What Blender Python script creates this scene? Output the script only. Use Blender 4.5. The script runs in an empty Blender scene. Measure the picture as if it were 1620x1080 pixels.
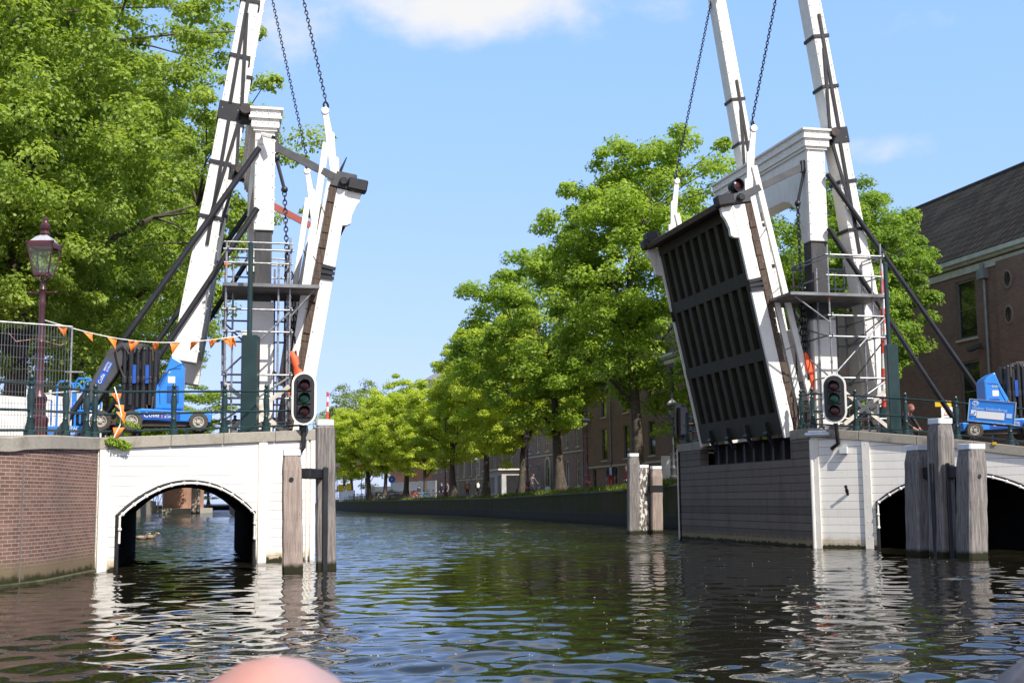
import bpy, math, random
import numpy as np
from mathutils import Vector, Matrix
R_ = math.radians
random.seed(7)
SC = bpy.context.scene
# ------------------------------------------------------------------ camera
F = 2000.0; PITCH = math.atan(250/F); ROLL = .010; EYE = 1.35
fw = Vector((0, math.cos(PITCH), math.sin(PITCH)))
_u = Vector((0, -math.sin(PITCH), math.cos(PITCH))); _r = Vector((1, 0, 0))
rt = _r*math.cos(ROLL) - _u*math.sin(ROLL); up = _u*math.cos(ROLL) + _r*math.sin(ROLL)
cam = bpy.data.cameras.new("camera"); co = bpy.data.objects.new("camera", cam)
SC.collection.objects.link(co); SC.camera = co
cam.sensor_width = 36; cam.lens = F/1620*36; cam.clip_start = .05; cam.clip_end = 5000
m3 = Matrix((rt, up, -fw)).transposed()
co.matrix_world = Matrix.Translation((0, 0, EYE)) @ m3.to_4x4()
cam.dof.use_dof = True; cam.dof.focus_distance = 34; cam.dof.aperture_fstop = 13
# ------------------------------------------------------------------ light
SUN_AZ = R_(140); SUN_EL = R_(48)
w = bpy.data.worlds.new("World"); SC.world = w; w.use_nodes = True
SC.view_settings.view_transform = 'Standard'; SC.view_settings.look = 'None'
SC.view_settings.exposure = 0.55; SC.view_settings.gamma = 1
def build_world():
    N = w.node_tree.nodes; Lk = w.node_tree.links; N.clear()
    out = N.new('ShaderNodeOutputWorld'); bg = N.new('ShaderNodeBackground')
    bg.inputs[1].default_value = .13
    sky = N.new('ShaderNodeTexSky'); sky.sky_type = 'NISHITA'; sky.sun_disc = False
    sky.sun_elevation = SUN_EL; sky.sun_rotation = SUN_AZ
    sky.air_density = 1.0; sky.dust_density = .6; sky.ozone_density = 2.0
    geo = N.new('ShaderNodeTexCoord'); sep = N.new('ShaderNodeSeparateXYZ')
    Lk.new(geo.outputs['Generated'], sep.inputs[0])
    def M(op, a, b=None, c=None, clamp=False):
        n = N.new('ShaderNodeMath'); n.operation = op; n.use_clamp = clamp
        for i, x in enumerate((a, b, c)):
            if x is None: continue
            if isinstance(x, (int, float)): n.inputs[i].default_value = x
            else: Lk.new(x, n.inputs[i])
        return n.outputs[0]
    az = M('ARCTAN2', sep.outputs[0], sep.outputs[1]); el = M('ARCSINE', sep.outputs[2])
    noi = N.new('ShaderNodeTexNoise'); noi.inputs['Scale'].default_value = 9; noi.inputs['Detail'].default_value = 8
    noi.inputs['Roughness'].default_value = .55
    mp = N.new('ShaderNodeMapping'); mp.inputs['Scale'].default_value = (1, 1, 1.7)
    Lk.new(geo.outputs['Generated'], mp.inputs[0]); Lk.new(mp.outputs[0], noi.inputs[0])
    total = None
    def pix(u, v):
        d = (fw + rt*(u-810)/F + up*(540-v)/F).normalized()
        return math.atan2(d.x, d.y), math.asin(d.z)
    for (u, v, ru, rv, amp) in CLOUDS:
        a0, e0 = pix(u, v)
        da = M('DIVIDE', M('SUBTRACT', az, a0), ru/F); de = M('DIVIDE', M('SUBTRACT', el, e0), rv/F)
        r2 = M('ADD', M('MULTIPLY', da, da), M('MULTIPLY', de, de))
        blob = M('MULTIPLY', M('SUBTRACT', 1, r2), amp)
        blob = M('MAXIMUM', blob, -1)
        total = blob if total is None else M('MAXIMUM', total, blob)
    back = M('SUBTRACT', M('MULTIPLY', sep.outputs[1], -1.6), .25); back = M('MINIMUM', back, .75); total = M('MAXIMUM', total, back)  # unseen clouds behind the camera, added to take blue out of the ambient light
    dens = M('ADD', total, M('MULTIPLY', M('SUBTRACT', noi.outputs[0], .5), 3.2))
    dens = M('MULTIPLY', dens, .85, clamp=True)
    sm = N.new('ShaderNodeMapRange'); sm.interpolation_type = 'SMOOTHSTEP'
    sm.inputs[3].default_value = 0; sm.inputs[4].default_value = .93
    Lk.new(dens, sm.inputs[0])
    tint = N.new('ShaderNodeMix'); tint.data_type = 'RGBA'; tint.blend_type = 'MULTIPLY'
    tint.inputs[0].default_value = 1; tint.inputs[7].default_value = SKYTINT
    sp = N.new('ShaderNodeSeparateColor'); cb = N.new('ShaderNodeCombineColor'); Lk.new(sky.outputs[0], sp.inputs[0])
    for i, (pw, k) in enumerate(SKYCURVE): Lk.new(M('MULTIPLY', M('POWER', M('MULTIPLY', sp.outputs[i], .13), pw), k/.13), cb.inputs[i])
    Lk.new(cb.outputs[0], tint.inputs[6])
    mix = N.new('ShaderNodeMix'); mix.data_type = 'RGBA'
    mix.inputs[7].default_value = CLOUDCOL
    Lk.new(sm.outputs[0], mix.inputs[0]); Lk.new(tint.outputs[2], mix.inputs[6])
    gz = N.new('ShaderNodeMapRange'); gz.interpolation_type = 'SMOOTHSTEP'; Lk.new(el, gz.inputs[0])
    gz.inputs[1].default_value = R_(22); gz.inputs[2].default_value = R_(60); gz.inputs[3].default_value = .13; gz.inputs[4].default_value = .065
    Lk.new(gz.outputs[0], bg.inputs[1])
    Lk.new(mix.outputs[2], bg.inputs[0]); Lk.new(bg.outputs[0], out.inputs[0])
CLOUDS = [(760, 10, 230, 95, 1.0), (640, -60, 420, 90, .8), (470, 40, 95, 80, .38), (1415, 232, 95, 34, .75), (1000, -5, 150, 40, .6),
          (-900, -300, 700, 160, .7), (2600, -200, 800, 150, .7), (400, -900, 900, 200, .5)]
SKYTINT = (1, 1, 1, 1); CLOUDCOL = (5.1, 5.0, 4.85, 1)
SKYCURVE = ((.47, .55), (.28, .60), (.36, 1.02))
build_world()
sun = bpy.data.lights.new("sun", 'SUN'); so = bpy.data.objects.new("sun", sun); SC.collection.objects.link(so)
sun.energy = 4.9; sun.angle = R_(.53); sun.color = (1, .945, .85)
sd = Vector((math.sin(SUN_AZ)*math.cos(SUN_EL), math.cos(SUN_AZ)*math.cos(SUN_EL), math.sin(SUN_EL)))
so.rotation_euler = sd.to_track_quat('Z', 'Y').to_euler()
# ------------------------------------------------------------------ projection helpers (pixel of the photo -> point on a real plane)
CAM = Vector((0, 0, EYE))
def ray(u, v): return fw + rt*(u-810)/F + up*(540-v)/F
def onz(u, v, z):
    d = ray(u, v); return CAM + d*((z-EYE)/d.z)
def onplane(u, v, p, n):
    d = ray(u, v); return CAM + d*((Vector(p)-CAM).dot(n)/d.dot(n))
def aty(u, v, y):
    d = ray(u, v); return CAM + d*(y/d.y)
A = ray(330, 795.); A.z = 0; A.normalize()
C = Vector((A.y, -A.x, 0)); Z = Vector((0, 0, 1))
L0 = onz(497, 885, 0); R0 = onz(1290, 867, 0)
def PL(s, t, z): return L0 + C*s + A*t + Z*z
def PR(s, t, z): return R0 + C*s + A*t + Z*z
def szL(u, v, t):
    p = onplane(u, v, L0+A*t, A); return ((p-L0).dot(C), p.z)
def szR(u, v, t):
    p = onplane(u, v, R0+A*t, A); return ((p-R0).dot(C), p.z)
# ------------------------------------------------------------------ object helpers
COL = SC.collection
def tag(o, label=None, cat=None, group=None, kind=None):
    if label: o['label'] = label
    if cat: o['category'] = cat
    if group: o['group'] = group
    if kind: o['kind'] = kind
    return o
def thing(name, label, cat, loc=(0, 0, 0), rz=0, group=None):
    o = bpy.data.objects.new(name, None); COL.objects.link(o)
    o.empty_display_size = .2
    o.location = loc; o.rotation_euler = (0, 0, rz)
    return tag(o, label, cat, group)
def wloc(o):
    p = Vector((0, 0, 0))
    while o is not None: p += o.location; o = o.parent
    return p
def kids(o): return [c for c in bpy.data.objects if c.parent == o]
def copy_tree(o, parent=None, ch=None):
    if ch is None:
        ch = {}
        for c in bpy.data.objects:
            if c.parent is not None: ch.setdefault(c.parent.name, []).append(c)
    c = o.copy(); COL.objects.link(c); c.parent = parent
    for k in ch.get(o.name, []): copy_tree(k, c, ch)
    return c
class MB:
    def __init__(s): s.v = []; s.f = []; s.mi = []; s.m = 0
    def add(s, vs, fs):
        o = len(s.v); s.v += [tuple(x) for x in vs]
        s.f += [tuple(i+o for i in f) for f in fs]; s.mi += [s.m]*len(fs); return s
    def box(s, c, size, ax=None):
        c = Vector(c); X, Y, W = ax if ax else (Vector((1, 0, 0)), Vector((0, 1, 0)), Z)
        X = X*size[0]/2; Y = Y*size[1]/2; W = W*size[2]/2
        vs = [c+X*i+Y*j+W*k for k in (-1, 1) for j in (-1, 1) for i in (-1, 1)]
        return s.add(vs, [(0, 2, 3, 1), (4, 5, 7, 6), (0, 1, 5, 4), (2, 6, 7, 3), (0, 4, 6, 2), (1, 3, 7, 5)])
    def bar(s, p, q, wd, h, upv=Z):
        p = Vector(p); q = Vector(q); d = (q-p); l = d.length; d.normalize()
        x = d.cross(upv)
        if x.length < 1e-4: x = d.cross(Vector((1, 0, 0)))
        x.normalize(); y = x.cross(d)
        return s.box((p+q)/2, (wd, l, h), (x, d, y))
    def tube(s, pts, r, seg=8, caps=True):
        pts = [Vector(p) for p in pts]; n = len(pts)
        rs = r if isinstance(r, (list, tuple)) else [r]*n
        vs = []; fs = []; px = None
        for i, p in enumerate(pts):
            d = (pts[min(i+1, n-1)]-pts[max(i-1, 0)]).normalized()
            if px is None:
                x = d.cross(Z)
                if x.length < .05: x = d.cross(Vector((1, 0, 0)))
            else: x = px - d*px.dot(d)
            x.normalize(); px = x; y = d.cross(x)
            for k in range(seg):
                a = 2*math.pi*k/seg; vs.append(p+(x*math.cos(a)+y*math.sin(a))*rs[i])
        for i in range(n-1):
            for k in range(seg):
                k2 = (k+1) % seg; fs.append((i*seg+k, i*seg+k2, (i+1)*seg+k2, (i+1)*seg+k))
        if caps: fs += [tuple(range(seg-1, -1, -1)), tuple(range((n-1)*seg, n*seg))]
        return s.add(vs, fs)
    def lathe(s, c, prof, seg=16, ax=None, rot=0):
        c = Vector(c); X, Y, W = ax if ax else (Vector((1, 0, 0)), Vector((0, 1, 0)), Z)
        vs = []; fs = []; n = len(prof)
        for (r, z) in prof:
            for k in range(seg):
                a = 2*math.pi*k/seg+rot; vs.append(c+(X*math.cos(a)+Y*math.sin(a))*r+W*z)
        for i in range(n-1):
            for k in range(seg):
                k2 = (k+1) % seg; fs.append((i*seg+k, i*seg+k2, (i+1)*seg+k2, (i+1)*seg+k))
        fs += [tuple(range(seg-1, -1, -1)), tuple(range((n-1)*seg, n*seg))]
        return s.add(vs, fs)
    def prism(s, poly, vec):
        vec = Vector(vec); n = len(poly); vs = [Vector(p) for p in poly]+[Vector(p)+vec for p in poly]
        fs = [tuple(range(n-1, -1, -1)), tuple(range(n, 2*n))]
        for i in range(n):
            j = (i+1) % n; fs.append((i, j, n+j, n+i))
        # keep normals outward
        nrm = Vector((0, 0, 0))
        for i in range(n): nrm += vs[i].cross(vs[(i+1) % n])
        if nrm.dot(vec) < 0: fs = [tuple(reversed(f)) for f in fs]
        return s.add(vs, fs)
    def ball(s, c, r, seg=10, rings=7, sc=(1, 1, 1), ax=None):
        c = Vector(c); X, Y, W = ax if ax else (Vector((1, 0, 0)), Vector((0, 1, 0)), Z)
        vs = []; fs = []
        for i in range(rings+1):
            th = math.pi*i/rings
            for k in range(seg):
                a = 2*math.pi*k/seg
                vs.append(c+X*(r*sc[0]*math.sin(th)*math.cos(a))+Y*(r*sc[1]*math.sin(th)*math.sin(a))+W*(r*sc[2]*math.cos(th)))
        for i in range(rings):
            for k in range(seg):
                k2 = (k+1) % seg; fs.append((i*seg+k, (i+1)*seg+k, (i+1)*seg+k2, i*seg+k2))
        return s.add(vs, fs)
    def torus(s, c, R, r, ax, seg=16, sub=6, sx=1):
        c = Vector(c); X, Y, W = ax; vs = []; fs = []
        for i in range(seg):
            a = 2*math.pi*i/seg; e = X*math.cos(a)*sx+Y*math.sin(a)
            for k in range(sub):
                b = 2*math.pi*k/sub; vs.append(c+e*R+e.normalized()*r*math.cos(b)+W*r*math.sin(b))
        for i in range(seg):
            for k in range(sub):
                i2 = (i+1) % seg; k2 = (k+1) % sub
                fs.append((i*sub+k, i2*sub+k, i2*sub+k2, i*sub+k2))
        return s.add(vs, fs)
    def grid(s, rows):
        n = len(rows[0]); vs = [p for r in rows for p in r]
        return s.add(vs, [(i*n+j, i*n+j+1, (i+1)*n+j+1, (i+1)*n+j) for i in range(len(rows)-1) for j in range(n-1)])
    def text(s, body, origin, right, upv, size, depth=.004, align='CENTER'):
        cu = bpy.data.curves.new('lettering', 'FONT'); cu.body = body; cu.size = size; cu.extrude = depth
        cu.align_x = align; cu.align_y = 'CENTER'; cu.resolution_u = 2
        ob = bpy.data.objects.new('lettering', cu); COL.objects.link(ob)
        dg = bpy.context.evaluated_depsgraph_get(); me = bpy.data.meshes.new_from_object(ob.evaluated_get(dg))
        right = Vector(right).normalized(); upv = Vector(upv).normalized(); n = right.cross(upv)
        o = Vector(origin)
        s.add([o+right*v.co.x+upv*v.co.y+n*v.co.z for v in me.vertices], [tuple(p.vertices) for p in me.polygons])
        bpy.data.objects.remove(ob); bpy.data.curves.remove(cu); bpy.data.meshes.remove(me)
        return s
    def build(s, name, mats, parent=None, smooth=False, bevel=0, seg=1):
        me = bpy.data.meshes.new(name)
        off = wloc(parent) if parent is not None else Vector((0, 0, 0))
        V = np.array(s.v, dtype=float).reshape(-1, 3)
        me.from_pydata((V-np.array(off)).tolist(), [], s.f)
        if not isinstance(mats, (list, tuple)): mats = [mats]
        for m in mats: me.materials.append(m)
        if len(mats) > 1: me.polygons.foreach_set('material_index', s.mi)
        uv = me.uv_layers.new(name='uv'); me.update()
        data = np.zeros(len(me.loops)*2)
        for p in me.polygons:
            n = p.normal
            h = math.hypot(n.x, n.y)
            for li, vi in zip(p.loop_indices, p.vertices):
                x, y, z = V[vi]
                if h < .35: data[2*li] = x; data[2*li+1] = y
                else: data[2*li] = (-n.y*x+n.x*y)/h; data[2*li+1] = z
        uv.data.foreach_set('uv', data)
        if smooth:
            me.polygons.foreach_set('use_smooth', [True]*len(me.polygons))
            me.set_sharp_from_angle(angle=R_(40))
        o = bpy.data.objects.new(name, me); COL.objects.link(o); o.parent = parent
        if bevel:
            b = o.modifiers.new('bevel', 'BEVEL'); b.width = bevel; b.segments = seg; b.limit_method = 'ANGLE'; b.angle_limit = R_(40)
        return o
def struct(o): o['kind'] = 'structure'; return o
def lerp(a, b, t): return a+(b-a)*t
# ------------------------------------------------------------------ materials
MATS = {}
def base_mat(name):
    m = bpy.data.materials.new(name); m.use_nodes = True; m.node_tree.nodes.clear(); return m
class NT:
    def __init__(s, m): s.t = m.node_tree; s.N = s.t.nodes; s.L = s.t.links
    def n(s, t, **k):
        x = s.N.new(t)
        for a, b in k.items(): setattr(x, a, b)
        return x
    def set(s, sock, v):
        if isinstance(v, bpy.types.NodeSocket): s.L.new(v, sock)
        else: sock.default_value = v
    def math(s, op, a, b=0., clamp=False):
        x = s.n('ShaderNodeMath', operation=op, use_clamp=clamp); s.set(x.inputs[0], a); s.set(x.inputs[1], b); return x.outputs[0]
    def mix(s, f, a, b, blend='MIX'):
        x = s.n('ShaderNodeMix', data_type='RGBA', blend_type=blend)
        s.set(x.inputs[0], f); s.set(x.inputs[6], a if isinstance(a, bpy.types.NodeSocket) else (*a[:3], 1)); s.set(x.inputs[7], b if isinstance(b, bpy.types.NodeSocket) else (*b[:3], 1)); return x.outputs[2]
    def noise(s, vec, scale, detail=4, rough=.55):
        x = s.n('ShaderNodeTexNoise'); s.set(x.inputs['Vector'], vec); x.inputs['Scale'].default_value = scale
        x.inputs['Detail'].default_value = detail; x.inputs['Roughness'].default_value = rough; return x.outputs[0]
    def ramp(s, f, a, b):
        x = s.n('ShaderNodeMapRange'); x.interpolation_type = 'SMOOTHSTEP'; s.set(x.inputs[0], f); x.inputs[1].default_value = a; x.inputs[2].default_value = b; return x.outputs[0]
    def mapv(s, vec, scale):
        x = s.n('ShaderNodeMapping'); s.set(x.inputs[0], vec); x.inputs['Scale'].default_value = scale; return x.outputs[0]
    def pos(s): return s.n('ShaderNodeNewGeometry').outputs['Position']
    def obj(s): return s.n('ShaderNodeTexCoord').outputs['Object']
    def uv(s): return s.n('ShaderNodeUVMap').outputs[0]
    def bump(s, h, strength=.4, dist=.02):
        x = s.n('ShaderNodeBump'); x.inputs['Strength'].default_value = strength; x.inputs['Distance'].default_value = dist; s.set(x.inputs['Height'], h); return x.outputs[0]
    def out(s, color, rough=.5, metal=0., normal=None, **k):
        b = s.n('ShaderNodeBsdfPrincipled'); o = s.n('ShaderNodeOutputMaterial')
        s.set(b.inputs['Base Color'], color if isinstance(color, bpy.types.NodeSocket) else (*color[:3], 1))
        s.set(b.inputs['Roughness'], rough); b.inputs['Metallic'].default_value = metal
        if normal is not None: s.L.new(normal, b.inputs['Normal'])
        for a, v in k.items(): b.inputs[a.replace('_', ' ')].default_value = v
        s.L.new(b.outputs[0], o.inputs[0]); return b
def paint(name, col, rough=.45, metal=0., var=.15, scale=3., dirt=None, dirt_amt=.35, bump=.0, **k):
    if name in MATS: return MATS[name]
    m = base_mat(name); t = NT(m); p = t.pos()
    n1 = t.noise(p, scale, 6, .6)
    c = t.mix(t.ramp(n1, .3, .75), [x*(1-var) for x in col], [min(1, x*(1+var)) for x in col])
    if dirt:
        n2 = t.noise(t.mapv(p, (2.2, 2.2, .6)), 1.7, 8, .7)
        c = t.mix(t.math('MULTIPLY', t.ramp(n2, .52, .78), dirt_amt), c, dirt)
    nr = t.bump(t.noise(p, 40, 3), bump, .01) if bump else None
    t.out(c, rough, metal, nr, **k); MATS[name] = m; return m
def planks(name, col, pitch=.203, slope=0., gap=(.03, .03, .03), rough=.5, var=.06, dirt=(.3, .27, .2), grain=0., algae=True, gapw=.05, dirt_amt=.25):
    m = base_mat(name); t = NT(m); uv = t.n('ShaderNodeSeparateXYZ'); t.set(uv.inputs[0], t.uv()); p = t.pos()
    v = t.math('ADD', uv.outputs[1], t.math('MULTIPLY', uv.outputs[0], slope))
    q = t.math('DIVIDE', v, pitch); fr = t.math('FRACT', q); fl = t.math('FLOOR', q)
    wn = t.n('ShaderNodeTexWhiteNoise', noise_dimensions='1D'); t.set(wn.inputs['W'], fl)
    g = t.math('LESS_THAN', fr, gapw)
    c = t.mix(wn.outputs[0], [x*(1-var) for x in col], [min(1, x*(1+var)) for x in col])
    n2 = t.noise(t.mapv(p, (1.5, 1.5, .5)), 2.2, 8, .7)
    c = t.mix(t.math('MULTIPLY', t.ramp(n2, .5, .8), dirt_amt), c, dirt)
    st = t.noise(t.mapv(p, (5, 5, .35)), 2.6, 5, .6); c = t.mix(t.math('MULTIPLY', t.ramp(st, .56, .74), dirt_amt*.8), c, dirt)
    sp = t.noise(p, 23, 2, .5); c = t.mix(t.math('MULTIPLY', t.ramp(sp, .70, .76), .45), c, [x*.45 for x in dirt])
    if grain:
        gn = t.noise(t.mapv(t.uv(), (1.2, 26, 26)), 2.5, 7, .7); c = t.mix(t.math('MULTIPLY', t.ramp(gn, .35, .75), grain), c, [x*.4 for x in col])
        big = t.noise(t.mapv(p, (1, 1, .35)), 1.1, 5); c = t.mix(t.math('MULTIPLY', t.ramp(big, .5, .75), grain), c, [x*.45 for x in col])
    c = t.mix(t.math('MULTIPLY', g, .85), c, gap)
    if algae:
        z = t.n('ShaderNodeSeparateXYZ'); t.set(z.inputs[0], p)
        e = t.math('ADD', z.outputs[2], t.math('MULTIPLY', t.math('SUBTRACT', t.noise(p, 7, 7, .7), .5), .34))
        c = t.mix(t.math('MULTIPLY', t.math('SUBTRACT', 1, t.ramp(e, .10, .34)), .8), c, (.36, .27, .13))
        c = t.mix(t.math('SUBTRACT', 1, t.ramp(e, .07, .11)), c, (.022, .021, .006))
    t.out(c, rough, 0, t.bump(t.math('SUBTRACT', 1, g), .5, .012)); return m
def brick(name, c1, c2, mortar, rough=.85, bw=.22, rh=.065, ms=.009, dirt=(.06, .055, .05), dirt_amt=.3, algae=False, moss=0, off=.5):
    m = base_mat(name); t = NT(m); b = t.n('ShaderNodeTexBrick'); b.offset = off
    t.set(b.inputs['Vector'], t.uv()); b.inputs['Scale'].default_value = 1
    b.inputs['Color1'].default_value = (*c1, 1); b.inputs['Color2'].default_value = (*c2, 1); b.inputs['Mortar'].default_value = (*mortar, 1)
    b.inputs['Brick Width'].default_value = bw; b.inputs['Row Height'].default_value = rh; b.inputs['Mortar Size'].default_value = ms
    b.inputs['Mortar Smooth'].default_value = .2; b.inputs['Bias'].default_value = -.1
    p = t.pos(); c = b.outputs[0]
    n2 = t.noise(p, .9, 8, .65); c = t.mix(t.math('MULTIPLY', t.ramp(n2, .42, .75), dirt_amt), c, dirt)
    n3 = t.noise(p, 14, 4, .6); c = t.mix(t.math('MULTIPLY', t.ramp(n3, .5, .8), .35), c, [x*1.25 for x in c1])
    z = t.n('ShaderNodeSeparateXYZ'); t.set(z.inputs[0], p)
    if algae:
        e = t.math('ADD', z.outputs[2], t.math('MULTIPLY', t.math('SUBTRACT', t.noise(p, 4, 5), .5), .3))
        c = t.mix(t.math('SUBTRACT', 1, t.ramp(e, .2, .5)), c, (.17, .13, .08))
        c = t.mix(t.math('SUBTRACT', 1, t.ramp(e, .08, .2)), c, (.03, .03, .012))
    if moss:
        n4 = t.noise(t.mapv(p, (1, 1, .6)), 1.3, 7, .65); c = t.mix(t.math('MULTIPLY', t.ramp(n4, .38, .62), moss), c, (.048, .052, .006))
    t.out(c, rough, 0, t.bump(b.outputs['Fac'], -.5, .008), Specular_IOR_Level=.15); return m
def stone(name, col, rough=.85, speck=.5, scale=3, stain=(.12, .115, .1), stain_amt=.5, joints=0):
    m = base_mat(name); t = NT(m); p = t.pos()
    c = t.mix(t.ramp(t.noise(p, 60, 3, .7), .35, .7), [x*(1-speck*.4) for x in col], [x*(1+speck*.4) for x in col])
    c = t.mix(t.math('MULTIPLY', t.ramp(t.noise(p, scale, 8, .7), .45, .75), stain_amt), c, stain)
    t.out(c, rough, 0, t.bump(t.noise(p, 35, 6, .7), .35, .01), Specular_IOR_Level=.2); return m
def timber(name, col, dark=.35, rough=.8, algae=True, flake=0):
    m = base_mat(name); t = NT(m); p = t.pos()
    gn = t.noise(t.mapv(p, (14, 14, .8)), 2.2, 8, .7)
    c = t.mix(t.ramp(gn, .3, .72), [x*dark for x in col], [x*1.15 for x in col])
    c = t.mix(t.math('MULTIPLY', t.ramp(t.noise(t.mapv(p, (2, 2, .5)), 1.6, 6, .65), .5, .75), .6), c, [x*.4 for x in col])
    cr = t.noise(t.mapv(p, (30, 30, 3.5)), 2.2, 3, .6); c = t.mix(t.ramp(cr, .66, .74), c, [x*.12 for x in col])
    if flake: c = t.mix(t.ramp(t.noise(t.mapv(p, (1.5, 1.5, .7)), 7, 6, .6), .47, .56), c, (.68, .66, .62))
    if algae:
        z = t.n('ShaderNodeSeparateXYZ'); t.set(z.inputs[0], p)
        e = t.math('ADD', z.outputs[2], t.math('MULTIPLY', t.math('SUBTRACT', t.noise(p, 9, 4), .5), .12))
        c = t.mix(t.math('SUBTRACT', 1, t.ramp(e, .1, .2)), c, (.02, .02, .008))
    t.out(c, rough, 0, t.bump(gn, .45, .01), Specular_IOR_Level=.25); return m
def foliage(name, dark, light, trans=.45):
    m = base_mat(name); t = NT(m)
    g = t.n('ShaderNodeNewGeometry'); rnd = g.outputs['Random Per Island']
    big = t.noise(g.outputs['Position'], .55, 3, .5)
    f = t.math('ADD', t.math('MULTIPLY', rnd, .65), t.math('MULTIPLY', t.ramp(big, .35, .65), .35))
    c = t.mix(f, dark, light)
    d = t.n('ShaderNodeBsdfPrincipled'); t.set(d.inputs['Base Color'], c); d.inputs['Roughness'].default_value = .5
    d.inputs['Specular IOR Level'].default_value = .3
    tr = t.n('ShaderNodeBsdfTranslucent'); t.set(tr.inputs[0], t.mix(1., c, (1.25, 1.2, .55), 'MULTIPLY'))
    mx = t.n('ShaderNodeMixShader'); mx.inputs[0].default_value = trans
    t.L.new(d.outputs[0], mx.inputs[1]); t.L.new(tr.outputs[0], mx.inputs[2])
    o = t.n('ShaderNodeOutputMaterial'); t.L.new(mx.outputs[0], o.inputs[0]); return m
def glass(name, tint=(.9, .95, .95), rough=.02, alpha=.35):
    m = base_mat(name); t = NT(m); g = t.n('ShaderNodeBsdfGlossy'); g.inputs['Roughness'].default_value = rough
    tr = t.n('ShaderNodeBsdfTransparent'); tr.inputs[0].default_value = (*tint, 1)
    mx = t.n('ShaderNodeMixShader'); mx.inputs[0].default_value = alpha
    t.L.new(tr.outputs[0], mx.inputs[1]); t.L.new(g.outputs[0], mx.inputs[2])
    o = t.n('ShaderNodeOutputMaterial'); t.L.new(mx.outputs[0], o.inputs[0]); return m
WHITE = paint('white_paint', (.80, .765, .70), .45, var=.05, dirt=(.36, .31, .23), dirt_amt=.42)
OFFW = paint('off_white_paint', (.74, .70, .63), .5, var=.05, dirt=(.35, .32, .26), dirt_amt=.3)
BLACK = paint('black_iron', (.016, .016, .019), .42, var=.3)
DGREY = paint('dark_grey_iron', (.055, .056, .062), .5, var=.25)
DTIMB = planks('dark_bare_timber', (.035, .034, .036), pitch=5, grain=.3, algae=False)
STEEL = paint('galvanised_steel', (.30, .305, .315), .45, .6, var=.3, scale=12)
STEELD = paint('worn_steel', (.2, .2, .21), .5, .6, var=.3)
BLUE = paint('blue_paint', (.024, .21, .66), .35, var=.1, dirt=(.07, .10, .15), dirt_amt=.45, Coat_Weight=.2)
GREEN = paint('dark_green_paint', (.012, .034, .034), .32, var=.2)
MAROON = paint('maroon_paint', (.060, .017, .020), .35, var=.25, dirt=(.16, .1, .1))
MAROON2 = paint('faded_maroon_paint', (.16, .055, .055), .45, var=.25, dirt=(.22, .15, .14))
ORANGE = paint('orange_fabric', (.86, .22, .03), .6, var=.1)
REDOR = paint('red_orange_fabric', (.85, .11, .03), .55, var=.15)
RUBBER = paint('tyre_rubber', (.06, .05, .042), .85, var=.3, dirt=(.26, .2, .14), dirt_amt=.8)
RIMG = paint('wheel_rim', (.42, .39, .34), .5, .1, var=.3)
YELLOW = paint('yellow_plate', (.75, .48, .02), .4)
RED = paint('red_paint', (.5, .03, .025), .4)
BARK = paint('bark', (.075, .06, .045), .9, var=.45, scale=6, dirt=(.10, .11, .04), dirt_amt=.5, bump=.6)
CONC = stone('coping_stone', (.33, .30, .25), stain=(.13, .12, .09), stain_amt=.75, scale=2.2)
CONC2 = stone('pale_stone', (.5, .46, .38), stain=(.2, .18, .13))
DARKIN = paint('near_black', (.005, .005, .005), .9, var=.3, Specular_IOR_Level=.05)  # even matt near-black for the arch barrels and rear walls
CLADL = planks('white_planks_cambered', (.84, .805, .74), slope=-.018)
CLADR = planks('white_planks', (.80, .765, .70))
PIERW = planks('grey_weathered_planks', (.20, .16, .133), pitch=.215, gap=(.004, .004, .004), gapw=.085, rough=.85, var=.2, dirt=(.06, .05, .042), grain=.5, dirt_amt=.6)
QBRICK = brick('quay_brick', (.155, .080, .060), (.235, .128, .096), (.34, .29, .245), ms=.0075, algae=True)
HBRICK = brick('dark_brown_brick', (.17, .095, .072), (.24, .135, .10), (.24, .20, .17), bw=.24, rh=.075, ms=.01)
HBRICK2 = brick('purple_brown_brick', (.22, .125, .11), (.30, .17, .15), (.30, .26, .23))
OBRICK = brick('orange_brick', (.36, .15, .08), (.44, .2, .11), (.4, .34, .28))
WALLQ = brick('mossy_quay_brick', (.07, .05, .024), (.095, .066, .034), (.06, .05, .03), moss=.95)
PILE = timber('weathered_pile', (.265, .238, .222))
PILEP = timber('pinkish_pile', (.36, .285, .245), dark=.6)
PILEF = timber('flaking_pile', (.2, .17, .15), flake=1)
CAPW = paint('pile_cap', (.72, .73, .75), .6, var=.06, dirt=(.4, .4, .4))
DECKT = timber('deck_timber', (.12, .085, .065), dark=.4, algae=False)
OLIVE = paint('olive_underframe', (.023, .021, .010), .55, var=.3, dirt=(.02, .018, .015))
RECESS = paint('black_recess', (.006, .006, .006), .8)
ASPH = stone('asphalt', (.07, .068, .066), stain=(.04, .04, .04))
PAVE = brick('paving', (.2, .14, .12), (.26, .19, .16), (.14, .13, .12), bw=.2, rh=.1)
GLASSW = paint('window_glass', (.012, .014, .016), .06, var=.1, Specular_IOR_Level=.8)
FRAMEW = paint('window_frame_white', (.62, .61, .57), .45)
LGLASS = glass('lantern_glass', alpha=.1)
LENSR = paint('red_lens', (.045, .006, .006), .25); LENSG = paint('green_lens', (.006, .075, .04), .25)
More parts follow.
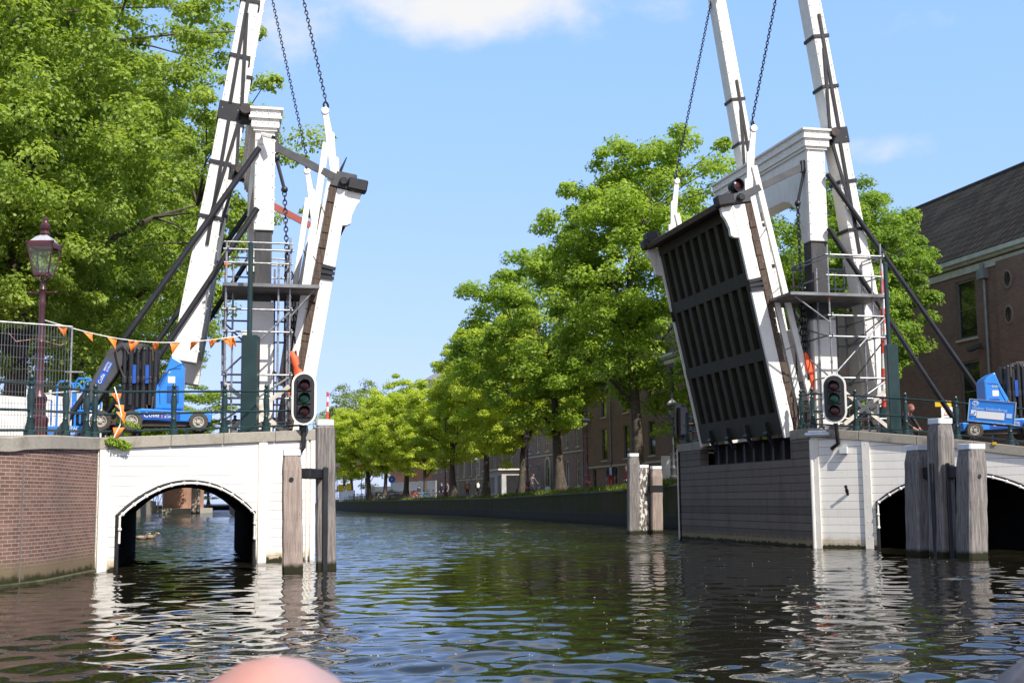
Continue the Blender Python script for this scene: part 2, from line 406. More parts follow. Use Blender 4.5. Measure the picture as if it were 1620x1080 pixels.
# ------------------------------------------------------------------ water
def build_water():
    rs = [1.0]
    while rs[-1] < 420: rs.append(rs[-1]*(1.0045 if rs[-1] < 22 else 1.0024 if rs[-1] < 120 else 1.006)+.004)
    rs += [520, 700, 1000, 1800]
    fine = np.radians(np.linspace(-27, 27, 290)); angs = np.concatenate([np.radians(np.linspace(-100, -28, 40)), fine, np.radians(np.linspace(28, 100, 40))])
    r = np.array(rs)[:, None]; a = angs[None, :]
    x = r*np.sin(a); y = r*np.cos(a); z = np.zeros_like(x)
    rng = np.random.default_rng(5)
    sp = np.broadcast_to(np.gradient(np.array(rs))[:, None], x.shape)
    for i in range(80):
        lam = .17*(6.0 ** rng.random()); th = rng.normal(0, .55)+1.5
        k = 2*np.pi/lam; amp = lam*WAVE*(.6+.8*rng.random())
        fade = np.clip((lam/sp-2.5)/3, 0, 1)
        # gentle gusts: patches of rougher and calmer water
        z += fade*amp*np.sin(k*(np.cos(th)*x+np.sin(th)*y)+rng.random()*6.28)
    gust = .75+.45*np.sin(x*.21+1.2+.6*np.sin(y*.13))*np.sin(y*.17+.5+.5*np.sin(x*.11))
    z *= gust*np.clip((190-r)/70, .0, 1)*(1+.5*np.clip((r-22)/25, 0, 1))
    V = np.stack([x, y, z], -1).reshape(-1, 3); nr, na = x.shape
    idx = np.arange(nr*na).reshape(nr, na)
    Fq = np.stack([idx[:-1, :-1], idx[:-1, 1:], idx[1:, 1:], idx[1:, :-1]], -1).reshape(-1, 4)
    o = fast_mesh('water', V, Fq, WATER, smooth=True); struct(o)
WAVE = .0030
def fast_mesh(name, V, Fq, mat, parent=None, smooth=False):
    me = bpy.data.meshes.new(name); n = Fq.shape[1]
    me.vertices.add(len(V)); me.vertices.foreach_set('co', np.ascontiguousarray(V, dtype=np.float32).ravel())
    me.loops.add(Fq.size); me.loops.foreach_set('vertex_index', np.ascontiguousarray(Fq, dtype=np.int32).ravel())
    me.polygons.add(len(Fq)); me.polygons.foreach_set('loop_start', np.arange(0, Fq.size, n, dtype=np.int32))
    if smooth: me.polygons.foreach_set('use_smooth', np.ones(len(Fq), dtype=bool))
    me.update(); me.validate(); me.materials.append(mat)
    o = bpy.data.objects.new(name, me); COL.objects.link(o); o.parent = parent; return o
def water_mat():
    m = base_mat('canal_water'); t = NT(m); p = t.pos()
    h1 = t.noise(t.mapv(p, (1, .8, 1)), 1.6, 3, .5); h2 = t.noise(t.mapv(p, (1, .8, 1)), 5.5, 3, .6)
    h = t.math('ADD', t.math('MULTIPLY', h1, .7), t.math('MULTIPLY', h2, .22))
    sy = t.n('ShaderNodeSeparateXYZ'); t.set(sy.inputs[0], p)
    nb = t.n('ShaderNodeBump'); nb.inputs['Distance'].default_value = .10; t.set(nb.inputs['Height'], t.math('MULTIPLY', h, t.math('ADD', .07, t.math('MULTIPLY', t.ramp(sy.outputs[1], 22, 58), 2.6))))
    nb.inputs['Strength'].default_value = 1; nz = nb.outputs[0]
    b = t.out((.010, .009, .005), .02, 0, nz); b.inputs['IOR'].default_value = 1.33; b.inputs['Specular IOR Level'].default_value = .5
    return m
WATER = water_mat(); build_water()
# ------------------------------------------------------------------ setting: banks, street, bridge decks
ZD = 2.98
def sheet(name, pts, mat):  # polygon fan-free: pts is a grid of rows
    b = MB(); b.grid(pts); return struct(b.build(name, mat))
QP = [PL(18.6, 13.0, 0), onz(1064, 834, 0), onz(986, 830, 0), onz(780, 817, 0), onz(533, 807, 0), PL(19.2, 215, 0)]
QP[0] = QP[1]+(QP[1]-QP[2]).normalized()*13.5
QH = [2.6, 1.98, 1.82, 1.52, 1.36, 1.36]
def qpoint(f):   # point on the right quay edge, f counts quay corners
    i = min(int(f), len(QP)-2); g = f-i; p = QP[i].lerp(QP[i+1], g); p.z = lerp(QH[i], QH[i+1], g); return p
rows = []
for i in range(len(QP)):
    e = QP[i]; z = QH[i]-.02
    rows.append([Vector((e.x, e.y, z))+C*d*1.0 for d in (.0, .35, 4, 9, 15, 40, 300)])
sheet('quay_street', rows, PAVE)
LCOR = onz(150, 905, 0); LPIL = onz(415, 890, 0); W75 = onz(75, 920, 0); W0 = onz(0, 930, 0); RPIL = onz(1377, 868, 0)
RDIR = (RPIL-R0).normalized(); REND = R0+RDIR*9.0
LDIR = (L0-LCOR).normalized()
# left bank platform + deck (meets the pier), right deck + approach
TD = 9.2
b = MB()
def q(p, z): return Vector((p.x, p.y, z))
left_edge = [q(LCOR, 2.60), q(LPIL, 2.84), q(L0, 2.94)]
back = [q(PL(-5.2, 9.6, 0), 2.6), q(PL(-1.3, TD, 0), 2.84), q(PL(0, TD, 0), 2.94)]
b.grid([[p+(Vector((-.02, .02, 0)) if i < 2 else Vector()) for i, p in enumerate(left_edge)], back]); struct(b.build('bridge_road', ASPH))
b = MB()
far_l = [PL(-5.25, t, 2.58) for t in (9.6, 60, 140, 215)]
pl = [q(W0, 2.42)+Vector((-1.6, -1.6, 0)), q(W0, 2.42), q(W75, 2.5), q(LCOR, 2.6), far_l[0]]
b.grid([[p+Vector((-k, 0, 0)) for k in (.12, 3.5, 12, 60, 300)] for p in pl]); struct(b.build('left_quay_ground', PAVE))
b = MB()
lb = [PL(-9.4, t, z) for t, z in ((9.2, 2.55), (20, 2.2), (60, 1.8), (140, 1.5), (215, 1.4))]
b.grid([[p+C*(-k) for k in (0, 4, 12, 60, 300)] for p in lb]); struct(b.build('far_left_street', PAVE))
b = MB()
edge = [q(R0, 3.0), q(RPIL, 2.84), q(R0+RDIR*4.6, 2.4), q(REND, 2.0), q(REND+Vector((4, -.6, 0)), 2.0), q(REND+Vector((60, -4, 0)), 2.0)]
bk = [PR(0, 9.7, 3.0), PR(1.2, 9.7, 2.9), PR(5.3, 12.2, 2.55), PR(9, 12.2, 2.55), PR(14, 12.2, 2.4), PR(70, 14, 2.3)]
b.grid([edge, [a.lerp(c, .5) for a, c in zip(edge, bk)], bk]); struct(b.build('right_bridge_road', ASPH))
b = MB(); b.grid([[PL(s, 214, 1.33) for s in (-400, -40, 19, 400)], [PL(s, 1600, 1.33) for s in (-1600, -40, 19, 1600)]]); struct(b.build('far_ground', PAVE))
# ------------------------------------------------------------------ bridge abutments
def arch_profile(x0, x1, zs, za, n=16):
    pts = [(x0, -.4), (x0, zs)]
    for i in range(1, n):
        f = i/n
        pts.append((lerp(x0, x1, f), zs+(za-zs)*(1-abs(2*f-1)**2.1)))
    return pts+[(x1, zs), (x1, -.4)]
def abutment(origin, d, out, length, ax0, ax1, zs, za, ztop, pil, clad, pierpts, label, corner_w):
    """timber-clad approach wall along d from origin (pier corner); out = outward normal; ztop(x) coping underside"""
    root = thing('bridge_abutment', label, 'bridge abutment', origin.copy(), group='timber clad bridge abutments')
    P = lambda x, z, o=0: origin+d*x+Z*z+out*o
    ar = arch_profile(ax0, ax1, zs, za)
    poly = [(0, -.4)]+ar+[(length, -.4), *[(length*(1-k/8), ztop(length*(1-k/8))) for k in range(9)]]
    b = MB(); b.prism([P(x, z) for x, z in poly], -out*.045); b.build('cladding', clad, root)
    b = MB()   # coping stones, slightly uneven joints
    x = -.05; rnd = random.Random(3)
    while x < length:
        x2 = min(length+.02, x+rnd.uniform(1.2, 1.7)); 
        pr = [P(x+.006, ztop(x), .06), P(x2-.006, ztop(x2), .06), P(x2-.006, ztop(x2)+.24, .06), P(x+.006, ztop(x)+.24, .06)]
        b.prism(pr, -out*.5); x = x2
    b.build('coping', CONC, root, bevel=.012)
    for px, wd in pil:
        b = MB(); b.prism([P(px-wd/2, -.3, .002), P(px+wd/2, -.3, .002), P(px+wd/2, ztop(px), .002), P(px-wd/2, ztop(px), .002)], out*.045)
        for k in range(7): b.ball(P(px, .3+k*.4, .045), .014, 6, 4)
        b.build('pilaster', OFFW, root)
    # barrel of the arch running through under the road
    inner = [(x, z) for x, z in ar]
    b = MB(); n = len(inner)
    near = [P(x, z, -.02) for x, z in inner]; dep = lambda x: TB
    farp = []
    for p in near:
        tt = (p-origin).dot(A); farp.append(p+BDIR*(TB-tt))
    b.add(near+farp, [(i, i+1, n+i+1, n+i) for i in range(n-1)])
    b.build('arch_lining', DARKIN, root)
    # dark edge board and white pipe of lights round the arch
    b = MB(); b.tube([P(x, z, .015) for x, z in ar[0:]], .045, 6); b.build('arch_edge', BLACK, root)
    b = MB(); low = .55
    path = [(ax0+.0, low)]+[(x, z) for x, z in ar[1:-1]]+[(ax1, low)]
    mid = (ax0+ax1)/2
    path = [(mid+(x-mid)*.985, z-.03 if z > zs-.02 else z) for x, z in path]
    b.tube([P(x, z, .06) for x, z in path], .024, 6)
    acc = 0
    for i in range(len(path)-1):
        p = Vector((path[i][0], 0, path[i][1])); qn = Vector((path[i+1][0], 0, path[i+1][1])); l = (qn-p).length; s0 = .0
        while acc <= l:
            e = p+(qn-p)*(acc/l); b.ball(P(e.x, e.z, .07), .042, 8, 5); acc += .33
        acc -= l
    b.build('arch_tube_light', WHITE, root, smooth=True)
    return root, P
TB = 9.1
BDIR = ray(285, 795.); BDIR.z = 0; BDIR = BDIR.normalized()
lenL = (LCOR-L0).length; dl = (LCOR-L0).normalized(); outL = Vector((dl.y, -dl.x, 0))
if outL.y > 0: outL = -outL
zL = lambda x: lerp(2.80, 2.43, min(1, x/lenL))
xj = lambda u, v: (onz(u, v, 0)-L0).dot(dl)
rootL, PLW = abutment(L0, dl, outL, lenL, xj(413, 891), xj(169, 902.5), 1.12, 1.80, zL,
                 [((LPIL-L0).length, .24), (.1, .14), (.28, .05), (lenL-.12, .22)], CLADL, None, 'sunlit white timber clad bridge abutment with a low black arch, beside the curved brick wall', 0)
# left pier face (towards the passage)
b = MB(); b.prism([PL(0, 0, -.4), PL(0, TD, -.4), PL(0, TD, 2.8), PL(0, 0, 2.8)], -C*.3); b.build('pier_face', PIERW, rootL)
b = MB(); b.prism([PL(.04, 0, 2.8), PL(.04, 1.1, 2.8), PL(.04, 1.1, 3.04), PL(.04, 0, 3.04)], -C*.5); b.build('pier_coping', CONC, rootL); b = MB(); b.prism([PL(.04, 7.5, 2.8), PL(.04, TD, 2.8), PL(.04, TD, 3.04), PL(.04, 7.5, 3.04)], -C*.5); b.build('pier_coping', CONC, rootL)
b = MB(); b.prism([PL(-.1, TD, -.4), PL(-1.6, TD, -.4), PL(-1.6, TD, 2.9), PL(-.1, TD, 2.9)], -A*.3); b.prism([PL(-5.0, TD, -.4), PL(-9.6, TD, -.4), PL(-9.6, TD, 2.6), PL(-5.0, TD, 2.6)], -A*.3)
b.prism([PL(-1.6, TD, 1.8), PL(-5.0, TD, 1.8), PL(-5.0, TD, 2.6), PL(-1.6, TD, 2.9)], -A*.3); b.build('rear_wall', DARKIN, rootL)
zR = lambda x: lerp(2.90, 2.36, min(1.6, x/5.0)) if x > .8 else 2.90-.05*x
zR = lambda x: 2.92-.09*x-.006*x*x
xr = lambda u, v: (onplane(u, v, R0, Vector((RDIR.y, -RDIR.x, 0)))-R0).dot(RDIR)
outR = Vector((RDIR.y, -RDIR.x, 0)); outR = outR if outR.y < 0 else -outR
ax0 = xr(1388, 800); rootR, PRW = abutment(R0, RDIR, outR, 9.0, ax0, ax0+4.15, 1.20, 1.90, zR,
                 [((RPIL-R0).length, .2), (.09, .2), (ax0+4.5, .2)], CLADR, None, 'white timber clad bridge abutment in flat light with a black arch behind three mooring piles', 0)
tg = 9.9
t1 = 7.45
b = MB()
zt = 3.0; zn = 2.38
b.prism([PR(0, 0, -.4), PR(0, tg, -.4), PR(0, tg, zn-.01), PR(0, 0, zn-.01)], C*.3)
b.prism([PR(0, 0, zn), PR(0, 1.25, zn), PR(0, 1.25, zt-.1), PR(0, 0, zt-.1)], C*.3)
b.prism([PR(0, t1+.45, zn), PR(0, tg, zn), PR(0, tg, zt-.1), PR(0, t1+.45, zt-.1)], C*.3)
b.build('pier_face', PIERW, rootR)
b = MB(); b.prism([PR(.5, 1.25, zn), PR(.5, t1+.45, zn), PR(.5, t1+.45, zt), PR(.5, 1.25, zt)], C*.3)
b.prism([PR(.0, 1.25, zn-.012), PR(.0, t1+.45, zn-.012), PR(.5, t1+.45, zn-.012), PR(.5, 1.25, zn-.012)], Z*.014)
for i in range(9): b.box(PR(.42, 1.7+i*.68, zn+.3), (.18, .12, .6), (C, A, Z))
b.build('pier_recess', DTIMB, rootR)
b = MB()
b.prism([PR(-.03, -.02, zt-.1), PR(-.03, 1.22, zt-.1), PR(-.03, 1.22, zt+.16), PR(-.03, -.02, zt+.16)], C*.5); b.build('pier_coping', CONC, rootR, bevel=.012); b = MB()
b.prism([PR(-.03, t1+.2, zt-.1), PR(-.03, tg, zt-.1), PR(-.03, tg, zt+.16), PR(-.03, t1+.2, zt+.16)], C*.5)
b.build('pier_coping', CONC, rootR, bevel=.012)
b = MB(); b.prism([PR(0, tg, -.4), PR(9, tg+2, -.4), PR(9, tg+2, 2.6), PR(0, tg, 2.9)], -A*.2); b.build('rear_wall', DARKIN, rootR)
b = MB(); b.tube([PR(-.015, tg, -.2), PR(-.015, tg, 3.0)], .03, 6); b.build('corner_strip', OFFW, rootR)
b = MB(); pc = PRW(.06, 0, .0)
b.tube([PRW(.0, -.3, .03), PRW(.0, 2.86, .03)], .05, 8); b.build('corner_post', OFFW, rootR)
# small fittings on the two walls
def fit(name, label, cat, fn, mat, **k):
    b = MB(); fn(b); o = b.build(name, mat, None, **k); return tag(o, label, cat)
fit('junction_box', 'small pale grey junction box on the white planks under the right traffic light', 'junction box',
    lambda b: (b.box(PRW(.88, 2.55, .07), (.2, .12, .18), (RDIR, outR, Z)), b.tube([PRW(.85, 2.47, .08), PRW(.8, 2.36, .05), PRW(.7, 2.33, .03), PRW(.6, 2.38, .01)], .008, 5)), paint('box_grey', (.6, .62, .64), .4), bevel=.012)
fit('wall_spout', 'small black spout sticking out of the white planks below the junction box', 'spout',
    lambda b: b.lathe(PRW(.92, 1.40, .0), [(.035, 0), (.04, .05), (.05, .12), (.03, .2), (.045, .25)], 10, (RDIR, Z, (outR*.6+Z*.8).normalized())), BLACK, smooth=True)
fit('tube_lamp', 'silver tube lamp along the coping at the corner of the right abutment', 'lamp',
    lambda b: (b.tube([PRW(-.1, 2.98, .16), PRW(.55, 2.98, .16)], .06, 10), b.box(PRW(.22, 3.06, .1), (.5, .12, .05), (RDIR, outR, Z))), paint('silver', (.6, .62, .66), .3, .4), smooth=True)
p = onplane(1573, 701, R0+outR*.07, outR)
fit('reflector', 'tiny yellow square reflector on the right coping', 'reflector', lambda b: b.box(p, (.09, .03, .07), (RDIR, outR, Z)), YELLOW)
# ------------------------------------------------------------------ curved brick quay wall on the left
root = thing('quay_wall', 'curved red brick quay wall with a stone coping at the left edge', 'quay wall', W0.copy())
ctrl = [Vector((-60, 15, 0)), Vector((-14, 17.6, 0)), Vector((-10.3, 18.6, 0)), Vector((-8.95, 19.6, 0)), W0, onz(30, 926.5, 0), W75, onz(115, 911.5, 0), LCOR-Vector((.03, 0, 0))]
def smooth_path(pts, n=6):
    o = []
    for i in range(len(pts)-1):
        p0 = pts[max(i-1, 0)]; p1 = pts[i]; p2 = pts[i+1]; p3 = pts[min(i+2, len(pts)-1)]
        for k in range(n):
            t = k/n; o.append(.5*((2*p1)+(p2-p0)*t+(2*p0-5*p1+4*p2-p3)*t*t+(3*p1-p0-3*p2+p3)*t**3))
    return o+[pts[-1]]
qw = smooth_path(ctrl)
def wallmesh(path, z0, z1f, off0, mat, name, parent, thick=.3):
    """vertical wall sheet along a path, with UV by arc length"""
    n = len(path); V = []; Fc = []; U = []; acc = 0
    for i, p in enumerate(path):
        if i: acc += (p-path[i-1]).length
        d = (path[min(i+1, n-1)]-path[max(i-1, 0)]).normalized(); o = Vector((d.y, -d.x, 0))*off0
        z1 = z1f(i/(n-1)) if callable(z1f) else z1f
        V += [p+o+Z*z0, p+o+Z*z1]; U += [(acc, z0), (acc, z1)]
    for i in range(n-1): Fc.append((2*i, 2*i+2, 2*i+3, 2*i+1))
    b = MB(); b.add(V, Fc); ob = b.build(name, mat, parent); uv = ob.data.uv_layers[0].data
    for pl_ in ob.data.polygons:
        for li, vi in zip(pl_.loop_indices, pl_.vertices): uv[li].uv = U[vi]
    return ob
cz = lambda f: 2.22+.22*max(0, (f-.5)*2)
wallmesh(qw, -.4, cz, 0, QBRICK, 'brickwork', root)
b = MB(); n = len(qw); acc = 0
def copestrip(b, path, zf, h, off_out, off_in, n0=0):
    n = len(path); ring = []
    for i, p in enumerate(path):
        d = (path[min(i+1, n-1)]-path[max(i-1, 0)]).normalized(); o = Vector((d.y, -d.x, 0)); z = zf(i/(n-1))
        ring.append([p+o*off_out+Z*z, p+o*off_out+Z*(z+h-.02), p+o*(off_out-.02)+Z*(z+h), p-o*off_in+Z*(z+h), p-o*off_in+Z*z])
    for i in range(n0, n-1):
        a_, c_ = ring[i], ring[i+1]
        g = .004
        a2 = [x.lerp(y, g/max(.01, (y-x).length)) for x, y in zip(a_, c_)] if i % 5 == 0 else a_
        vs = a2+c_; b.add(vs, [(j, 5+j, 5+(j+1) % 5, (j+1) % 5) for j in range(5)]+[(0, 1, 2, 3, 4), (9, 8, 7, 6, 5)])
copestrip(b, qw, cz, .24, .05, .5); b.build('coping', CONC, root)
b = MB(); copestrip(b, qw, lambda f: -.3, .36, .07, .3); b.build('footing', paint('wet_slime', (.05, .05, .02), .5, var=.4, dirt=(.15, .13, .05), dirt_amt=.8), root)
b = MB(); k = 5*6; d = (qw[k+1]-qw[k]).normalized(); 
b.box(qw[k]+Vector((d.y, -d.x, 0))*.003+Z*1.1, (.03, .012, 2.2), (d, Vector((d.y, -d.x, 0)), Z)); b.build('wall_joint', paint('joint', (.16, .13, .12), .8), root)
# ------------------------------------------------------------------ far right quay wall
root = thing('quay_wall', 'long mossy brick quay wall below the row of trees', 'quay wall', QP[1].copy())
qf = [QP[0], QP[0].lerp(QP[1], .5), QP[1], QP[2], QP[2].lerp(QP[3], .5), QP[3], QP[4], QP[5]]
hh = [QH[0], 2.3, QH[1], QH[2], (QH[2]+QH[3])/2, QH[3], QH[4], QH[5]]
def path_sheet(path, zs0, zs1, off, mat, name, parent):
    V = []; Fc = []; U = []; acc = 0; n = len(path)
    for i, p in enumerate(path):
        if i: acc += (p-path[i-1]).length
        d = (path[min(i+1, n-1)]-path[max(i-1, 0)]).normalized(); o = Vector((-d.y, d.x, 0))*off
        V += [p+o+Z*zs0[i], p+o+Z*zs1[i]]; U += [(acc, zs0[i]), (acc, zs1[i])]
    b = MB(); b.add(V, [(2*i, 2*i+1, 2*i+3, 2*i+2) for i in range(n-1)]); ob = b.build(name, mat, parent); uv = ob.data.uv_layers[0].data
    for pl_ in ob.data.polygons:
        for li, vi in zip(pl_.loop_indices, pl_.vertices): uv[li].uv = U[vi]
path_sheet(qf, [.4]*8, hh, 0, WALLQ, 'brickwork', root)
path_sheet(qf, [-.4]*8, [.55]*8, .12, timber('wet_timber', (.055, .042, .024), algae=True), 'timber_kerb', root)
path_sheet([p for p in qf], [.55]*8, [.58]*8, .125, timber('kerb_edge', (.10, .08, .05), algae=False), 'kerb_edge', root)
b = MB()
for i in range(7):
    a_, c_ = qf[i], qf[i+1]; d = (c_-a_).normalized(); o = Vector((-d.y, d.x, 0))
    vs = []
    for p, h in ((a_, hh[i]), (c_, hh[i+1])):
        vs += [p+o*.04+Z*(h-.1), p+o*.04+Z*(h+.02), p-o*.35+Z*(h+.02), p-o*.35+Z*(h-.1)]
    b.add(vs, [(0, 1, 5, 4), (1, 2, 6, 5), (2, 3, 7, 6), (3, 0, 4, 7)])
b.build('coping', stone('mossy_coping', (.2, .19, .13), stain=(.07, .085, .025), stain_amt=.85), root)
# ------------------------------------------------------------------ portals
def portal(side):
    Lf = side == 'L'; PP = PL if Lf else PR; sg = -1 if Lf else 1; sz = szL if Lf else szR; T0 = 1.1; T1 = 7.55; D = .55
    if Lf:
        qa = -sz(434, 300, T0)[0]; qb = -sz(402.5, 300, T0)[0]; ztop = sz(420, 170, T0)[1]; zb = sz(420, 364, T0)[1]
    else:
        qa = sz(1279, 300, T0)[0]; qb = sz(1307, 300, T0)[0]; ztop = sz(1297, 204, T0)[1]; zb = sz(1293, 381, T0)[1]
    G = lambda qq, t, z: PP(sg*qq, t, z)
    lab = 'white drawbridge portal frame seen edge-on in front of the big trees' if Lf else 'white drawbridge portal frame with a visible round-cornered gateway, beside the brick building'
    root = thing('bridge_portal', lab, 'bridge portal', G((qa+qb)/2, (T0+T1)/2, ZD), group='drawbridge portals')
    zl = ztop-.62
    out = [(T0, zb), (T0, zl), (T1, zl), (T1, zb), (T1-D, zb)]
    zt_ = zb+1.5; r = 1.25
    cur = []
    for i in range(9):
        a = math.pi/2*i/8; cur.append((T1-D-r*(1-math.cos(a)), zb+.25+(zt_-zb-.25)*math.sin(a)))
    cur2 = [(T0+T1-t, z) for t, z in reversed(cur)]
    out += cur+cur2+[(T0+D, zb)]
    b = MB(); b.prism([G(qa, t, z) for t, z in out], C*sg*(qb-qa)); b.build('frame', WHITE, root, bevel=.01)
    b = MB()
    for (z0, z1, e) in ((zl, zl+.08, .05), (zl+.08, zl+.3, .10), (zl+.3, zl+.36, .16), (zl+.36, zl+.52, .13), (zl+.52, zl+.58, .19)):
        b.box(G((qa+qb)/2, (T0+T1)/2, (z0+z1)/2), (qb-qa+2*e, T1-T0+2*e, z1-z0-.002), (C, A, Z))
    e = .17; p = [G(qa-e, T0-e, zl+.58), G(qb+e, T0-e, zl+.58), G(qb+e, T1+e, zl+.58), G(qa-e, T1+e, zl+.58)]
    m = [G((qa+qb)/2, T0+.1, zl+.66), G((qa+qb)/2, T1-.1, zl+.66)]
    b.add(p+m, [(0, 1, 4), (1, 2, 5, 4), (2, 3, 5), (3, 0, 4, 5)])
    for k in range(18):
        t = T0+.1+k*(T1-T0-.2)/17
        b.ball(G(qa-.11, t, zl+.2), .022, 6, 4); b.ball(G(qb+.11, t, zl+.2), .022, 6, 4); b.ball(G(qa-.14, t, zl+.44), .022, 6, 4); b.ball(G(qb+.14, t, zl+.44), .022, 6, 4)
    for k in range(4):
        for zz, e in ((zl+.2, .11), (zl+.44, .14)): b.ball(G(qa+.02+k*(qb-qa-.04)/3, T0-e, zz), .02, 6, 4)
    b.build('cornice', WHITE, root)
    # posts: bare dark timber where the casing is off, cased again below
    for t in (T0, T1-D):
        b = MB(); b.box(G((qa+qb)/2, t+D/2, (zb+6.1)/2), (qb-qa-.08, D-.1, zb-6.1), (C, A, Z)); b.build('bare_post', DTIMB, root)
        b = MB(); b.box(G((qa+qb)/2+.04, t+D/2, (6.25+ZD)/2-.05), (qb-qa+.14, D+.06, 6.25-ZD+.1), (C, A, Z))
        for k in range(7): b.ball(G(qa+.03, t-.03, 3.5+k*.42), .022, 6, 4); b.ball(G(qb+.07, t-.03, 3.5+k*.42), .022, 6, 4)
        b.build('cased_post', OFFW, root, bevel=.008)
        b = MB()
        for k in range(9):
            z = zb+.2+k*.3
            for qq in (qa+.04, qb-.04):
                if t == T0: b.ball(G(qq, t-.005, z), .024, 6, 4)
            b.ball(G(qb+.005, t+.07, z), .024, 6, 4); b.ball(G(qa-.005, t+.07, z), .024, 6, 4)
        b.build('bolt_heads', WHITE, root, smooth=True)
        pass
    # raking struts
    if Lf: S = [((403, 245), (150, 605)), ((400, 340), (255, 560))]
    else: S = [((1308, 285), (1535, 610)), ((1310, 370), (1500, 660))]
    for t_ in (T0-.12, T1+.12):
        for (u1, u2) in S:
            s1, z1 = sz(*u1, T0+.1); s2, z2 = sz(*u2, T0+.1)
            k = (z1-2.75)/(z1-z2); 
            b = MB(); b.tube([PP(s1-sg*.1, t_, z1+.12), PP(s1+(s2-s1)*k, t_, 2.75)], .075, 10); b.build('raking_strut', BLACK, root, smooth=True)
    # pivot shaft on top
    qp = qb+.28
    for t_ in (T0+D/2, T1-D/2):
        b = MB(); b.tube([G(qp-.02, t_-.5, ztop-.12), G(qp-.02, t_+.5, ztop-.12)], .13, 12); b.box(G(qb+.2, t_, ztop-.2), (.5, .34, .3), (C, A, Z)); b.tube([G(qb+.05, t_-.33, ztop-.15), G(qb+.05, t_+.33, ztop-.15)], .16, 12)
        b.build('pivot_bearing', paint('rusty_iron', (.03, .022, .02), .6, var=.4, dirt=(.16, .08, .05), dirt_amt=.5), root, smooth=True)
    return root, qa, qb, ztop, zb
PLR, qaL, qbL, ztL, zbL = portal('L'); PRR, qaR, qbR, ztR, zbR = portal('R')
# ------------------------------------------------------------------ balance beams
def beams(side):
    Lf = side == 'L'; PP = PL if Lf else PR; sg = -1 if Lf else 1; sz = szL if Lf else szR; T0 = 1.1; D = .55
    if Lf: pts = [(396, 0), (338.5, 300), (303.5, 500)]; zbot = 4.75; ztop = 17.6
    else: pts = [(1288, 0), (1327, 200), (1366, 420)]; zbot = 3.4; ztop = 18.4
    q3 = [(sg*sz(u, v, T0)[0], sz(u, v, T0)[1]) for u, v in pts]
    (qa, za), (qb, zb) = q3[0], q3[-1]
    sl = (qb-qa)/(zb-za); qat = lambda z: qa+(z-za)*sl
    zp = ztL-.15 if Lf else ztR-.15
    w = Vector((0, 0, 1)); dirq = sl; nrm = math.sqrt(1+sl*sl)
    def Bp(wd, c, t): # wd along beam from the pivot (up +), c across (+ = landward), t depth
        z = zp+wd/nrm; qq = qat(zp)+wd*sl/nrm; return PP(sg*(qq+c/nrm), t, z-c*sl/nrm)
    root = thing('balance_beam', ('raised pair of white balance beams leaning in front of the leafy trees' if Lf else 'raised pair of white balance beams leaning beside the brick building'), 'balance beam', Bp(0, 0, 4.3), group='raised balance beams')
    wt = (ztop-zp)*nrm; wb = (zbot-zp)*nrm
    hw = lambda x: .24+.06*max(0, min(1, (-x-1.5)/3.5))-.05*max(0, x/7)
    for t in (T0, 7.0):
        stn = [wt, 0, -1.5, -5, wb] if wb < -5 else [wt, 0, -1.5, wb]
        b = MB(); poly = [Bp(x, -hw(x), t) for x in stn]+[Bp(x, hw(x), t) for x in reversed(stn)]
        b.prism(poly, A*D); bm = b.build('beam', WHITE, root, bevel=.012)
        b = MB(); x = wb+.3
        while x < wt-.3:
            for c in (-hw(x)+.05, hw(x)-.05): b.ball(Bp(x, c, t-.004), .026, 6, 4)
            b.ball(Bp(x, -hw(x)-.004, t+.08), .026, 6, 4); x += .36
        b.tube([Bp(wb+.1, -hw(wb)+.05, t-.003), Bp(-1.5, -hw(-1.5)+.05, t-.003), Bp(wt, -hw(wt)+.05, t-.003)], .012, 5)
        b.tube([Bp(wb+.1, hw(wb)-.05, t-.003), Bp(-1.5, hw(-1.5)-.05, t-.003), Bp(wt, hw(wt)-.05, t-.003)], .012, 5)
        b.build('bolt_line', WHITE, bm, smooth=True)
        e = .035; f = .018
        for x in (2.95, 1.45, -1.35, -2.75):
            b = MB(); ax = ((Bp(1, 0, 0)-Bp(0, 0, 0)).normalized(), A, (Bp(0, 1, 0)-Bp(0, 0, 0)).normalized())
            b.box(Bp(x, 0, t+D/2), (.10, D+2*e, 2*hw(x)+2*e), ax); b.build('strap', BLACK, bm, bevel=.006)
        b = MB(); b.box(Bp(0, 0.02, t+D/2), (.46, D+.05, 2*hw(0)+.05), ax); b.build('pivot_plate', BLACK, bm, bevel=.006)
        b = MB(); n_ = A
        def ib(x1, c1, x2, c2): b.bar(Bp(x1, c1, t-f), Bp(x2, c2, t-f), .085, .05, A)
        ib(3.6, .06, .2, .02); ib(-.2, -.02, -3.45, -.05); ib(2.6, .02, .2, -.27); ib(-.2, -.27, -2.6, -.02)
        b.build('tie_bar', BLACK, bm)
    x1 = wb+.7; x2 = wb+3.3
    b = MB(); b.prism([Bp(x1, -.45 if not Lf else -.25, T0+D+.03), Bp(x2, -.24, T0+D+.03), Bp(x2, .25, T0+D+.03), Bp(x1, .27, T0+D+.03)], A*(7.0-T0-D-.06)); b.build('counterweight', paint('beige_counterweight', (.62, .58, .49), .5, var=.06, dirt=(.35, .3, .24)), root, bevel=.02)
    b = MB(); b.tube([Bp(wt-.3, -.1, T0+.2), Bp(wt-.3, -.1, 7.3)], .1, 10); b.build('cross_bar', BLACK, root, smooth=True)
    return root, Bp, wt, sl
BLr, BpL, wtL, slL = beams('L'); BRr, BpR, wtR, slR = beams('R')
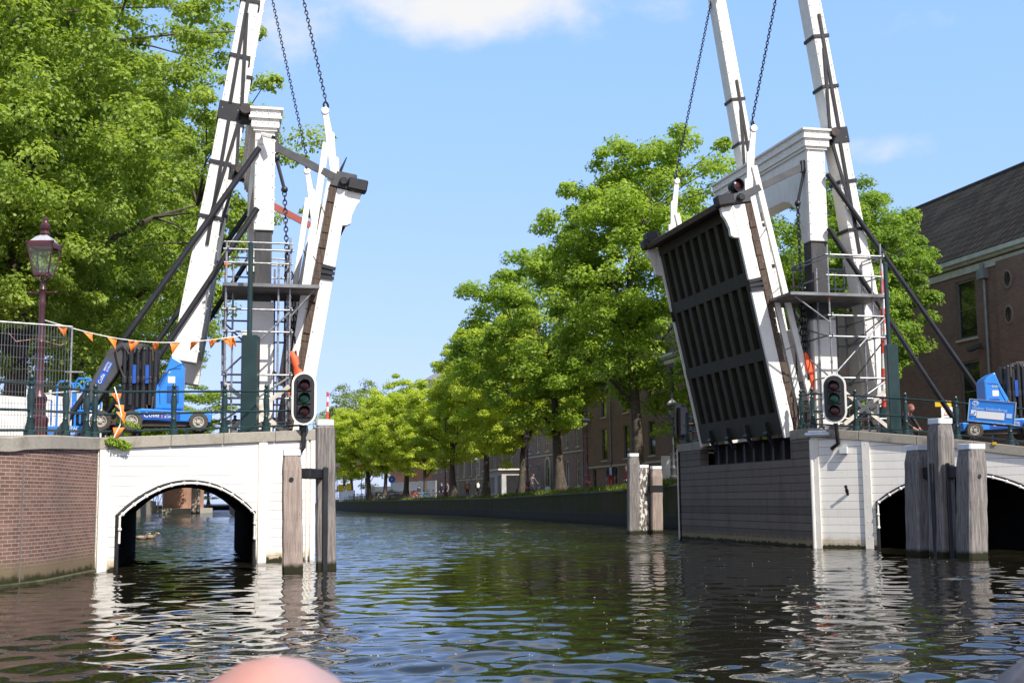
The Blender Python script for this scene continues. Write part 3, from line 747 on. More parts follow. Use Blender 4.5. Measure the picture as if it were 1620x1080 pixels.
# ------------------------------------------------------------------ chains
def chain(b, p, q, pitch=.1, thick=.016, wid=.036, sag=0.):
    p = Vector(p); q = Vector(q); d = q-p; n = max(2, int(d.length/pitch)); rnd = random.Random(int(d.length*100))
    pp = [p+d*(i/n)+Vector((0, 0, -sag*math.sin(math.pi*i/n))) for i in range(n+1)]
    ph = rnd.random()*.6
    for i in range(n):
        a_, c_ = pp[i], pp[i+1]; y = (c_-a_); l = y.length; y.normalize(); x = y.cross(A+C*.7).normalized(); zz = x.cross(y)
        ang = (math.pi/2 if i % 2 else 0)+.5; X = x*math.cos(ang)+zz*math.sin(ang); W = X.cross(y)
        b.torus((a_+c_)/2, l*.5+thick*.9, thick, (X, y, W), 10, 5, sx=wid/(l*.5+thick*.9))
    return b
LC = {}
def lift_chain(Bp, wt, side, t, eye, label):
    b = MB(); top = Bp(wt-.35, -.15, t)
    chain(b, top, eye+Z*.25); b.torus(eye+Z*.14, .09, .028, ((C+A).normalized(), Z, (C-A).normalized()), 14, 6); b.box(eye+Z*.02, (.06, .06, .12), (C, A, Z))
    o = b.build('lift_chain', BLACK, None, smooth=True); tag(o, label, 'chain', 'chains lifting the bridge leaves')
# ------------------------------------------------------------------ bridge leaves
def leaf(side):
    Lf = side == 'L'; PP = PL if Lf else PR; sg = -1 if Lf else 1; sz = szL if Lf else szR; T0 = 1.2; T1 = 7.4
    if Lf: di, do_, ti, to = (478, 590), (503, 590), (533, 290), (552, 297); 
    else: di, do_, ti, to = (1256, 673), (1237, 678), (1178, 315), (1148, 320)
    f = lambda px: (sg*sz(*px, T0)[0], sz(*px, T0)[1])
    di, do_, ti, to = map(f, (di, do_, ti, to))
    # deck axis from the hinge end up to the tip
    k = (di[1]-3.12)/(ti[1]-di[1]); base = (di[0]-(ti[0]-di[0])*k, 3.12)
    dq, dz = ti[0]-base[0], ti[1]-base[1]; Ln = math.hypot(dq, dz); ex = (dq/Ln, dz/Ln)
    nx = (ex[1], -ex[0])   # deck side (landward)
    if nx[0] < 0: nx = (-nx[0], -nx[1])
    Q = lambda x, n, t: PP(sg*(base[0]+ex[0]*x+nx[0]*n), t, base[1]+ex[1]*x+nx[1]*n)
    und = lambda px: ((px[0]-base[0])*nx[0]+(px[1]-base[1])*nx[1])
    ub = -.36; ut = und(to)
    if not Lf: ub, ut = -.34, -.42
    hu = lambda x: lerp(ub, ut, x/Ln)
    lab = 'raised bridge leaf seen from its white edge on the left pier' if Lf else 'raised bridge leaf showing its dark ribbed underside on the right pier'
    root = thing('bridge_leaf', lab, 'bridge leaf', Q(0, 0, 4.3), group='raised bridge leaves')
    axs = ((Q(1, 0, 0)-Q(0, 0, 0)).normalized(), A, (Q(0, 1, 0)-Q(0, 0, 0)).normalized())
    for t, th in ((T0, .1), (T1-.05, .05)):
        xm = Ln*.635; g = .17
        for (x0, x1) in ((-.1 if not Lf else -.3, xm-g), (xm+g, Ln-.12)):
            b = MB(); b.prism([Q(x0, hu(x0), t), Q(x1, hu(x1), t), Q(x1, -.02, t), Q(x0, -.02, t)], A*th)
            x = x0+.3
            while x < x1: b.ball(Q(x, -.08, t-.005 if t == T0 else t+.055), .024, 6, 4); x += .62
            b.build('side_girder', WHITE, root, bevel=.008)
        b = MB(); b.prism([Q(xm-g+.01, hu(xm)+.03, t+.02), Q(xm+g-.01, hu(xm)+.03, t+.02), Q(xm+g-.01, -.03, t+.02), Q(xm-g+.01, -.03, t+.02)], A*.06)
        for kx in (-.12, 0, .12): b.bar(Q(xm+kx, hu(xm)-.02, t-.02), Q(xm+kx*1.2, 0, t-.02), .09, .04, A)
        b.build('girder_joint', BLACK, root)
        # moulded corbel under the tip
        b = MB(); xs = [(Ln-.12, hu(Ln)-.33), (Ln-.35, hu(Ln)-.33), (Ln-.5, hu(Ln)-.26), (Ln-.75, hu(Ln)-.2), (Ln-.95, hu(Ln)-.21), (Ln-1.02, hu(Ln)-.12), (Ln-1.05, hu(Ln)+.02), (Ln-.12, hu(Ln)+.02)]
        b.prism([Q(x, n, t+.015) for x, n in xs], A*.14); b.build('corbel', WHITE, root, bevel=.01)
    # deck planking with stepped ends, road side
    b = MB(); x = 0; rnd = random.Random(2)
    while x < Ln-.15:
        b.box(Q(x+.1, .07+rnd.uniform(-.008, .008), (T0+T1)/2), (.192, T1-T0+.04+rnd.uniform(-.05, .05), .17), axs); x += .2
    b.build('deck', DECKT, root)
    # underframe: plate, ribs, cross members (all real depth)
    b = MB(); b.prism([Q(.0, -.06, T0+.1), Q(Ln-.2, -.06, T0+.1), Q(Ln-.2, -.03, T0+.1), Q(0, -.03, T0+.1)], A*(T1-T0-.2)); b.build('deck_underside', RECESS, root)
    nr = 10; wr = .26
    for i in range(nr):
        t = T0+.1+.02+(T1-T0-.24-wr)*i/(nr-1)
        b = MB(); b.prism([Q(0.1, hu(.1)+.05, t), Q(Ln-.15, hu(Ln)+.05, t), Q(Ln-.15, -.07, t), Q(.1, -.07, t)], A*wr); b.build('rib', OLIVE, root)
    for x, ww in ((.32, .62), (Ln*.345, .34), (Ln*.67, .36), (Ln-.26, .3)):
        b = MB(); b.prism([Q(x-ww/2, hu(x)+.04, T0+.1), Q(x+ww/2, hu(x)+.04, T0+.1), Q(x+ww/2, -.08, T0+.1), Q(x-ww/2, -.08, T0+.1)], A*(T1-T0-.2)); b.build('cross_member', OLIVE, root)
    for i in range(4):
        t = T0+1.0+i*1.38
        b = MB(); b.box(Q(.2, hu(0)+.0, t), (.4, .1, .14), axs); b.tube([Q(.08, hu(0)-.04, t-.13), Q(.08, hu(0)-.04, t+.13)], .075, 10); b.bar(Q(.1, hu(0)-.04, t), Q(-.3, hu(0)+.1, t), .1, .1, A)
        b.build('hinge', BLACK, root, bevel=.01)
    # tip: timber bumper, grey edge plate
    b = MB(); b.prism([Q(Ln-.12, hu(Ln)-.36, T0-.12), Q(Ln+.06, hu(Ln)-.36, T0-.12), Q(Ln+.06, hu(Ln)-.02, T0-.12), Q(Ln-.12, hu(Ln)-.02, T0-.12)], A*(T1-T0+(.24 if not Lf else -.35))); b.build('tip_bumper', DECKT, root, bevel=.02)
    b = MB(); b.prism([Q(Ln-.1, hu(Ln)-.02, T0-.05), Q(Ln+.1, hu(Ln)-.02, T0-.05), Q(Ln+.16, .1, T0-.05), Q(Ln-.1, .18, T0-.05)], A*(T1-T0+.1)); b.build('tip_plate', DGREY, root, bevel=.02)
    for t in (T0-.13, T1-.17)[:1 if Lf else 2]:
        b = MB(); b.box(Q(Ln+.05, hu(Ln)-.2, t+.15), (.3, .36, .5), axs); b.tube([Q(Ln+.05, -.15, t-.06), Q(Ln+.05, -.15, t+.3)], .11, 12); b.build('tip_casting', BLACK, root, bevel=.03)
    # hangers and railings on both edges, in the plane of the edge
    if Lf: E = [(516, 174), (529, 275), (516, 225), (465, 575), (524, 280), (470, 560)]
    else: E = [(1193, 202), (1187, 312), (1194, 262), (1287, 640), (1190, 300), (1268, 640)]
    e = [f(x) for x in E]
    for t in (T0+.06, T1-.06):
        V = lambda qz, dt=0: PP(sg*qz[0], t+dt, qz[1])
        b = MB(); d = (V(e[1])-V(e[0])); nrm = d.normalized().cross(A)
        lw = [(0, .05), (.33, .085), (.36, .14), (.72, .10), (.75, .17), (1, .13)]
        b.prism([V(e[0])+d*k+nrm*ww*(-sg) for k, ww in lw]+[V(e[0])+d*k-nrm*.09*(-sg) for k, ww in reversed(lw)], A*.07)
        b.tube([V(e[0], -.03)-C*sg*-.02, V(e[0], .1)-C*sg*-.02], .10, 14)
        b.build('hanger', WHITE, root, bevel=.006)
        b = MB(); b.bar(V(e[2]), V(e[3]), .17, .1, A); b.build('railing_bar', WHITE, root, bevel=.008)
        b = MB(); b.bar(V(e[4], .03), V(e[5], .03), .17, .08, A); b.build('railing_bar', WHITE, root, bevel=.008)
        for kk in (.25, .5, .75):
            b = MB(); m1 = V(e[2]).lerp(V(e[3]), kk); m2 = V(e[4]).lerp(V(e[5]), kk)
            x = (m2-Q(0, 0, t)).dot(axs[0]); b.bar(m1, Q(x, .05, t), .03, .03, A); b.build('railing_pin', STEELD, root)
    lab2 = 'thick black chain from the left portal beam to the near corner of the left leaf', 'black chain to the far corner of the left leaf, in front of the tree sprigs', 'black chain to the near corner of the right leaf, crossing the near balance beam', 'black chain to the far corner of the right leaf, ending before the treetops'
    Bp, wt = (BpL, wtL) if Lf else (BpR, wtR)
    for i, t in enumerate((T0+.08, T1-.06)): lift_chain(Bp, wt, side, t+.02, PP(sg*e[0][0], t+.02, e[0][1]), lab2[i+(0 if Lf else 2)])
    # stay bars from the portal to the leaf tip
    zst = sz(440, 231, T0)[1] if Lf else sz(1272, 262, T0)[1]; qs = (qaL if Lf else qaR)
    for i, (t, mt) in enumerate(((T0+.1, DGREY), (T1-.1, paint('red_oxide', (.3, .07, .05), .55) if Lf else DGREY))):
        b = MB(); p1 = PP(sg*(qs-.02), t, zst); p2 = Q(Ln+.05, -.25, t-.1 if i == 0 else t+.1); b.bar(p1, p2, .2, .05, A)
        ax2 = ((p2-p1).normalized(), A, (p2-p1).normalized().cross(A))
        b.tube([p2-A*.06, p2+A*.06], .15, 14); b.box(p1, (.16, .14, .34), (C, A, Z))
        o = b.build('stay_bar', mt, None, bevel=.006)
        tag(o, [['dark grey stay bar from the left portal to the near tip of the left leaf', 'red oxide stay bar at the far side of the left leaf'], ['dark grey stay bar from the right portal to the near tip of the right leaf', 'dark grey stay bar hidden behind the tip of the right leaf']][0 if Lf else 1][i], 'stay bar', 'stay bars holding the leaves')
    return root, Q, Ln, hu, axs
LLr, QL, LnL, huL, axL = leaf('L'); LRr, QR, LnR, huR, axR = leaf('R')
# lamps and spike on the tips
def tip_lamp(p, axs, label, n):
    r = thing('warning_lamp', label, 'lamp', p, group='lamps on the leaf tips')
    b = MB(); b.lathe(p, [(.02, -.16), (.13, -.15), (.17, -.02), (.19, .1), (.2, .2), (.175, .2), (.16, .08)], 16, n); b.box(p-Vector(n[2])*.05-Z*.2, (.2, .16, .3)); b.build('housing', BLACK, r, smooth=True)
    b = MB(); b.ball(p+Vector(n[2])*.07, .155, 14, 8, (1, 1, .45), n); b.build('lens', LENSR, r, smooth=True)
dn = (-A*.9+C*.25+Z*.05).normalized(); xx = dn.cross(Z).normalized(); yy = xx.cross(dn)
tip_lamp(QR(LnR+.42, huR(LnR)+.28, 1.35), axR, 'black lamp with a red lens on the near tip of the right leaf', (xx, yy, dn))
b = MB(); b.box(QR(LnR+.25, huR(LnR)-.1, 7.35), (.34, .42, .4), axR); tag(b.build('lamp_box', BLACK, None, bevel=.03), 'black lamp box on the far tip of the right leaf', 'lamp', 'lamps on the leaf tips')
r_ = thing('lamp_box', 'black lamp box with a thin spike on the tip of the left leaf', 'lamp', QL(LnL+.2, -.1, 1.4), group='lamps on the leaf tips')
b = MB(); b.box(QL(LnL+.22, -.2, 1.45), (.26, .4, .55), axL); b.build('housing', DGREY, r_, bevel=.03)
b = MB(); b.tube([QL(LnL+.3, -.02, 1.3), QL(LnL+.75, -.13, 1.3)], [.045, .012], 8); b.build('spike', BLACK, r_)
# ------------------------------------------------------------------ locating helpers on paths
def pu(p):
    d = p-CAM; return 810+F*d.dot(rt)/d.dot(fw)
def pv(p):
    d = p-CAM; return 540-F*d.dot(up)/d.dot(fw)
def on_path(u, path, inset=0.):
    best = None
    for i in range(len(path)-1):
        d = (path[i+1]-path[i]).normalized(); n = Vector((-d.y, d.x, 0))
        for k in range(60):
            p = path[i].lerp(path[i+1], k/60)+n*inset; e = abs(pu(p)-u)
            if best is None or e < best[0]: best = (e, p)
    return best[1]
def ground_pt(u, y, z): p = aty(u, 700, y); return Vector((p.x, p.y, z))
# ------------------------------------------------------------------ cast iron railings
def post(b, p, h=1.06):
    b.lathe(p, [(.105, 0), (.105, .1), (.075, .13), (.085, .16), (.05, .32), (.06, .34), (.048, .36), (.06, .55), (.072, .72), (.055, .8), (.06, .84), (.045, .86), (.045, .9), (.065, .92), (.065, .97), (.03, .99), (.05, 1.02), (.052, 1.05), (.03, 1.09)], 10)
def railing(pts, label, group='dark green cast iron railings', ends=None, skip=()):
    root = thing('railing', label, 'railing', pts[0].copy(), group=group)
    for i, p in enumerate(pts):
        if i in skip: continue
        b = MB(); post(b, p); b.build('post', GREEN, root, smooth=True)
    path = ([ends[0]] if ends and ends[0] else [])+pts+([ends[1]] if ends and ends[1] else [])
    for h in (.93, .47, .12):
        b = MB(); b.tube([p+Z*h for p in path], .024, 8); b.build('rail', GREEN, root, smooth=True)
lp = [Vector((p.x, p.y, 0)) for p in qw[24:]]
def lz(p):  # coping top on the curved wall
    return 2.46+.22*max(0, min(1, (p.y-20.9)/4.6))
P1 = []
for u in (38, 95, 129):
    p = on_path(u, lp, .2); p.z = lz(p); P1.append(p)
e0 = on_path(-90, lp, .2); e0.z = 2.46
railing(P1, 'dark green railing on the curved brick wall at the left edge', ends=(e0, None))
fl = [LCOR, LPIL, L0]; P2 = []
for u in (143, 183, 268, 349, 417, 478):
    p = on_path(u, fl, .18); p.z = zL((p-L0).dot(dl))+.24; P2.append(p)
railing(P2, 'dark green railing along the coping of the left abutment, in front of the blue lift')
fr_ = [R0, RPIL, REND]; P3 = [PR(.12, .75, 3.16)]
for u in (1290, 1363, 1443, 1525, 1612, 1690):
    p = on_path(u, fr_, .22); p.z = zR((p-R0).dot(RDIR))+.24; P3.append(p)
railing(P3, 'dark green railing along the coping of the right abutment, in front of the scaffold tower')
railing([PL(-.3, TD-.1, 2.98), PL(-1.7, TD-.1, 2.9), PL(-3.1, TD-.1, 2.8), PL(-4.5, TD-.1, 2.7)], 'dark green railing on the far side of the left abutment, seen behind the blue lift', ends=(None, PL(-9, TD, 2.6)))
railing([PR(.25, 7.9, 3.15), PR(.2, 9.5, 3.15), PR(1.5, 10.1, 3.05), PR(3, 10.8, 2.95)], 'dark green railing on the far side of the right pier, behind the raised leaf')
# ------------------------------------------------------------------ traffic lights
def traffic_light(c, n, hgt, wd, label, back=False, arm=None, group='traffic lights beside the passage'):
    n = Vector(n).normalized(); x = Z.cross(n).normalized(); root = thing('traffic_light', label, 'traffic light', c.copy(), group=group)
    def pill(w_, h_, k=12):
        r = w_/2; o = []
        for i in range(k+1): a = math.pi*i/k; o.append(c+x*(r*math.cos(a))+Z*(h_/2-r+r*math.sin(a)))
        for i in range(k+1): a = math.pi+math.pi*i/k; o.append(c+x*(r*math.cos(a))+Z*(-h_/2+r+r*math.sin(a)))
        return o
    b = MB(); b.prism([p-n*.03 for p in pill(wd, hgt)], n*.03); b.build('rim', WHITE if not back else BLACK, root)
    b = MB(); b.prism([p for p in pill(wd*.84, hgt-.16*wd)], n*.012)
    b.box(c-n*.14, (wd*.62, .2, hgt*.78), (x, n, Z)); b.build('backplate', BLACK, root, bevel=.01)
    for k, m in ((1, LENSR), (0, LENSG), (-1, LENSR)):
        q_ = c+Z*(k*hgt*.245)
        b = MB(); b.box(q_+n*.03, (wd*.56, .05, hgt*.22), (x, n, Z)); h = b.build('lamp_housing', paint('matt_black', (.012, .012, .013), .6), root, bevel=.012)
        b = MB(); b.ball(q_+n*.06, wd*.20, 16, 10, (1, 1, .35), (x, Z, n)); b.build('lens', m, h, smooth=True)
        b = MB(); r = wd*.235; pr = []; seg = 14
        vs = []; 
        for (rr, dd, aa) in ((r, .0, 1), (r*1.0, .20, 1)):
            for i in range(seg+1):
                a = math.radians(-20+220*i/seg); dpt = .05+dd*(max(0.25, math.sin(a)) if dd else 0)
                vs.append(q_+x*rr*math.cos(a)+Z*rr*math.sin(a)+n*dpt)
        b.add(vs, [(i, i+1, seg+2+i, seg+1+i) for i in range(seg)]); hd = b.build('hood', BLACK, h, smooth=True)
        sm = hd.modifiers.new('solid', 'SOLIDIFY'); sm.thickness = .008
    if arm:
        b = MB(); b.tube(arm, .055, 10); b.lathe(arm[0]-Z*.05, [(.075, 0), (.075, .09), (.06, .1)], 10); b.build('bracket', BLACK, root, smooth=True)
    return root
cl = aty(481, 630, 29.4); nl = (CAM-cl); nl.z = 0; nl = nl.normalized()
wl = on_path(472, fl, -.02)
traffic_light(cl, nl+C*.1, 1.24, .57, 'pill-shaped traffic light with a white rim in front of the left leaf', arm=[cl-nl*.2-Z*.55, Vector((cl.x, cl.y, 0))-nl*.2+Z*2.62, Vector((cl.x-.06, cl.y, 0))-nl*.2+Z*2.53, Vector((wl.x, wl.y, 2.52))])
cr = aty(1320, 630, 33.0); nr_ = (CAM-cr); nr_.z = 0; nr_ = nr_.normalized()
wr_ = on_path(1323, [R0, RPIL], -.02)
traffic_light(cr, nr_-C*.1, 1.30, .62, 'pill-shaped traffic light with a white rim in front of the right scaffold', arm=[cr-nr_*.2-Z*.55, Vector((cr.x+.05, cr.y, 0))-nr_*.2+Z*2.72, Vector((wr_.x, wr_.y, 2.6))])
cb = PR(.1, 10.4, 0); cb = aty(1077, 667, cb.y); 
traffic_light(cb, (A*1+C*-.3), 1.26, .58, 'back of a black pill-shaped traffic light behind the right pier, left of the leaf', back=True, arm=[cb-A*.2-Z*.1, cb-A*.3+C*.3-Z*.1, PR(.9, 10.2, cb.z-.1), PR(.9, 10.2, 2.9)])
# ------------------------------------------------------------------ scaffold towers
CLIP = paint('orange_clip', (.75, .13, .03), .5)
def scaffold(side, uL, uR, t0, t1, levels, top, plat, cant, label):
    PP, sz = (PL, szL) if side == 'L' else (PR, szR)
    s0 = sz(uL, 600, t0)[0]; s1 = sz(uR, 600, t0)[0]; zz = lambda v: sz((uL+uR)/2, v, t0)[1]
    lv = [zz(v) for v in levels]; zt = zz(top); zp = zz(plat)
    root = thing('scaffold_tower', label, 'scaffold', PP((s0+s1)/2, (t0+t1)/2, 2.95), group='scaffold towers round the portal posts')
    def piece(nm, p, q_, r=.026, m=STEEL):
        b = MB(); b.tube([p, q_], r, 8); return b.build(nm, m, root, smooth=True)
    rnd = random.Random(4 if side == 'L' else 9); sm = s0+(s1-s0)*.82
    for s in (s0, s1):
        for t in (t0, t1): 
            piece('standard', PP(s, t, 2.95), PP(s, t, zt+rnd.uniform(0, .35)))
            for k in range(6):
                z = 3.2+k*(zt-3.3)/5.5+rnd.uniform(-.1, .1)
                b = MB(); b.lathe(PP(s, t, z), [(.034, 0), (.034, .07)], 8); b.build('coupler', CLIP if rnd.random() < .5 else STEELD, root)
    piece('standard', PP(sm, t0+.02, 2.95), PP(sm, t0+.02, zp+.6)); piece('standard', PP(sm, t1, 2.95), PP(sm, t1, zt-.2)); sn = s0+(s1-s0)*.12; piece('standard', PP(sn, (t0+t1)/2, 2.95), PP(sn, (t0+t1)/2, zt-.3)); piece('standard', PP(s1, (t0+t1)/2, 2.95), PP(s1, (t0+t1)/2, zt-.1))
    for z in lv+[zt-.12]:
        for t in (t0, t1): piece('ledger', PP(s0-.08, t-.04, z), PP(s1+.08, t-.04, z), .024)
        for s in (s0, s1): piece('transom', PP(s+.04, t0-.1, z+.05), PP(s+.04, t1+.1, z+.05), .024)
    zs = sorted(lv)
    flip = 1
    for t in (t0-.06, t1+.06):
        zs2 = zs[::2]
        for i in range(len(zs2)-1):
            a, c = (s0, s1) if (flip if t < t1 else -flip) > 0 else (s1, s0)
            piece('brace', PP(a, t, zs2[i]+.05), PP(c, t, zs2[i+1]-.05), .024); 
    for i in range(0, len(zs)-1):
        piece('brace', PP(s0-.05, t0, zs[i]), PP(s0-.05, t1, zs[i+1]), .022); piece('brace', PP(s1+.05, t1, zs[i]), PP(s1+.05, t0, zs[i+1]), .022)
    b = MB(); b.bar(PP(s0, t0-.12, zs[0]+.9), PP(s1, t0-.12, zs[0]-.3), .1, .06, A); b.build('plank_brace', paint('pale_plank', (.55, .5, .43), .7, var=.2), root)
    b = MB(); b.bar(PP(s1, t0-.2, zs[0]+.85), PP(s0, t0-.2, zs[0]-.3), .1, .06, A); b.build('plank_brace', paint('pale_plank', (.55, .5, .43), .7), root)
    ca, cb_ = cant
    b = MB(); n = 6
    for k in range(n):
        t = t0-.1+(t1-t0+.2)*k/n
        if .95 < t < 1.6: 
            w2 = .9 if side == 'L' else .9
        b.box(PP((ca+cb_)/2, t+.17, zp), (abs(cb_-ca), (t1-t0+.2)/n-.02, .07), (C, A, Z))
    b.build('platform', paint('platform_deck', (.16, .15, .14), .7, .2, var=.3), root)
    b = MB(); b.bar(PP(ca, t0-.13, zp+.0), PP(cb_, t0-.13, zp+.0), .04, .08, Z); b.build('toe_board', STEELD, root)
    far_e = cb_ if abs(cb_-s1) > abs(ca-s0) else ca; near_s = s1 if far_e == cb_ else s0
    piece('brace', PP(near_s, t0, zp-.75), PP(far_e*.85+near_s*.15, t0, zp-.05), .022)
    for k in (.55, 1.05):
        for t in (t0, t1): piece('guard_rail', PP(s0-.06, t, zp+k), PP(s1+.06, t, zp+k), .022)
        for s in (s0, s1): piece('guard_rail', PP(s, t0, zp+k), PP(s, t1, zp+k), .022)
    b = MB(); b.bar(PP(s0+.2, t0+.5, zs[0]-.32), PP(s1-.2, t0+.4, zs[0]-.3), .3, .05, Z); b.bar(PP(s0+.1, t0+.9, zs[0]-.3), PP(s1-.5, t0+1.0, zs[0]-.25), .3, .3, Z); b.build('ground_frame', STEELD, root)
    return root
sa = szL(505, 452, .2)[0]; sb = szL(352, 452, .2)[0]
scaffold('L', 355, 457, .2, 2.2, [668, 630, 593, 525, 490], 388, 452, (sb, sa), 'scaffold tower around the left portal post, above the left abutment')
sa = szR(1247, 470, .0)[0]; sb = szR(1403, 470, .0)[0]
scaffold('R', 1317, 1402, .0, 2.1, [662, 630, 598, 533, 500], 398, 468, (sa, sb), 'scaffold tower beside the right portal post, behind the right traffic light')
# dark green barrier posts with a thin upper pole
def green_post(u, vb, vt, vmid, y, w, label):
    base = aty(u, vb, y); top = aty(u, vt, y); mid = aty(u, vmid, y); b0 = Vector((base.x, base.y, 2.9))
    r = thing('barrier_post', label, 'barrier post', b0, group='dark green barrier posts')
    b = MB(); b.box(b0+Z*(mid.z-2.9)/2, (w, w, mid.z-2.9)); b.box(b0+Z*.06, (w+.1, w+.1, .12)); b.build('casing', GREEN, r, bevel=.02)
    b = MB(); b.tube([Vector((b0.x-.04, b0.y, mid.z)), Vector((b0.x-.04, b0.y, top.z))], .06, 10); b.lathe(Vector((b0.x-.04, b0.y, top.z)), [(.065, 0), (.065, .06), (.03, .08)], 10); b.build('pole', GREEN, r, smooth=True)
    return Vector((b0.x, b0.y, mid.z))
gp = green_post(395, 680, 388, 531, 29.3, .36, 'dark green barrier post in front of the left scaffold, where the orange bunting ends')
green_post(1415, 678, 420, 545, 33.2, .3, 'dark green barrier post at the outer side of the right scaffold')
pa = aty(1399, 655, 34.6); pb = aty(1396, 418, 34.6)
r = thing('striped_barrier', 'raised red and white striped barrier arm behind the right scaffold tower', 'barrier arm', Vector((pa.x, pa.y, 3.0)))
b = MB(); b.m = 0; n = 10; mats = [paint('signal_red', (.7, .06, .03), .4), WHITE]
for k in range(n):
    b.m = k % 2; b.tube([pa.lerp(pb, k/n), pa.lerp(pb, (k+1)/n)], .075, 10)
b.build('arm', mats, r, smooth=True); b = MB(); b.box(pa-Z*.15, (.3, .3, .7)); b.build('hinge_box', GREEN, r, bevel=.02)
# ------------------------------------------------------------------ slack chains and orange ropes by the pivots
def slack(PP, sz, t, pts, thick, label, clo, clabel):
    b = MB(); P = [PP(sz(u, v, t)[0], t, sz(u, v, t)[1]) for u, v in pts]
    b.tube([P[0], P[1]], .045, 8); b.ball(P[1], .09, 10, 6); b.ball(P[0], .1, 10, 6)
    chain(b, P[1]-Z*.05, P[2], .11, .018, .045)
    chain(b, P[2], P[3], .17, thick, .075); chain(b, P[2]+C*.05, P[3]+C*.07-A*.05, .17, thick, .075)
    tag(b.build('locking_chain', BLACK, None, smooth=True), label, 'chain', 'slack chains beside the portals')
    Q = [PP(sz(u, v, t-.08)[0], t-.08, sz(u, v, t-.08)[1]) for u, v in clo]
    b = MB(); rad = [.07, .1, .085, .13, .10, .06][:len(Q)]
    b.tube(Q, rad, 9); rnd = random.Random(1); b.v = [tuple(Vector(v)+Vector((rnd.uniform(-.03, .03), rnd.uniform(-.03, .03), rnd.uniform(-.03, .03)))) for v in b.v]
    tag(b.build('safety_cloth', REDOR, None, smooth=True), clabel, 'safety cloth', 'orange cloths on the chains')
slack(PL, szL, 1.3, [(437, 250), (450, 300), (455, 430), (466, 590)], .024, 'black slack chain hanging between the left portal and the left leaf', [(462, 556), (466, 568), (470, 580), (474, 594)], 'orange cloth bound to the chain above the left traffic light')
slack(PR, szR, 1.3, [(1272, 270), (1262, 322), (1268, 462), (1273, 600)], .026, 'black slack chain hanging in front of the right portal post', [(1274, 558), (1279, 580), (1287, 605), (1290, 618), (1293, 642)], 'orange cloth hanging from the chain beside the right traffic light')
# security camera on the left portal
pc = PL(szL(414, 214, 1.05)[0], .98, szL(414, 214, 1.05)[1])
r = thing('security_camera', 'white security camera on the near side of the left portal post', 'security camera', pc)
b = MB(); b.bar(pc, pc+C*.26-A*.22-Z*.12, .12, .1, Z); b.build('body', WHITE, r, bevel=.02)
b = MB(); b.bar(pc+C*.26-A*.22-Z*.12, pc+C*.29-A*.245-Z*.134, .1, .08, Z); b.build('lens', BLACK, r)
b = MB(); b.tube([pc+A*.12-C*.02-Z*.1, pc-Z*.03], .025, 8); b.box(pc+A*.1-C*.02-Z*.14, (.12, .05, .16), (C, A, Z)); b.build('bracket', WHITE, r)
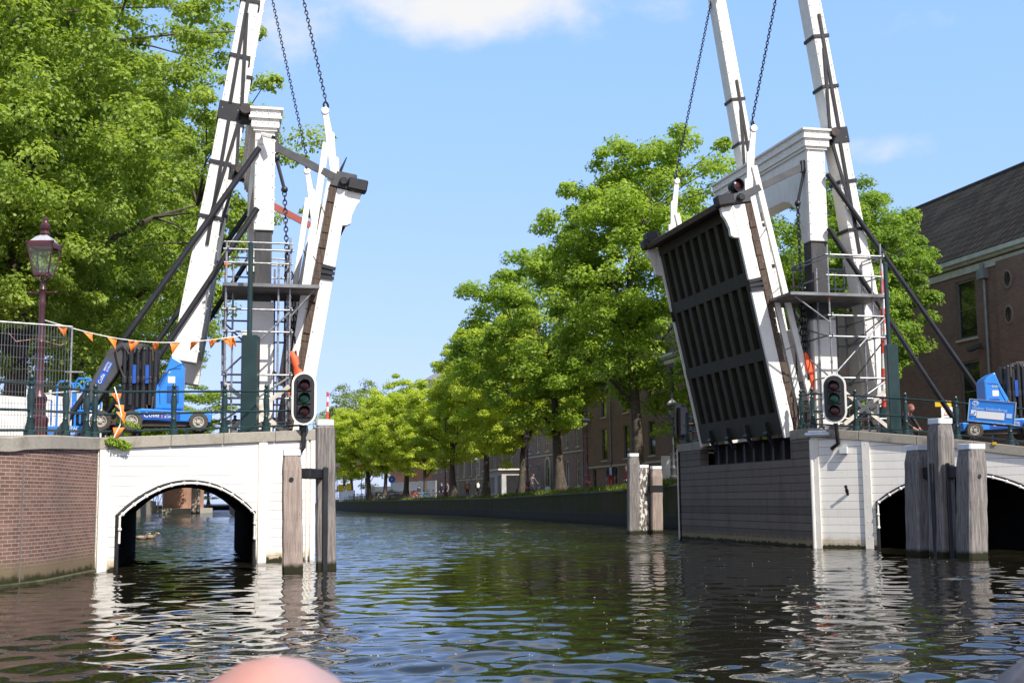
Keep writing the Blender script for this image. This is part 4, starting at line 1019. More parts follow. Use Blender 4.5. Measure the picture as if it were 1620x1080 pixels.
# ------------------------------------------------------------------ street lamps (post with glazed lantern)
def lamp_post(loc, H, label, mat=MAROON, group='old street lamps', double=False):
    r = thing('street_lamp', label, 'street lamp', loc, group=group); k = H/4.6
    b = MB(); b.lathe(loc, [(x*k, z*k) for x, z in [(.24, 0), (.24, .08), (.2, .12), (.19, .5), (.21, .55), (.21, .62), (.15, .68), (.15, .95), (.17, 1.0), (.17, 1.06), (.1, 1.15), (.085, 1.25), (.09, 1.3), (.075, 1.34), (.07, 2.2), (.085, 2.23), (.07, 2.27), (.058, 3.0), (.075, 3.05), (.06, 3.1), (.055, 3.3), (.08, 3.34), (.05, 3.4), (.05, 3.5)]], 14); b.build('post', mat, r, smooth=True)
    b = MB(); b.tube([loc+Vector((-.26*k, 0, 3.28*k)), loc+Vector((.26*k, 0, 3.28*k))], .02*k, 6); b.ball(loc+Vector((-.27*k, 0, 3.28*k)), .035*k, 8, 5); b.ball(loc+Vector((.27*k, 0, 3.28*k)), .035*k, 8, 5); b.build('ladder_bar', mat, r, smooth=True)
    h = thing('lantern', None, None, Vector((0, 0, 0))); h.parent = r; del_keys(h)
    h.location = (0, 0, 3.5*k)
    o = loc+Z*3.5*k; wb, wt_ = .155*k, .265*k; zb, ztp = .16*k, .74*k
    b = MB()
    for s in (-1, 1):
        b.tube([o+Vector((0, 0, 0)), o+Vector((s*.16*k, 0, .1*k)), o+Vector((s*wb, s*0, zb))], .016*k, 6); b.tube([o, o+Vector((0, s*.16*k, .1*k)), o+Vector((0, s*wb, zb))], .016*k, 6)
    for i in (-1, 1):
        for j in (-1, 1): b.tube([o+Vector((i*wb, j*wb, zb)), o+Vector((i*wt_, j*wt_, ztp))], .018*k, 5)
    for z_, w_ in ((zb, wb), (ztp, wt_)):
        c_ = [o+Vector((i*w_, j*w_, z_)) for i, j in ((-1, -1), (1, -1), (1, 1), (-1, 1))]
        for i in range(4): b.bar(c_[i], c_[(i+1) % 4], .035*k, .04*k)
    b.lathe(o, [(wt_*1.5, ztp+.02*k), (wt_*1.5, ztp+.05*k), (wt_*1.2, ztp+.12*k)], 4, rot=math.pi/4)
    b.lathe(o, [(.09*k, ztp+.26*k), (.11*k, ztp+.3*k), (.07*k, ztp+.36*k), (.1*k, ztp+.42*k), (.11*k, ztp+.48*k), (.06*k, ztp+.54*k), (.045*k, ztp+.58*k), (.05*k, ztp+.63*k), (.0, ztp+.7*k)], 10)
    for i in (-1, 1):
        for j in (-1, 1): b.ball(o+Vector((i*wt_*1.03, j*wt_*1.03, ztp+.08*k)), .035*k, 6, 5)
    b.lathe(o, [(.06*k, zb), (.05*k, zb+.12*k), (.03*k, zb+.14*k)], 8)
    b.build('lantern_frame', mat, h)
    b = MB(); b.lathe(o, [(wt_*1.2, ztp+.12*k), (wt_*.75, ztp+.22*k), (.09*k, ztp+.27*k)], 4, rot=math.pi/4); b.build('dome', paint('dome_grey', (.36, .36, .38), .3), h, smooth=False)
    b = MB()
    for i in range(4):
        a0 = math.pi/2*i+math.pi/4; a1 = a0+math.pi/2; s2 = math.sqrt(2)
        e = [o+Vector((wb*s2*math.cos(a0), wb*s2*math.sin(a0), zb)), o+Vector((wb*s2*math.cos(a1), wb*s2*math.sin(a1), zb)), o+Vector((wt_*s2*math.cos(a1), wt_*s2*math.sin(a1), ztp)), o+Vector((wt_*s2*math.cos(a0), wt_*s2*math.sin(a0), ztp))]
        b.add(e, [(0, 1, 2, 3)])
    b.build('glass', LGLASS, h)
    return r
def del_keys(o):
    for k in ('label', 'category', 'group'):
        if k in o: del o[k]
lb_ = ground_pt(59, 26.6, 2.52); H_ = (aty(57, 334, 26.6).z-2.52)/1.02
lamp_post(lb_, H_*4.6/(3.5+.74+.7), 'tall maroon street lamp with a glass lantern beside the left railing', group=None)
# ------------------------------------------------------------------ mesh fence, hoarding, tape, bunting
fe = [ground_pt(-60, 24.4, 2.5), ground_pt(108, 25.6, 2.5)]
r = thing('mesh_fence', 'steel mesh fence panel standing beside the maroon street lamp', 'fence', fe[0])
z0, z1 = .15, aty(108, 517, 25.6).z-2.5
b = MB()
for a_, c_ in ((fe[0]+Z*z1, fe[1]+Z*z1), (fe[0]+Z*z0, fe[1]+Z*z0), (fe[1]+Z*.0, fe[1]+Z*(z1+.02)), (fe[0], fe[0]+Z*z1)): b.tube([a_, c_], .021, 8)
b.tube([fe[1]+Z*z1*.62-C*.1, fe[1]+Z*z1*.62+C*.25], .02, 6); b.build('frame', STEEL, r, smooth=True)
b = MB(); n = 34
for i in range(1, n): p = fe[0].lerp(fe[1], i/n); b.tube([p+Z*z0, p+Z*z1], .0045, 4)
for i in range(1, 10): b.tube([fe[0]+Z*lerp(z0, z1, i/10), fe[1]+Z*lerp(z0, z1, i/10)], .004, 4)
b.build('mesh', STEELD, r)
hw_ = [ground_pt(-70, 31, 2.6), ground_pt(60, 31.5, 2.6), ground_pt(160, 33, 2.6)]
hz = aty(60, 622, 31.5).z
b = MB()
for a_, c_ in zip(hw_, hw_[1:]):
    d = (c_-a_).normalized(); b.prism([a_, c_, Vector((c_.x, c_.y, hz-.12)), Vector((a_.x, a_.y, hz))], Vector((-d.y, d.x, 0))*.08)
    for k in range(3): m = a_.lerp(c_, .15+.35*k); b.box(m+Vector((d.y, -d.x, 0))*.02+Z*.8, (.05, .05, 1.6), (d, Vector((-d.y, d.x, 0)), Z))
tag(b.build('hoarding', paint('white_board', (.74, .72, .68), .6, var=.05, dirt=(.5, .4, .3), dirt_amt=.4), None), 'low white hoarding behind the railing and mesh fence on the left', 'hoarding')
b = MB(); tp = [aty(14, 527, 24.4), aty(26, 540, 24.5), aty(60, 536, 25), aty(95, 546, 25.4), aty(105, 543, 25.5)]
for a_, c_ in zip(tp, tp[1:]): b.bar(a_, c_, .006, .06, A)
tag(b.build('barrier_tape', paint('tape', (.65, .3, .28), .5, var=.9, scale=9), None), 'red and white barrier tape hanging on the mesh fence', 'tape')
def bunting(pts, flags, label, drop):
    r = thing('bunting', label, 'bunting', pts[0].copy(), group='orange warning bunting'); b = MB(); b.tube(pts, .011, 6); b.build('cord', paint('white_cord', (.75, .74, .7), .6), r)
    rnd = random.Random(5)
    for (u, sz_) in flags:
        best = min(((abs(dropf(p) - u), p) for i in range(len(pts)-1) for p in [pts[i].lerp(pts[i+1], k/20) for k in range(20)]), key=lambda x: x[0])[1]
        d = Vector((1, .25, 0)).normalized(); yaw = rnd.uniform(-.7, .7); dd = Matrix.Rotation(yaw, 3, 'Z') @ d; n_ = Vector((-dd.y, dd.x, 0))
        tl = rnd.uniform(-.13, .13); k = sz_*rnd.uniform(.78, 1.0)
        a_ = best-dd*.12*k; c_ = best+dd*.12*k; tip = best+Vector((tl, 0, drop*.26*k))+n_*rnd.uniform(-.1, .1); m = (a_+c_+tip)/3+n_*.04
        b = MB(); b.add([a_, best+n_*.012, c_, (c_+tip)/2+n_*.03, tip, (a_+tip)/2-n_*.02, m], [(0, 1, 6), (1, 2, 6), (2, 3, 6), (3, 4, 6), (4, 5, 6), (5, 0, 6)])
        o = b.build('flag', ORANGE, r, smooth=True); s_ = o.modifiers.new('solid', 'SOLIDIFY'); s_.thickness = .004
dropf = pu
A0 = aty(66, 505, 26.6); A1 = Vector((gp.x-.1, gp.y-.1, gp.z+.02)); seg_ = []
for k in range(15):
    f = k/14; p = A0.lerp(A1, f); v_ = lerp(505, 530, f)+26*math.sin(math.pi*min(1, f*1.0))*1.0*(1-.2*f)
    q2 = aty(pu(p), v_, p.y); seg_.append(q2)
bunting(seg_, [(98, 1), (139, 1.05), (178, 1.1), (212, 1.1), (246, .95), (277, 1.1), (308, 1), (337, .8), (358, 1.1), (364, .9)], 'string of orange flags from the maroon street lamp to the green barrier post', -1)
dropf = pv
bunting([aty(181, 612, 25.9), aty(187, 632, 25.8), aty(192, 655, 25.7), aty(190, 672, 25.7), aty(180, 692, 25.6)], [(622, .9), (640, 1), (652, 1), (676, 1.1)], 'short string of orange flags hanging down a railing post by the blue lift', -1)
# ------------------------------------------------------------------ blue boom lift
def boom_lift():
    r = thing('boom_lift', 'blue', 'boom lift', (0, 0, 0), group='blue boom lifts'); V = Vector
    def pz(poly, y0, y1): return [V((x, y0, z)) for x, z in poly], V((0, y1-y0, 0))
    b = MB(); b.prism(*pz([(-.05, .26), (1.72, .2), (1.75, .42), (1.25, .46), (.2, .52), (-.05, .46)], -.42, .42)); b.build('chassis', BLUE, r, bevel=.025, seg=2)
    b = MB(); b.box((.75, 0, .2), (1.6, .7, .16)); b.tube([V((0, -.5, .22)), V((0, .5, .22))], .05, 8); b.tube([V((1.46, -.5, .22)), V((1.46, .5, .22))], .05, 8); b.box((-.35, 0, .22), (.7, .5, .12)); b.build('undercarriage', paint('rusty_black', (.05, .035, .028), .7, var=.4, dirt=(.2, .11, .07), dirt_amt=.6), r)
    for x, rr, y in ((0, .235, -.44), (1.46, .215, -.44), (0, .235, .44), (1.46, .215, .44), (-.68, .235, -.3), (-.68, .235, .3)):
        w_ = thing('wheel', None, None, (x, y, rr)); del_keys(w_); w_.parent = r
        sgn = -1 if y < 0 else 1; ax = (V((1, 0, 0)), V((0, 0, 1)), V((0, sgn, 0)))
        b = MB(); b.lathe((x, y, rr), [(rr*.55, -.1), (rr*.92, -.1), (rr, -.07), (rr, .07), (rr*.93, .1), (rr*.62, .1), (rr*.6, .02)], 24, ax)
        for k in range(18):
            a = k*2*math.pi/18; b.box(V((x+math.cos(a)*rr, y, rr+math.sin(a)*rr)), (.016, .19, .022), (V((math.cos(a), 0, math.sin(a))), V((0, 1, 0)), V((-math.sin(a), 0, math.cos(a)))))
        b.build('tyre', RUBBER, w_, smooth=True)
        b = MB(); b.lathe((x, y, rr), [(rr*.6, .0), (rr*.6, .085), (rr*.5, .09), (rr*.42, .06), (rr*.22, .05), (rr*.2, .11), (rr*.05, .115)], 20, ax)
        for k in range(6): a = k*math.pi/3; b.ball((x+math.cos(a)*rr*.32, y+sgn*.065, rr+math.sin(a)*rr*.32), .018, 6, 4)
        b.build('rim', RIMG, w_, smooth=True)
    b = MB(); b.prism(*pz([(.46, .5), (1.1, .5), (1.12, 1.5), (1.05, 1.6), (.82, 1.74), (.72, 1.45), (.46, .95)], -.36, .36)); t_ = b.build('turret', BLUE, r, bevel=.04, seg=2)
    for s in (-1, 1):
        b = MB(); b.tube([V((.6, s*.366, .62)), V((.58, s*.366, .95)), V((.7, s*.366, 1.2)), V((.78, s*.366, 1.42)), V((1.04, s*.366, 1.45))], .008, 5); b.box((.88, s*.363, .85), (.26, .02, .38)); b.build('panel_line', paint('dark_blue', (.012, .09, .35), .4), t_)
    for s in (-1, 1): b = MB(); b.box((.84, s*.366, 1.18), (.16, .006, .15)); b.build('data_plate', paint('white_plate', (.7, .7, .7), .4), t_)
    b = MB(); b.box((.02, 0, .95), (.62, .5, .95)); b.build('mast_core', paint('mast_black', (.018, .018, .02), .35), r, bevel=.03)
    k = 0
    for x in (-.2, -.06, .09, .22, .36, .48):
        for y in (-.31, .31):
            b = MB(); b.tube([V((x, y, .5+.05*(k % 3))), V((x, y, 1.86+.05*math.sin(k*2.)))], .058 if k % 4 else .045, 10); b.lathe(V((x, y, 1.2)), [(.068, -.1), (.068, .02), (.06, .05)], 10); b.ball((x, y, 1.87), .06, 8, 5)
            b.build('mast_tube', paint('mast_black', (.018, .018, .02), .35), r, smooth=True); k += 1
    for y in (-.35, .35):
        b = MB(); b.tube([V((-.1, y, 1.75)), V((-.25, y, 1.95)), V((-.4, y, 1.85)), V((-.32, y, 1.5)), V((-.2, y, 1.2))], .022, 6); b.build('hose', RUBBER, r, smooth=True); b = MB(); b.tube([V((.1, y, 1.8)), V((.2, y, 1.98)), V((.4, y, 1.9)), V((.42, y, 1.6))], .02, 6); b.build('hose', RUBBER, r, smooth=True); b = MB(); b.tube([V((.3, y, .6)), V((.33, y, .5)), V((.42, y, .52)), V((.44, y, .8))], .02, 6); b.build('hose', RUBBER, r, smooth=True)
    for y in (-.318, .318):
        for x in (.02, .3): b = MB(); b.box((x, y*1.2, 1.3), (.08, .012, .42)); b.build('mast_sticker', paint('deep_blue', (.012, .075, .36), .35), r)
    b = MB(); b.prism(*pz([(-.02, 2.02), (-.3, 2.02), (-.55, 1.86), (-1.1, .78), (-1.02, .6), (-.80, .62), (-.28, 1.45), (-.05, 1.75), (.25, 1.9), (.25, 2.0)], -.3, -.08)); b.prism(*pz([(-.02, 2.02), (-.3, 2.02), (-.55, 1.86), (-1.1, .78), (-1.02, .6), (-.80, .62), (-.28, 1.45), (-.05, 1.75), (.25, 1.9), (.25, 2.0)], .08, .3)); j = b.build('jib', DGREY, r, bevel=.02)
    jd = V((.5, 0, 1.08)).normalized(); jn = V((-jd.z, 0, jd.x))
    for s in (-1, 1):
        b = MB(); b.box(V((-.63, s*.303, 1.33)), (.56, .008, .16), (jd, V((0, 1, 0)), jn)); sk = b.build('sticker', paint('deep_blue', (.012, .075, .36), .35), j)
        b = MB(); rr = jd if s < 0 else -jd; uu = jn if s < 0 else -jn
        b.text('Collé', V((-.63, s*.309, 1.33))-rr*.15, rr, uu, .11, .002); b.build('lettering', WHITE, sk); b = MB(); b.text('RENTAL\n& SALES', V((-.63, s*.309, 1.33))+rr*.15+uu*.0, rr, uu, .062, .002); b.build('lettering', WHITE, sk)
        b = MB(); b.box((.62, s*.424, .36), (.86, .008, .19)); sk = b.build('chassis_sticker', paint('deep_blue', (.012, .075, .36), .35), r)
        b = MB(); rx = V((1, 0, 0)) if s < 0 else V((-1, 0, 0))
        b.text('Collé', V((.62, s*.43, .37))-rx*.2, rx, Z, .16, .002); b.build('lettering', WHITE, sk); b = MB(); b.text('RENTAL\n& SALES', V((.62, s*.43, .365))+rx*.21, rx, Z, .072, .002); b.build('lettering', WHITE, sk)
        b = MB(); b.box(V((.62, s*.43, .37))+rx*.03, (.014, .006, .15)); b.build('sticker_bar', ORANGE, sk)
        b = MB(); b.text('Collé', V((.78, s*.368, 1.36))-rx*.06, rx, Z, .085, .002); b.build('lettering', WHITE, t_)
    b = MB(); b.prism(*pz([(-.82, .62), (-1.0, .6), (-1.08, .5), (-.92, .5)], -.2, .2)); b.build('jib_tip', BLUE, r, bevel=.02)
    return r
bl = boom_lift()
p1 = ground_pt(210, 28.9, 2.96); ang = math.atan2(.5, 1.46)*.6
bl.location = p1; bl.rotation_euler = (0, 0, .22); bl['label'] = 'blue boom lift with a folded black mast behind the railing of the left abutment'
bl2 = copy_tree(bl); p2 = ground_pt(1610, 33.4, 2.60); bl2.location = p2+Vector((.35, .0, .12)); bl2.rotation_euler = (0, 0, math.pi-.06)
bl2.location = ground_pt(1548, 33.2, 2.80)+Vector((1.28, .05, 0)); bl2['label'] = 'blue boom lift cut by the right edge, behind the blue information board'
# wheeled platform lift with blue guard rails
pw = ground_pt(112, 30.0, 2.72)
r = thing('platform_lift', 'blue wheeled platform lift with tubular guard rails behind the maroon lamp', 'platform lift', pw)
b = MB(); b.box(pw+Vector((-.1, 0, .3)), (1.35, .7, .3)); b.build('chassis', BLUE, r, bevel=.03)
b = MB(); b.box(pw+Vector((.0, -.36, .12)), (.8, .04, .06)); b.build('warning_strip', YELLOW, r)
for dx in (-.5, .4):
    for dy in (-.33, .33): b = MB(); b.lathe(pw+Vector((dx, dy, .15)), [(.05, -.06), (.15, -.06), (.15, .06), (.05, .06)], 16, (Vector((1, 0, 0)), Z, Vector((0, -1, 0)))); b.build('wheel', RUBBER, r, smooth=True)
b = MB()
for y in (-.3, .3):
    for x0_, x1_, h in ((-.25, .12, 1.5), (.18, .58, 1.56)):
        b.tube([pw+Vector((x0_, y, .45)), pw+Vector((x0_, y, h-.08)), pw+Vector((x0_+.06, y, h)), pw+Vector((x1_-.08, y, h)), pw+Vector((x1_, y, h-.1)), pw+Vector((x1_, y, .9)), pw+Vector((x1_-.1, y, .8)), pw+Vector((x0_+.05, y, .8))], .028, 8)
for x in (-.6, .3): b.tube([pw+Vector((x, -.3, .5)), pw+Vector((x, -.3, 1.1)), pw+Vector((x, .3, 1.1)), pw+Vector((x, .3, .5))], .022, 6)
b.build('guard_rail', BLUE, r, smooth=True)
b = MB(); b.box(pw+Vector((.3, 0, 1.13)), (.42, .3, .2)); b.tube([pw+Vector((-.75, -.33, 1.2)), pw+Vector((.3, -.33, 1.27))], .02, 6); b.tube([pw+Vector((-.75, -.33, .4)), pw+Vector((-.75, -.33, 1.2))], .02, 6); b.build('control_box', paint('box_grey', (.6, .62, .64), .4), r, bevel=.02)
b = MB(); b.box(pw+Vector((.18, .05, .62)), (.3, .3, .5)); b.build('battery_box', BLACK, r, bevel=.02)
b = MB(); b.text('RENTAL\n& SALES', pw+Vector((.1, -.357, .33)), Vector((1, 0, 0)), Z, .1, .002); b.build('lettering', WHITE, r)
# ------------------------------------------------------------------ information board, warning signs
c4 = [onplane(u, v, P3[4]+outR*.1, outR) for u, v in ((1534, 631), (1607, 637), (1605, 671), (1531, 665))]
rx = (c4[1]-c4[0]).normalized(); ux = (c4[0]-c4[3]).normalized(); n_ = rx.cross(ux); cc = sum(c4, Vector())/4; w_ = (c4[1]-c4[0]).length; h_ = (c4[0]-c4[3]).length
r = thing('information_board', 'tilted blue information board tied to the right railing in front of the boom lift', 'sign', cc)
b = MB(); b.box(cc-n_*.012, (w_, h_, .02), (rx, ux, n_)); b.build('panel', paint('sign_blue', (.02, .23, .75), .35, var=.03), r)
b = MB(); 
for s in (-1, 1): b.box(cc+ux*s*(h_/2+.004), (w_+.02, .012, .03), (rx, ux, n_)); b.box(cc+rx*s*(w_/2+.004), (.012, h_, .03), (rx, ux, n_))
b.build('edge', paint('edge_grey', (.5, .52, .5), .5), r)
b = MB(); b.box(cc-ux*.02-rx*.02*w_+n_*.004-ux*h_*.14, (w_*.60, h_*.33, .008), (rx, ux, n_)); b.box(cc-rx*w_*.39-ux*h_*.12+n_*.003, (.13, .14, .008), (rx, ux, n_)); b.build('white_field', paint('field', (.86, .84, .80), .4, var=.02), r)
b = MB(); b.torus(cc-rx*w_*.37+ux*h_*.32+n_*.003, .055, .016, (rx, ux, n_), 3, 5); b.torus(cc-rx*w_*.37+ux*h_*.32+n_*.003, .065, .01, (rx, ux, n_), 16, 5)
b.text('Walter Süskindbrug', cc-rx*w_*.44+ux*h_*.10+n_*.004, rx, ux, .105, .002, 'LEFT'); b.text('information and help', cc-rx*w_*.44-ux*h_*.36+n_*.004, rx, ux, .04, .002, 'LEFT') if False else None
b.box(cc+rx*w_*.38-ux*h_*.13+n_*.003, (.13, .11, .006), (rx, ux, n_)); b.build('lettering', paint('pale_blue', (.55, .68, .85), .4, var=.02), r)
b = MB(); b.tube([cc-rx*(w_*.39+.045)-ux*(h_*.12+.03)+n_*.012, cc-rx*(w_*.39-.01)-ux*(h_*.12+.035)+n_*.012, cc-rx*(w_*.39-.04)-ux*(h_*.12-.035)+n_*.012], .014, 6); b.build('phone_symbol', paint('sign_blue', (.02, .23, .75), .35), r)
ps = [aty(1492, 638.5, 36), aty(1498, 653, 36)]
r = thing('warning_sign', 'small yellow and white warning sign with a red triangle behind the tallest right pile', 'sign', Vector((ps[0].x, 36, 2.7)))
b = MB(); b.box(ps[0], (.46, .02, .16)); b.build('yellow_panel', YELLOW, r)
b = MB(); b.text('LET OP', ps[0]+Vector((0, -.012, 0)), Vector((1, 0, 0)), Z, .1, .002); b.build('lettering', BLACK, r) if False else None
b = MB(); b.box(ps[1], (.32, .02, .34)); b.build('white_panel', paint('field', (.8, .8, .8), .4), r)
b = MB(); b.torus(ps[1]+Vector((0, -.012, .0)), .1, .014, (Vector((0, 0, 1)), Vector((1, 0, 0)), Vector((0, 1, 0))), 3, 5); b.build('red_triangle', paint('signal_red', (.7, .06, .03), .4), r)
b = MB(); b.bar(ps[1]-Vector((0, .012, .03)), ps[1]-Vector((0, .012, -.03)), .02, .004, A); b.box(ps[1]+Vector((0, -.012, -.14)), (.2, .004, .03)); b.build('black_mark', BLACK, r)
b = MB(); b.tube([Vector((ps[1].x, 36.03, 2.6)), Vector((ps[1].x, 36.03, ps[0].z+.1))], .025, 8); b.build('pole', STEEL, r)
# ------------------------------------------------------------------ mooring piles
def pile(u0, v0, u1, v1, w, rot, mat, label, strips=0, cap=True, cut=.28, group='timber mooring piles', hole=None):
    p0 = onz(u0, v0, 0); top = aty(u1, v1, p0.y); dx = top.x-p0.x; H_ = top.z; r = thing('mooring_pile', label, 'mooring pile', p0.copy(), group=group)
    X = Vector((math.cos(rot), math.sin(rot), 0)); Y = Vector((-math.sin(rot), math.cos(rot), 0)); h = w/2
    b = MB()
    def ring(z, hh, ch): 
        o = p0+Vector((dx*z/H_, 0, z)); pts = []
        for i, j in ((-1, -1), (1, -1), (1, 1), (-1, 1)):
            e = [(i*(hh-ch), j*hh), (i*hh, j*(hh-ch))]
            if (i*j) < 0: e = e
            else: e = e[::-1]
            if (i, j) == (-1, -1): e = [(-hh, -(hh-ch)), (-(hh-ch), -hh)]
            if (i, j) == (1, -1): e = [(hh-ch, -hh), (hh, -(hh-ch))]
            if (i, j) == (1, 1): e = [(hh, hh-ch), (hh-ch, hh)]
            if (i, j) == (-1, 1): e = [(-(hh-ch), hh), (-hh, hh-ch)]
            pts += [o+X*a+Y*c_ for a, c_ in e]
        return pts
    rnd = random.Random(int(u0)); rings = []
    zs = [-.6]+[H_*k/12 for k in range(0, 10)]+[H_-cut-.12, H_-.12]
    for i, z in enumerate(zs):
        hh = h*(1.0+.03*(1-z/H_))+rnd.uniform(-.005, .005)
        if z > H_-cut-.1: hh = h*.86
        rings.append(ring(z, hh, .045))
    vs = [p for r_ in rings for p in r_]; fs = [(i*8+k, i*8+(k+1) % 8, (i+1)*8+(k+1) % 8, (i+1)*8+k) for i in range(len(rings)-1) for k in range(8)]+[tuple(range((len(rings)-1)*8, len(rings)*8))]
    b.add(vs, fs); b.build('shaft', mat, r)
    if cap:
        b = MB(); o = p0+Vector((dx, 0, 0))
        a_ = [q_+Z*0 for q_ in ring(H_-.115, h*.9, .03)]; c_ = ring(H_-.005, h*.9, .03); d_ = [ (q_+Vector((p0.x+dx, p0.y, H_))*.0) for q_ in ring(H_, h*.86, .03)]
        vs = a_+c_+d_; b.add(vs, [(i*8+k, i*8+(k+1) % 8, (i+1)*8+(k+1) % 8, (i+1)*8+k) for i in range(2) for k in range(8)]+[tuple(range(16, 24)), tuple(range(7, -1, -1))]); b.build('cap', CAPW, r)
    if strips:
        for j, (fx, side_) in enumerate(((.0, -1), (.0, 1))[:strips]):
            o = p0+Vector((dx*.35, 0, 0)); 
            off = -Y*(h+.02) if side_ < 0 else (X if math.sin(rot) < 0 else -X)*(h+.02)
            b = MB(); axx = (X, Y, Z) if side_ < 0 else (Y, X, Z)
            b.box(o+off+Z*(H_*.33), (.10, .05, H_*.66+.1), axx); b.build('rubbing_strip', paint('strip_black', (.02, .022, .026), .45, var=.3), r, bevel=.01)
    if hole:
        b = MB(); o = p0+Vector((dx*.75, 0, hole)); b.lathe(o-Y*(h-.0), [(.045, 0), (.045, .015)], 12, (X, Z, -Y)); b.build('bolt_hole', BLACK, r)
    return r, p0, dx, H_, X, Y
a = pile(463, 905, 461.5, 711, .375, .12, PILEP, 'smooth pinkish mooring pile before the white left abutment', hole=1.78)
c = pile(516, 900, 514.5, 664, .38, .1, PILE, 'taller cracked grey mooring pile at the end of the left abutment', strips=1, hole=2.0, cut=.05)
b = MB(); b.bar(a[1]+Z*1.9+C*.18, c[1]+Z*1.9-C*.18, .3, .2, Z); tag(b.build('pile_bracket', BLACK, None, bevel=.02), 'black steel bracket between the two left mooring piles', 'bracket', 'steel brackets between piles')
ap = c[1]+Vector((0, 0, c[3])); r = thing('marker_rod', 'short red and white marker rod on top of the tall left pile', 'marker', ap)
b = MB()
for k in range(5): b.m = k % 2; b.tube([ap+Z*(.07+k*.1 if k else 0), ap+Z*(.17+k*.1)], .024, 8)
b.build('rod', [paint('signal_red', (.7, .06, .03), .4), WHITE], r)
p3a = pile(1457, 879, 1453, 704, .48, .36, PILE, 'grey mooring pile, the left one of three before the right arch')
p3b = pile(1492, 881, 1487, 662, .44, .40, PILE, 'tallest grey mooring pile with black strips before the right arch', strips=2)
p3c = pile(1538, 883, 1536.5, 702, .48, .36, PILE, 'grey cracked mooring pile, the right one of three before the right arch', hole=1.75)
for p_, q_, lab in ((p3a, p3b, 'black steel bracket left of the tallest right pile'), (p3b, p3c, 'black steel bracket right of the tallest right pile')):
    b = MB(); b.bar(p_[1]+Z*1.85+Vector((0, .22, 0)), q_[1]+Z*1.85+Vector((0, .22, 0)), .25, .26, Z); tag(b.build('pile_bracket', BLACK, None, bevel=.02), lab, 'bracket', 'steel brackets between piles')
pile(1002, 845, 1001.5, 717, .42, .1, PILE, 'dark sided grey mooring pile, tallest of the three by the mossy quay')
pile(1017, 844, 1017, 735, .42, .12, PILEF, 'mooring pile with flaking white paint by the mossy quay')
mp = pile(1038.5, 844, 1037.5, 737, .43, .1, PILEP, 'smooth mooring pile with a black band, right of the flaking one')
b = MB(); o = mp[1]; b.box(o+Z*1.72, (.49, .49, .24), (mp[4], mp[5], Z)); o_ = b.build('pile_collar', BLACK, mp[0])
b = MB(); b.box(onz(1001, 845, 0)+Vector((-.02, -.2, 1.05)), (.12, .04, 1.9)); tag(b.build('rubbing_board', paint('strip_black', (.02, .022, .026), .45), None), 'black rubbing board on the tallest pile by the mossy quay', 'board')
# ------------------------------------------------------------------ trees
LEAF_N = foliage('leaf_green', (.20, .315, .035), (.43, .57, .105), .55)
LEAF_D = foliage('leaf_deep_green', (.14, .245, .035), (.32, .47, .085), .55)
LEAF_Y = foliage('leaf_yellow_green', (.33, .44, .035), (.60, .68, .11), .55)
LEAF_B = foliage('leaf_elm', (.18, .28, .04), (.43, .545, .125), .54)
LEAF_P = foliage('leaf_pale', (.20, .28, .11), (.36, .44, .19), .5)
def crown_mesh(rng, centers, radii, n, size, flat):
    k = len(centers); cidx = rng.integers(0, k, n)
    p = rng.normal(0, 1, (n, 3)); p /= np.linalg.norm(p, axis=1)[:, None]; p *= (rng.random((n, 1))**.42)
    rad = radii[cidx]; P = centers[cidx]+p*rad[:, None]*np.array([1, 1, flat])
    # sprays droop at their rim
    P[:, 2] -= .25*rad*(p[:, 0]**2+p[:, 1]**2)
    nrm = p*.8+np.array([0, 0, .6])+rng.normal(0, .42, (n, 3)); nrm /= np.linalg.norm(nrm, axis=1)[:, None]
    t = rng.normal(0, 1, (n, 3)); t -= nrm*(t*nrm).sum(1)[:, None]; t /= np.linalg.norm(t, axis=1)[:, None]; bt = np.cross(nrm, t)
    s = size*(.6+.8*rng.random((n, 1)))
    V = np.stack([P-t*s*.5, P+bt*s*.32+nrm*s*.08, P+t*s*.5, P-bt*s*.32+nrm*s*.08], 1).reshape(-1, 3)
    return V, np.arange(4*n).reshape(n, 4)
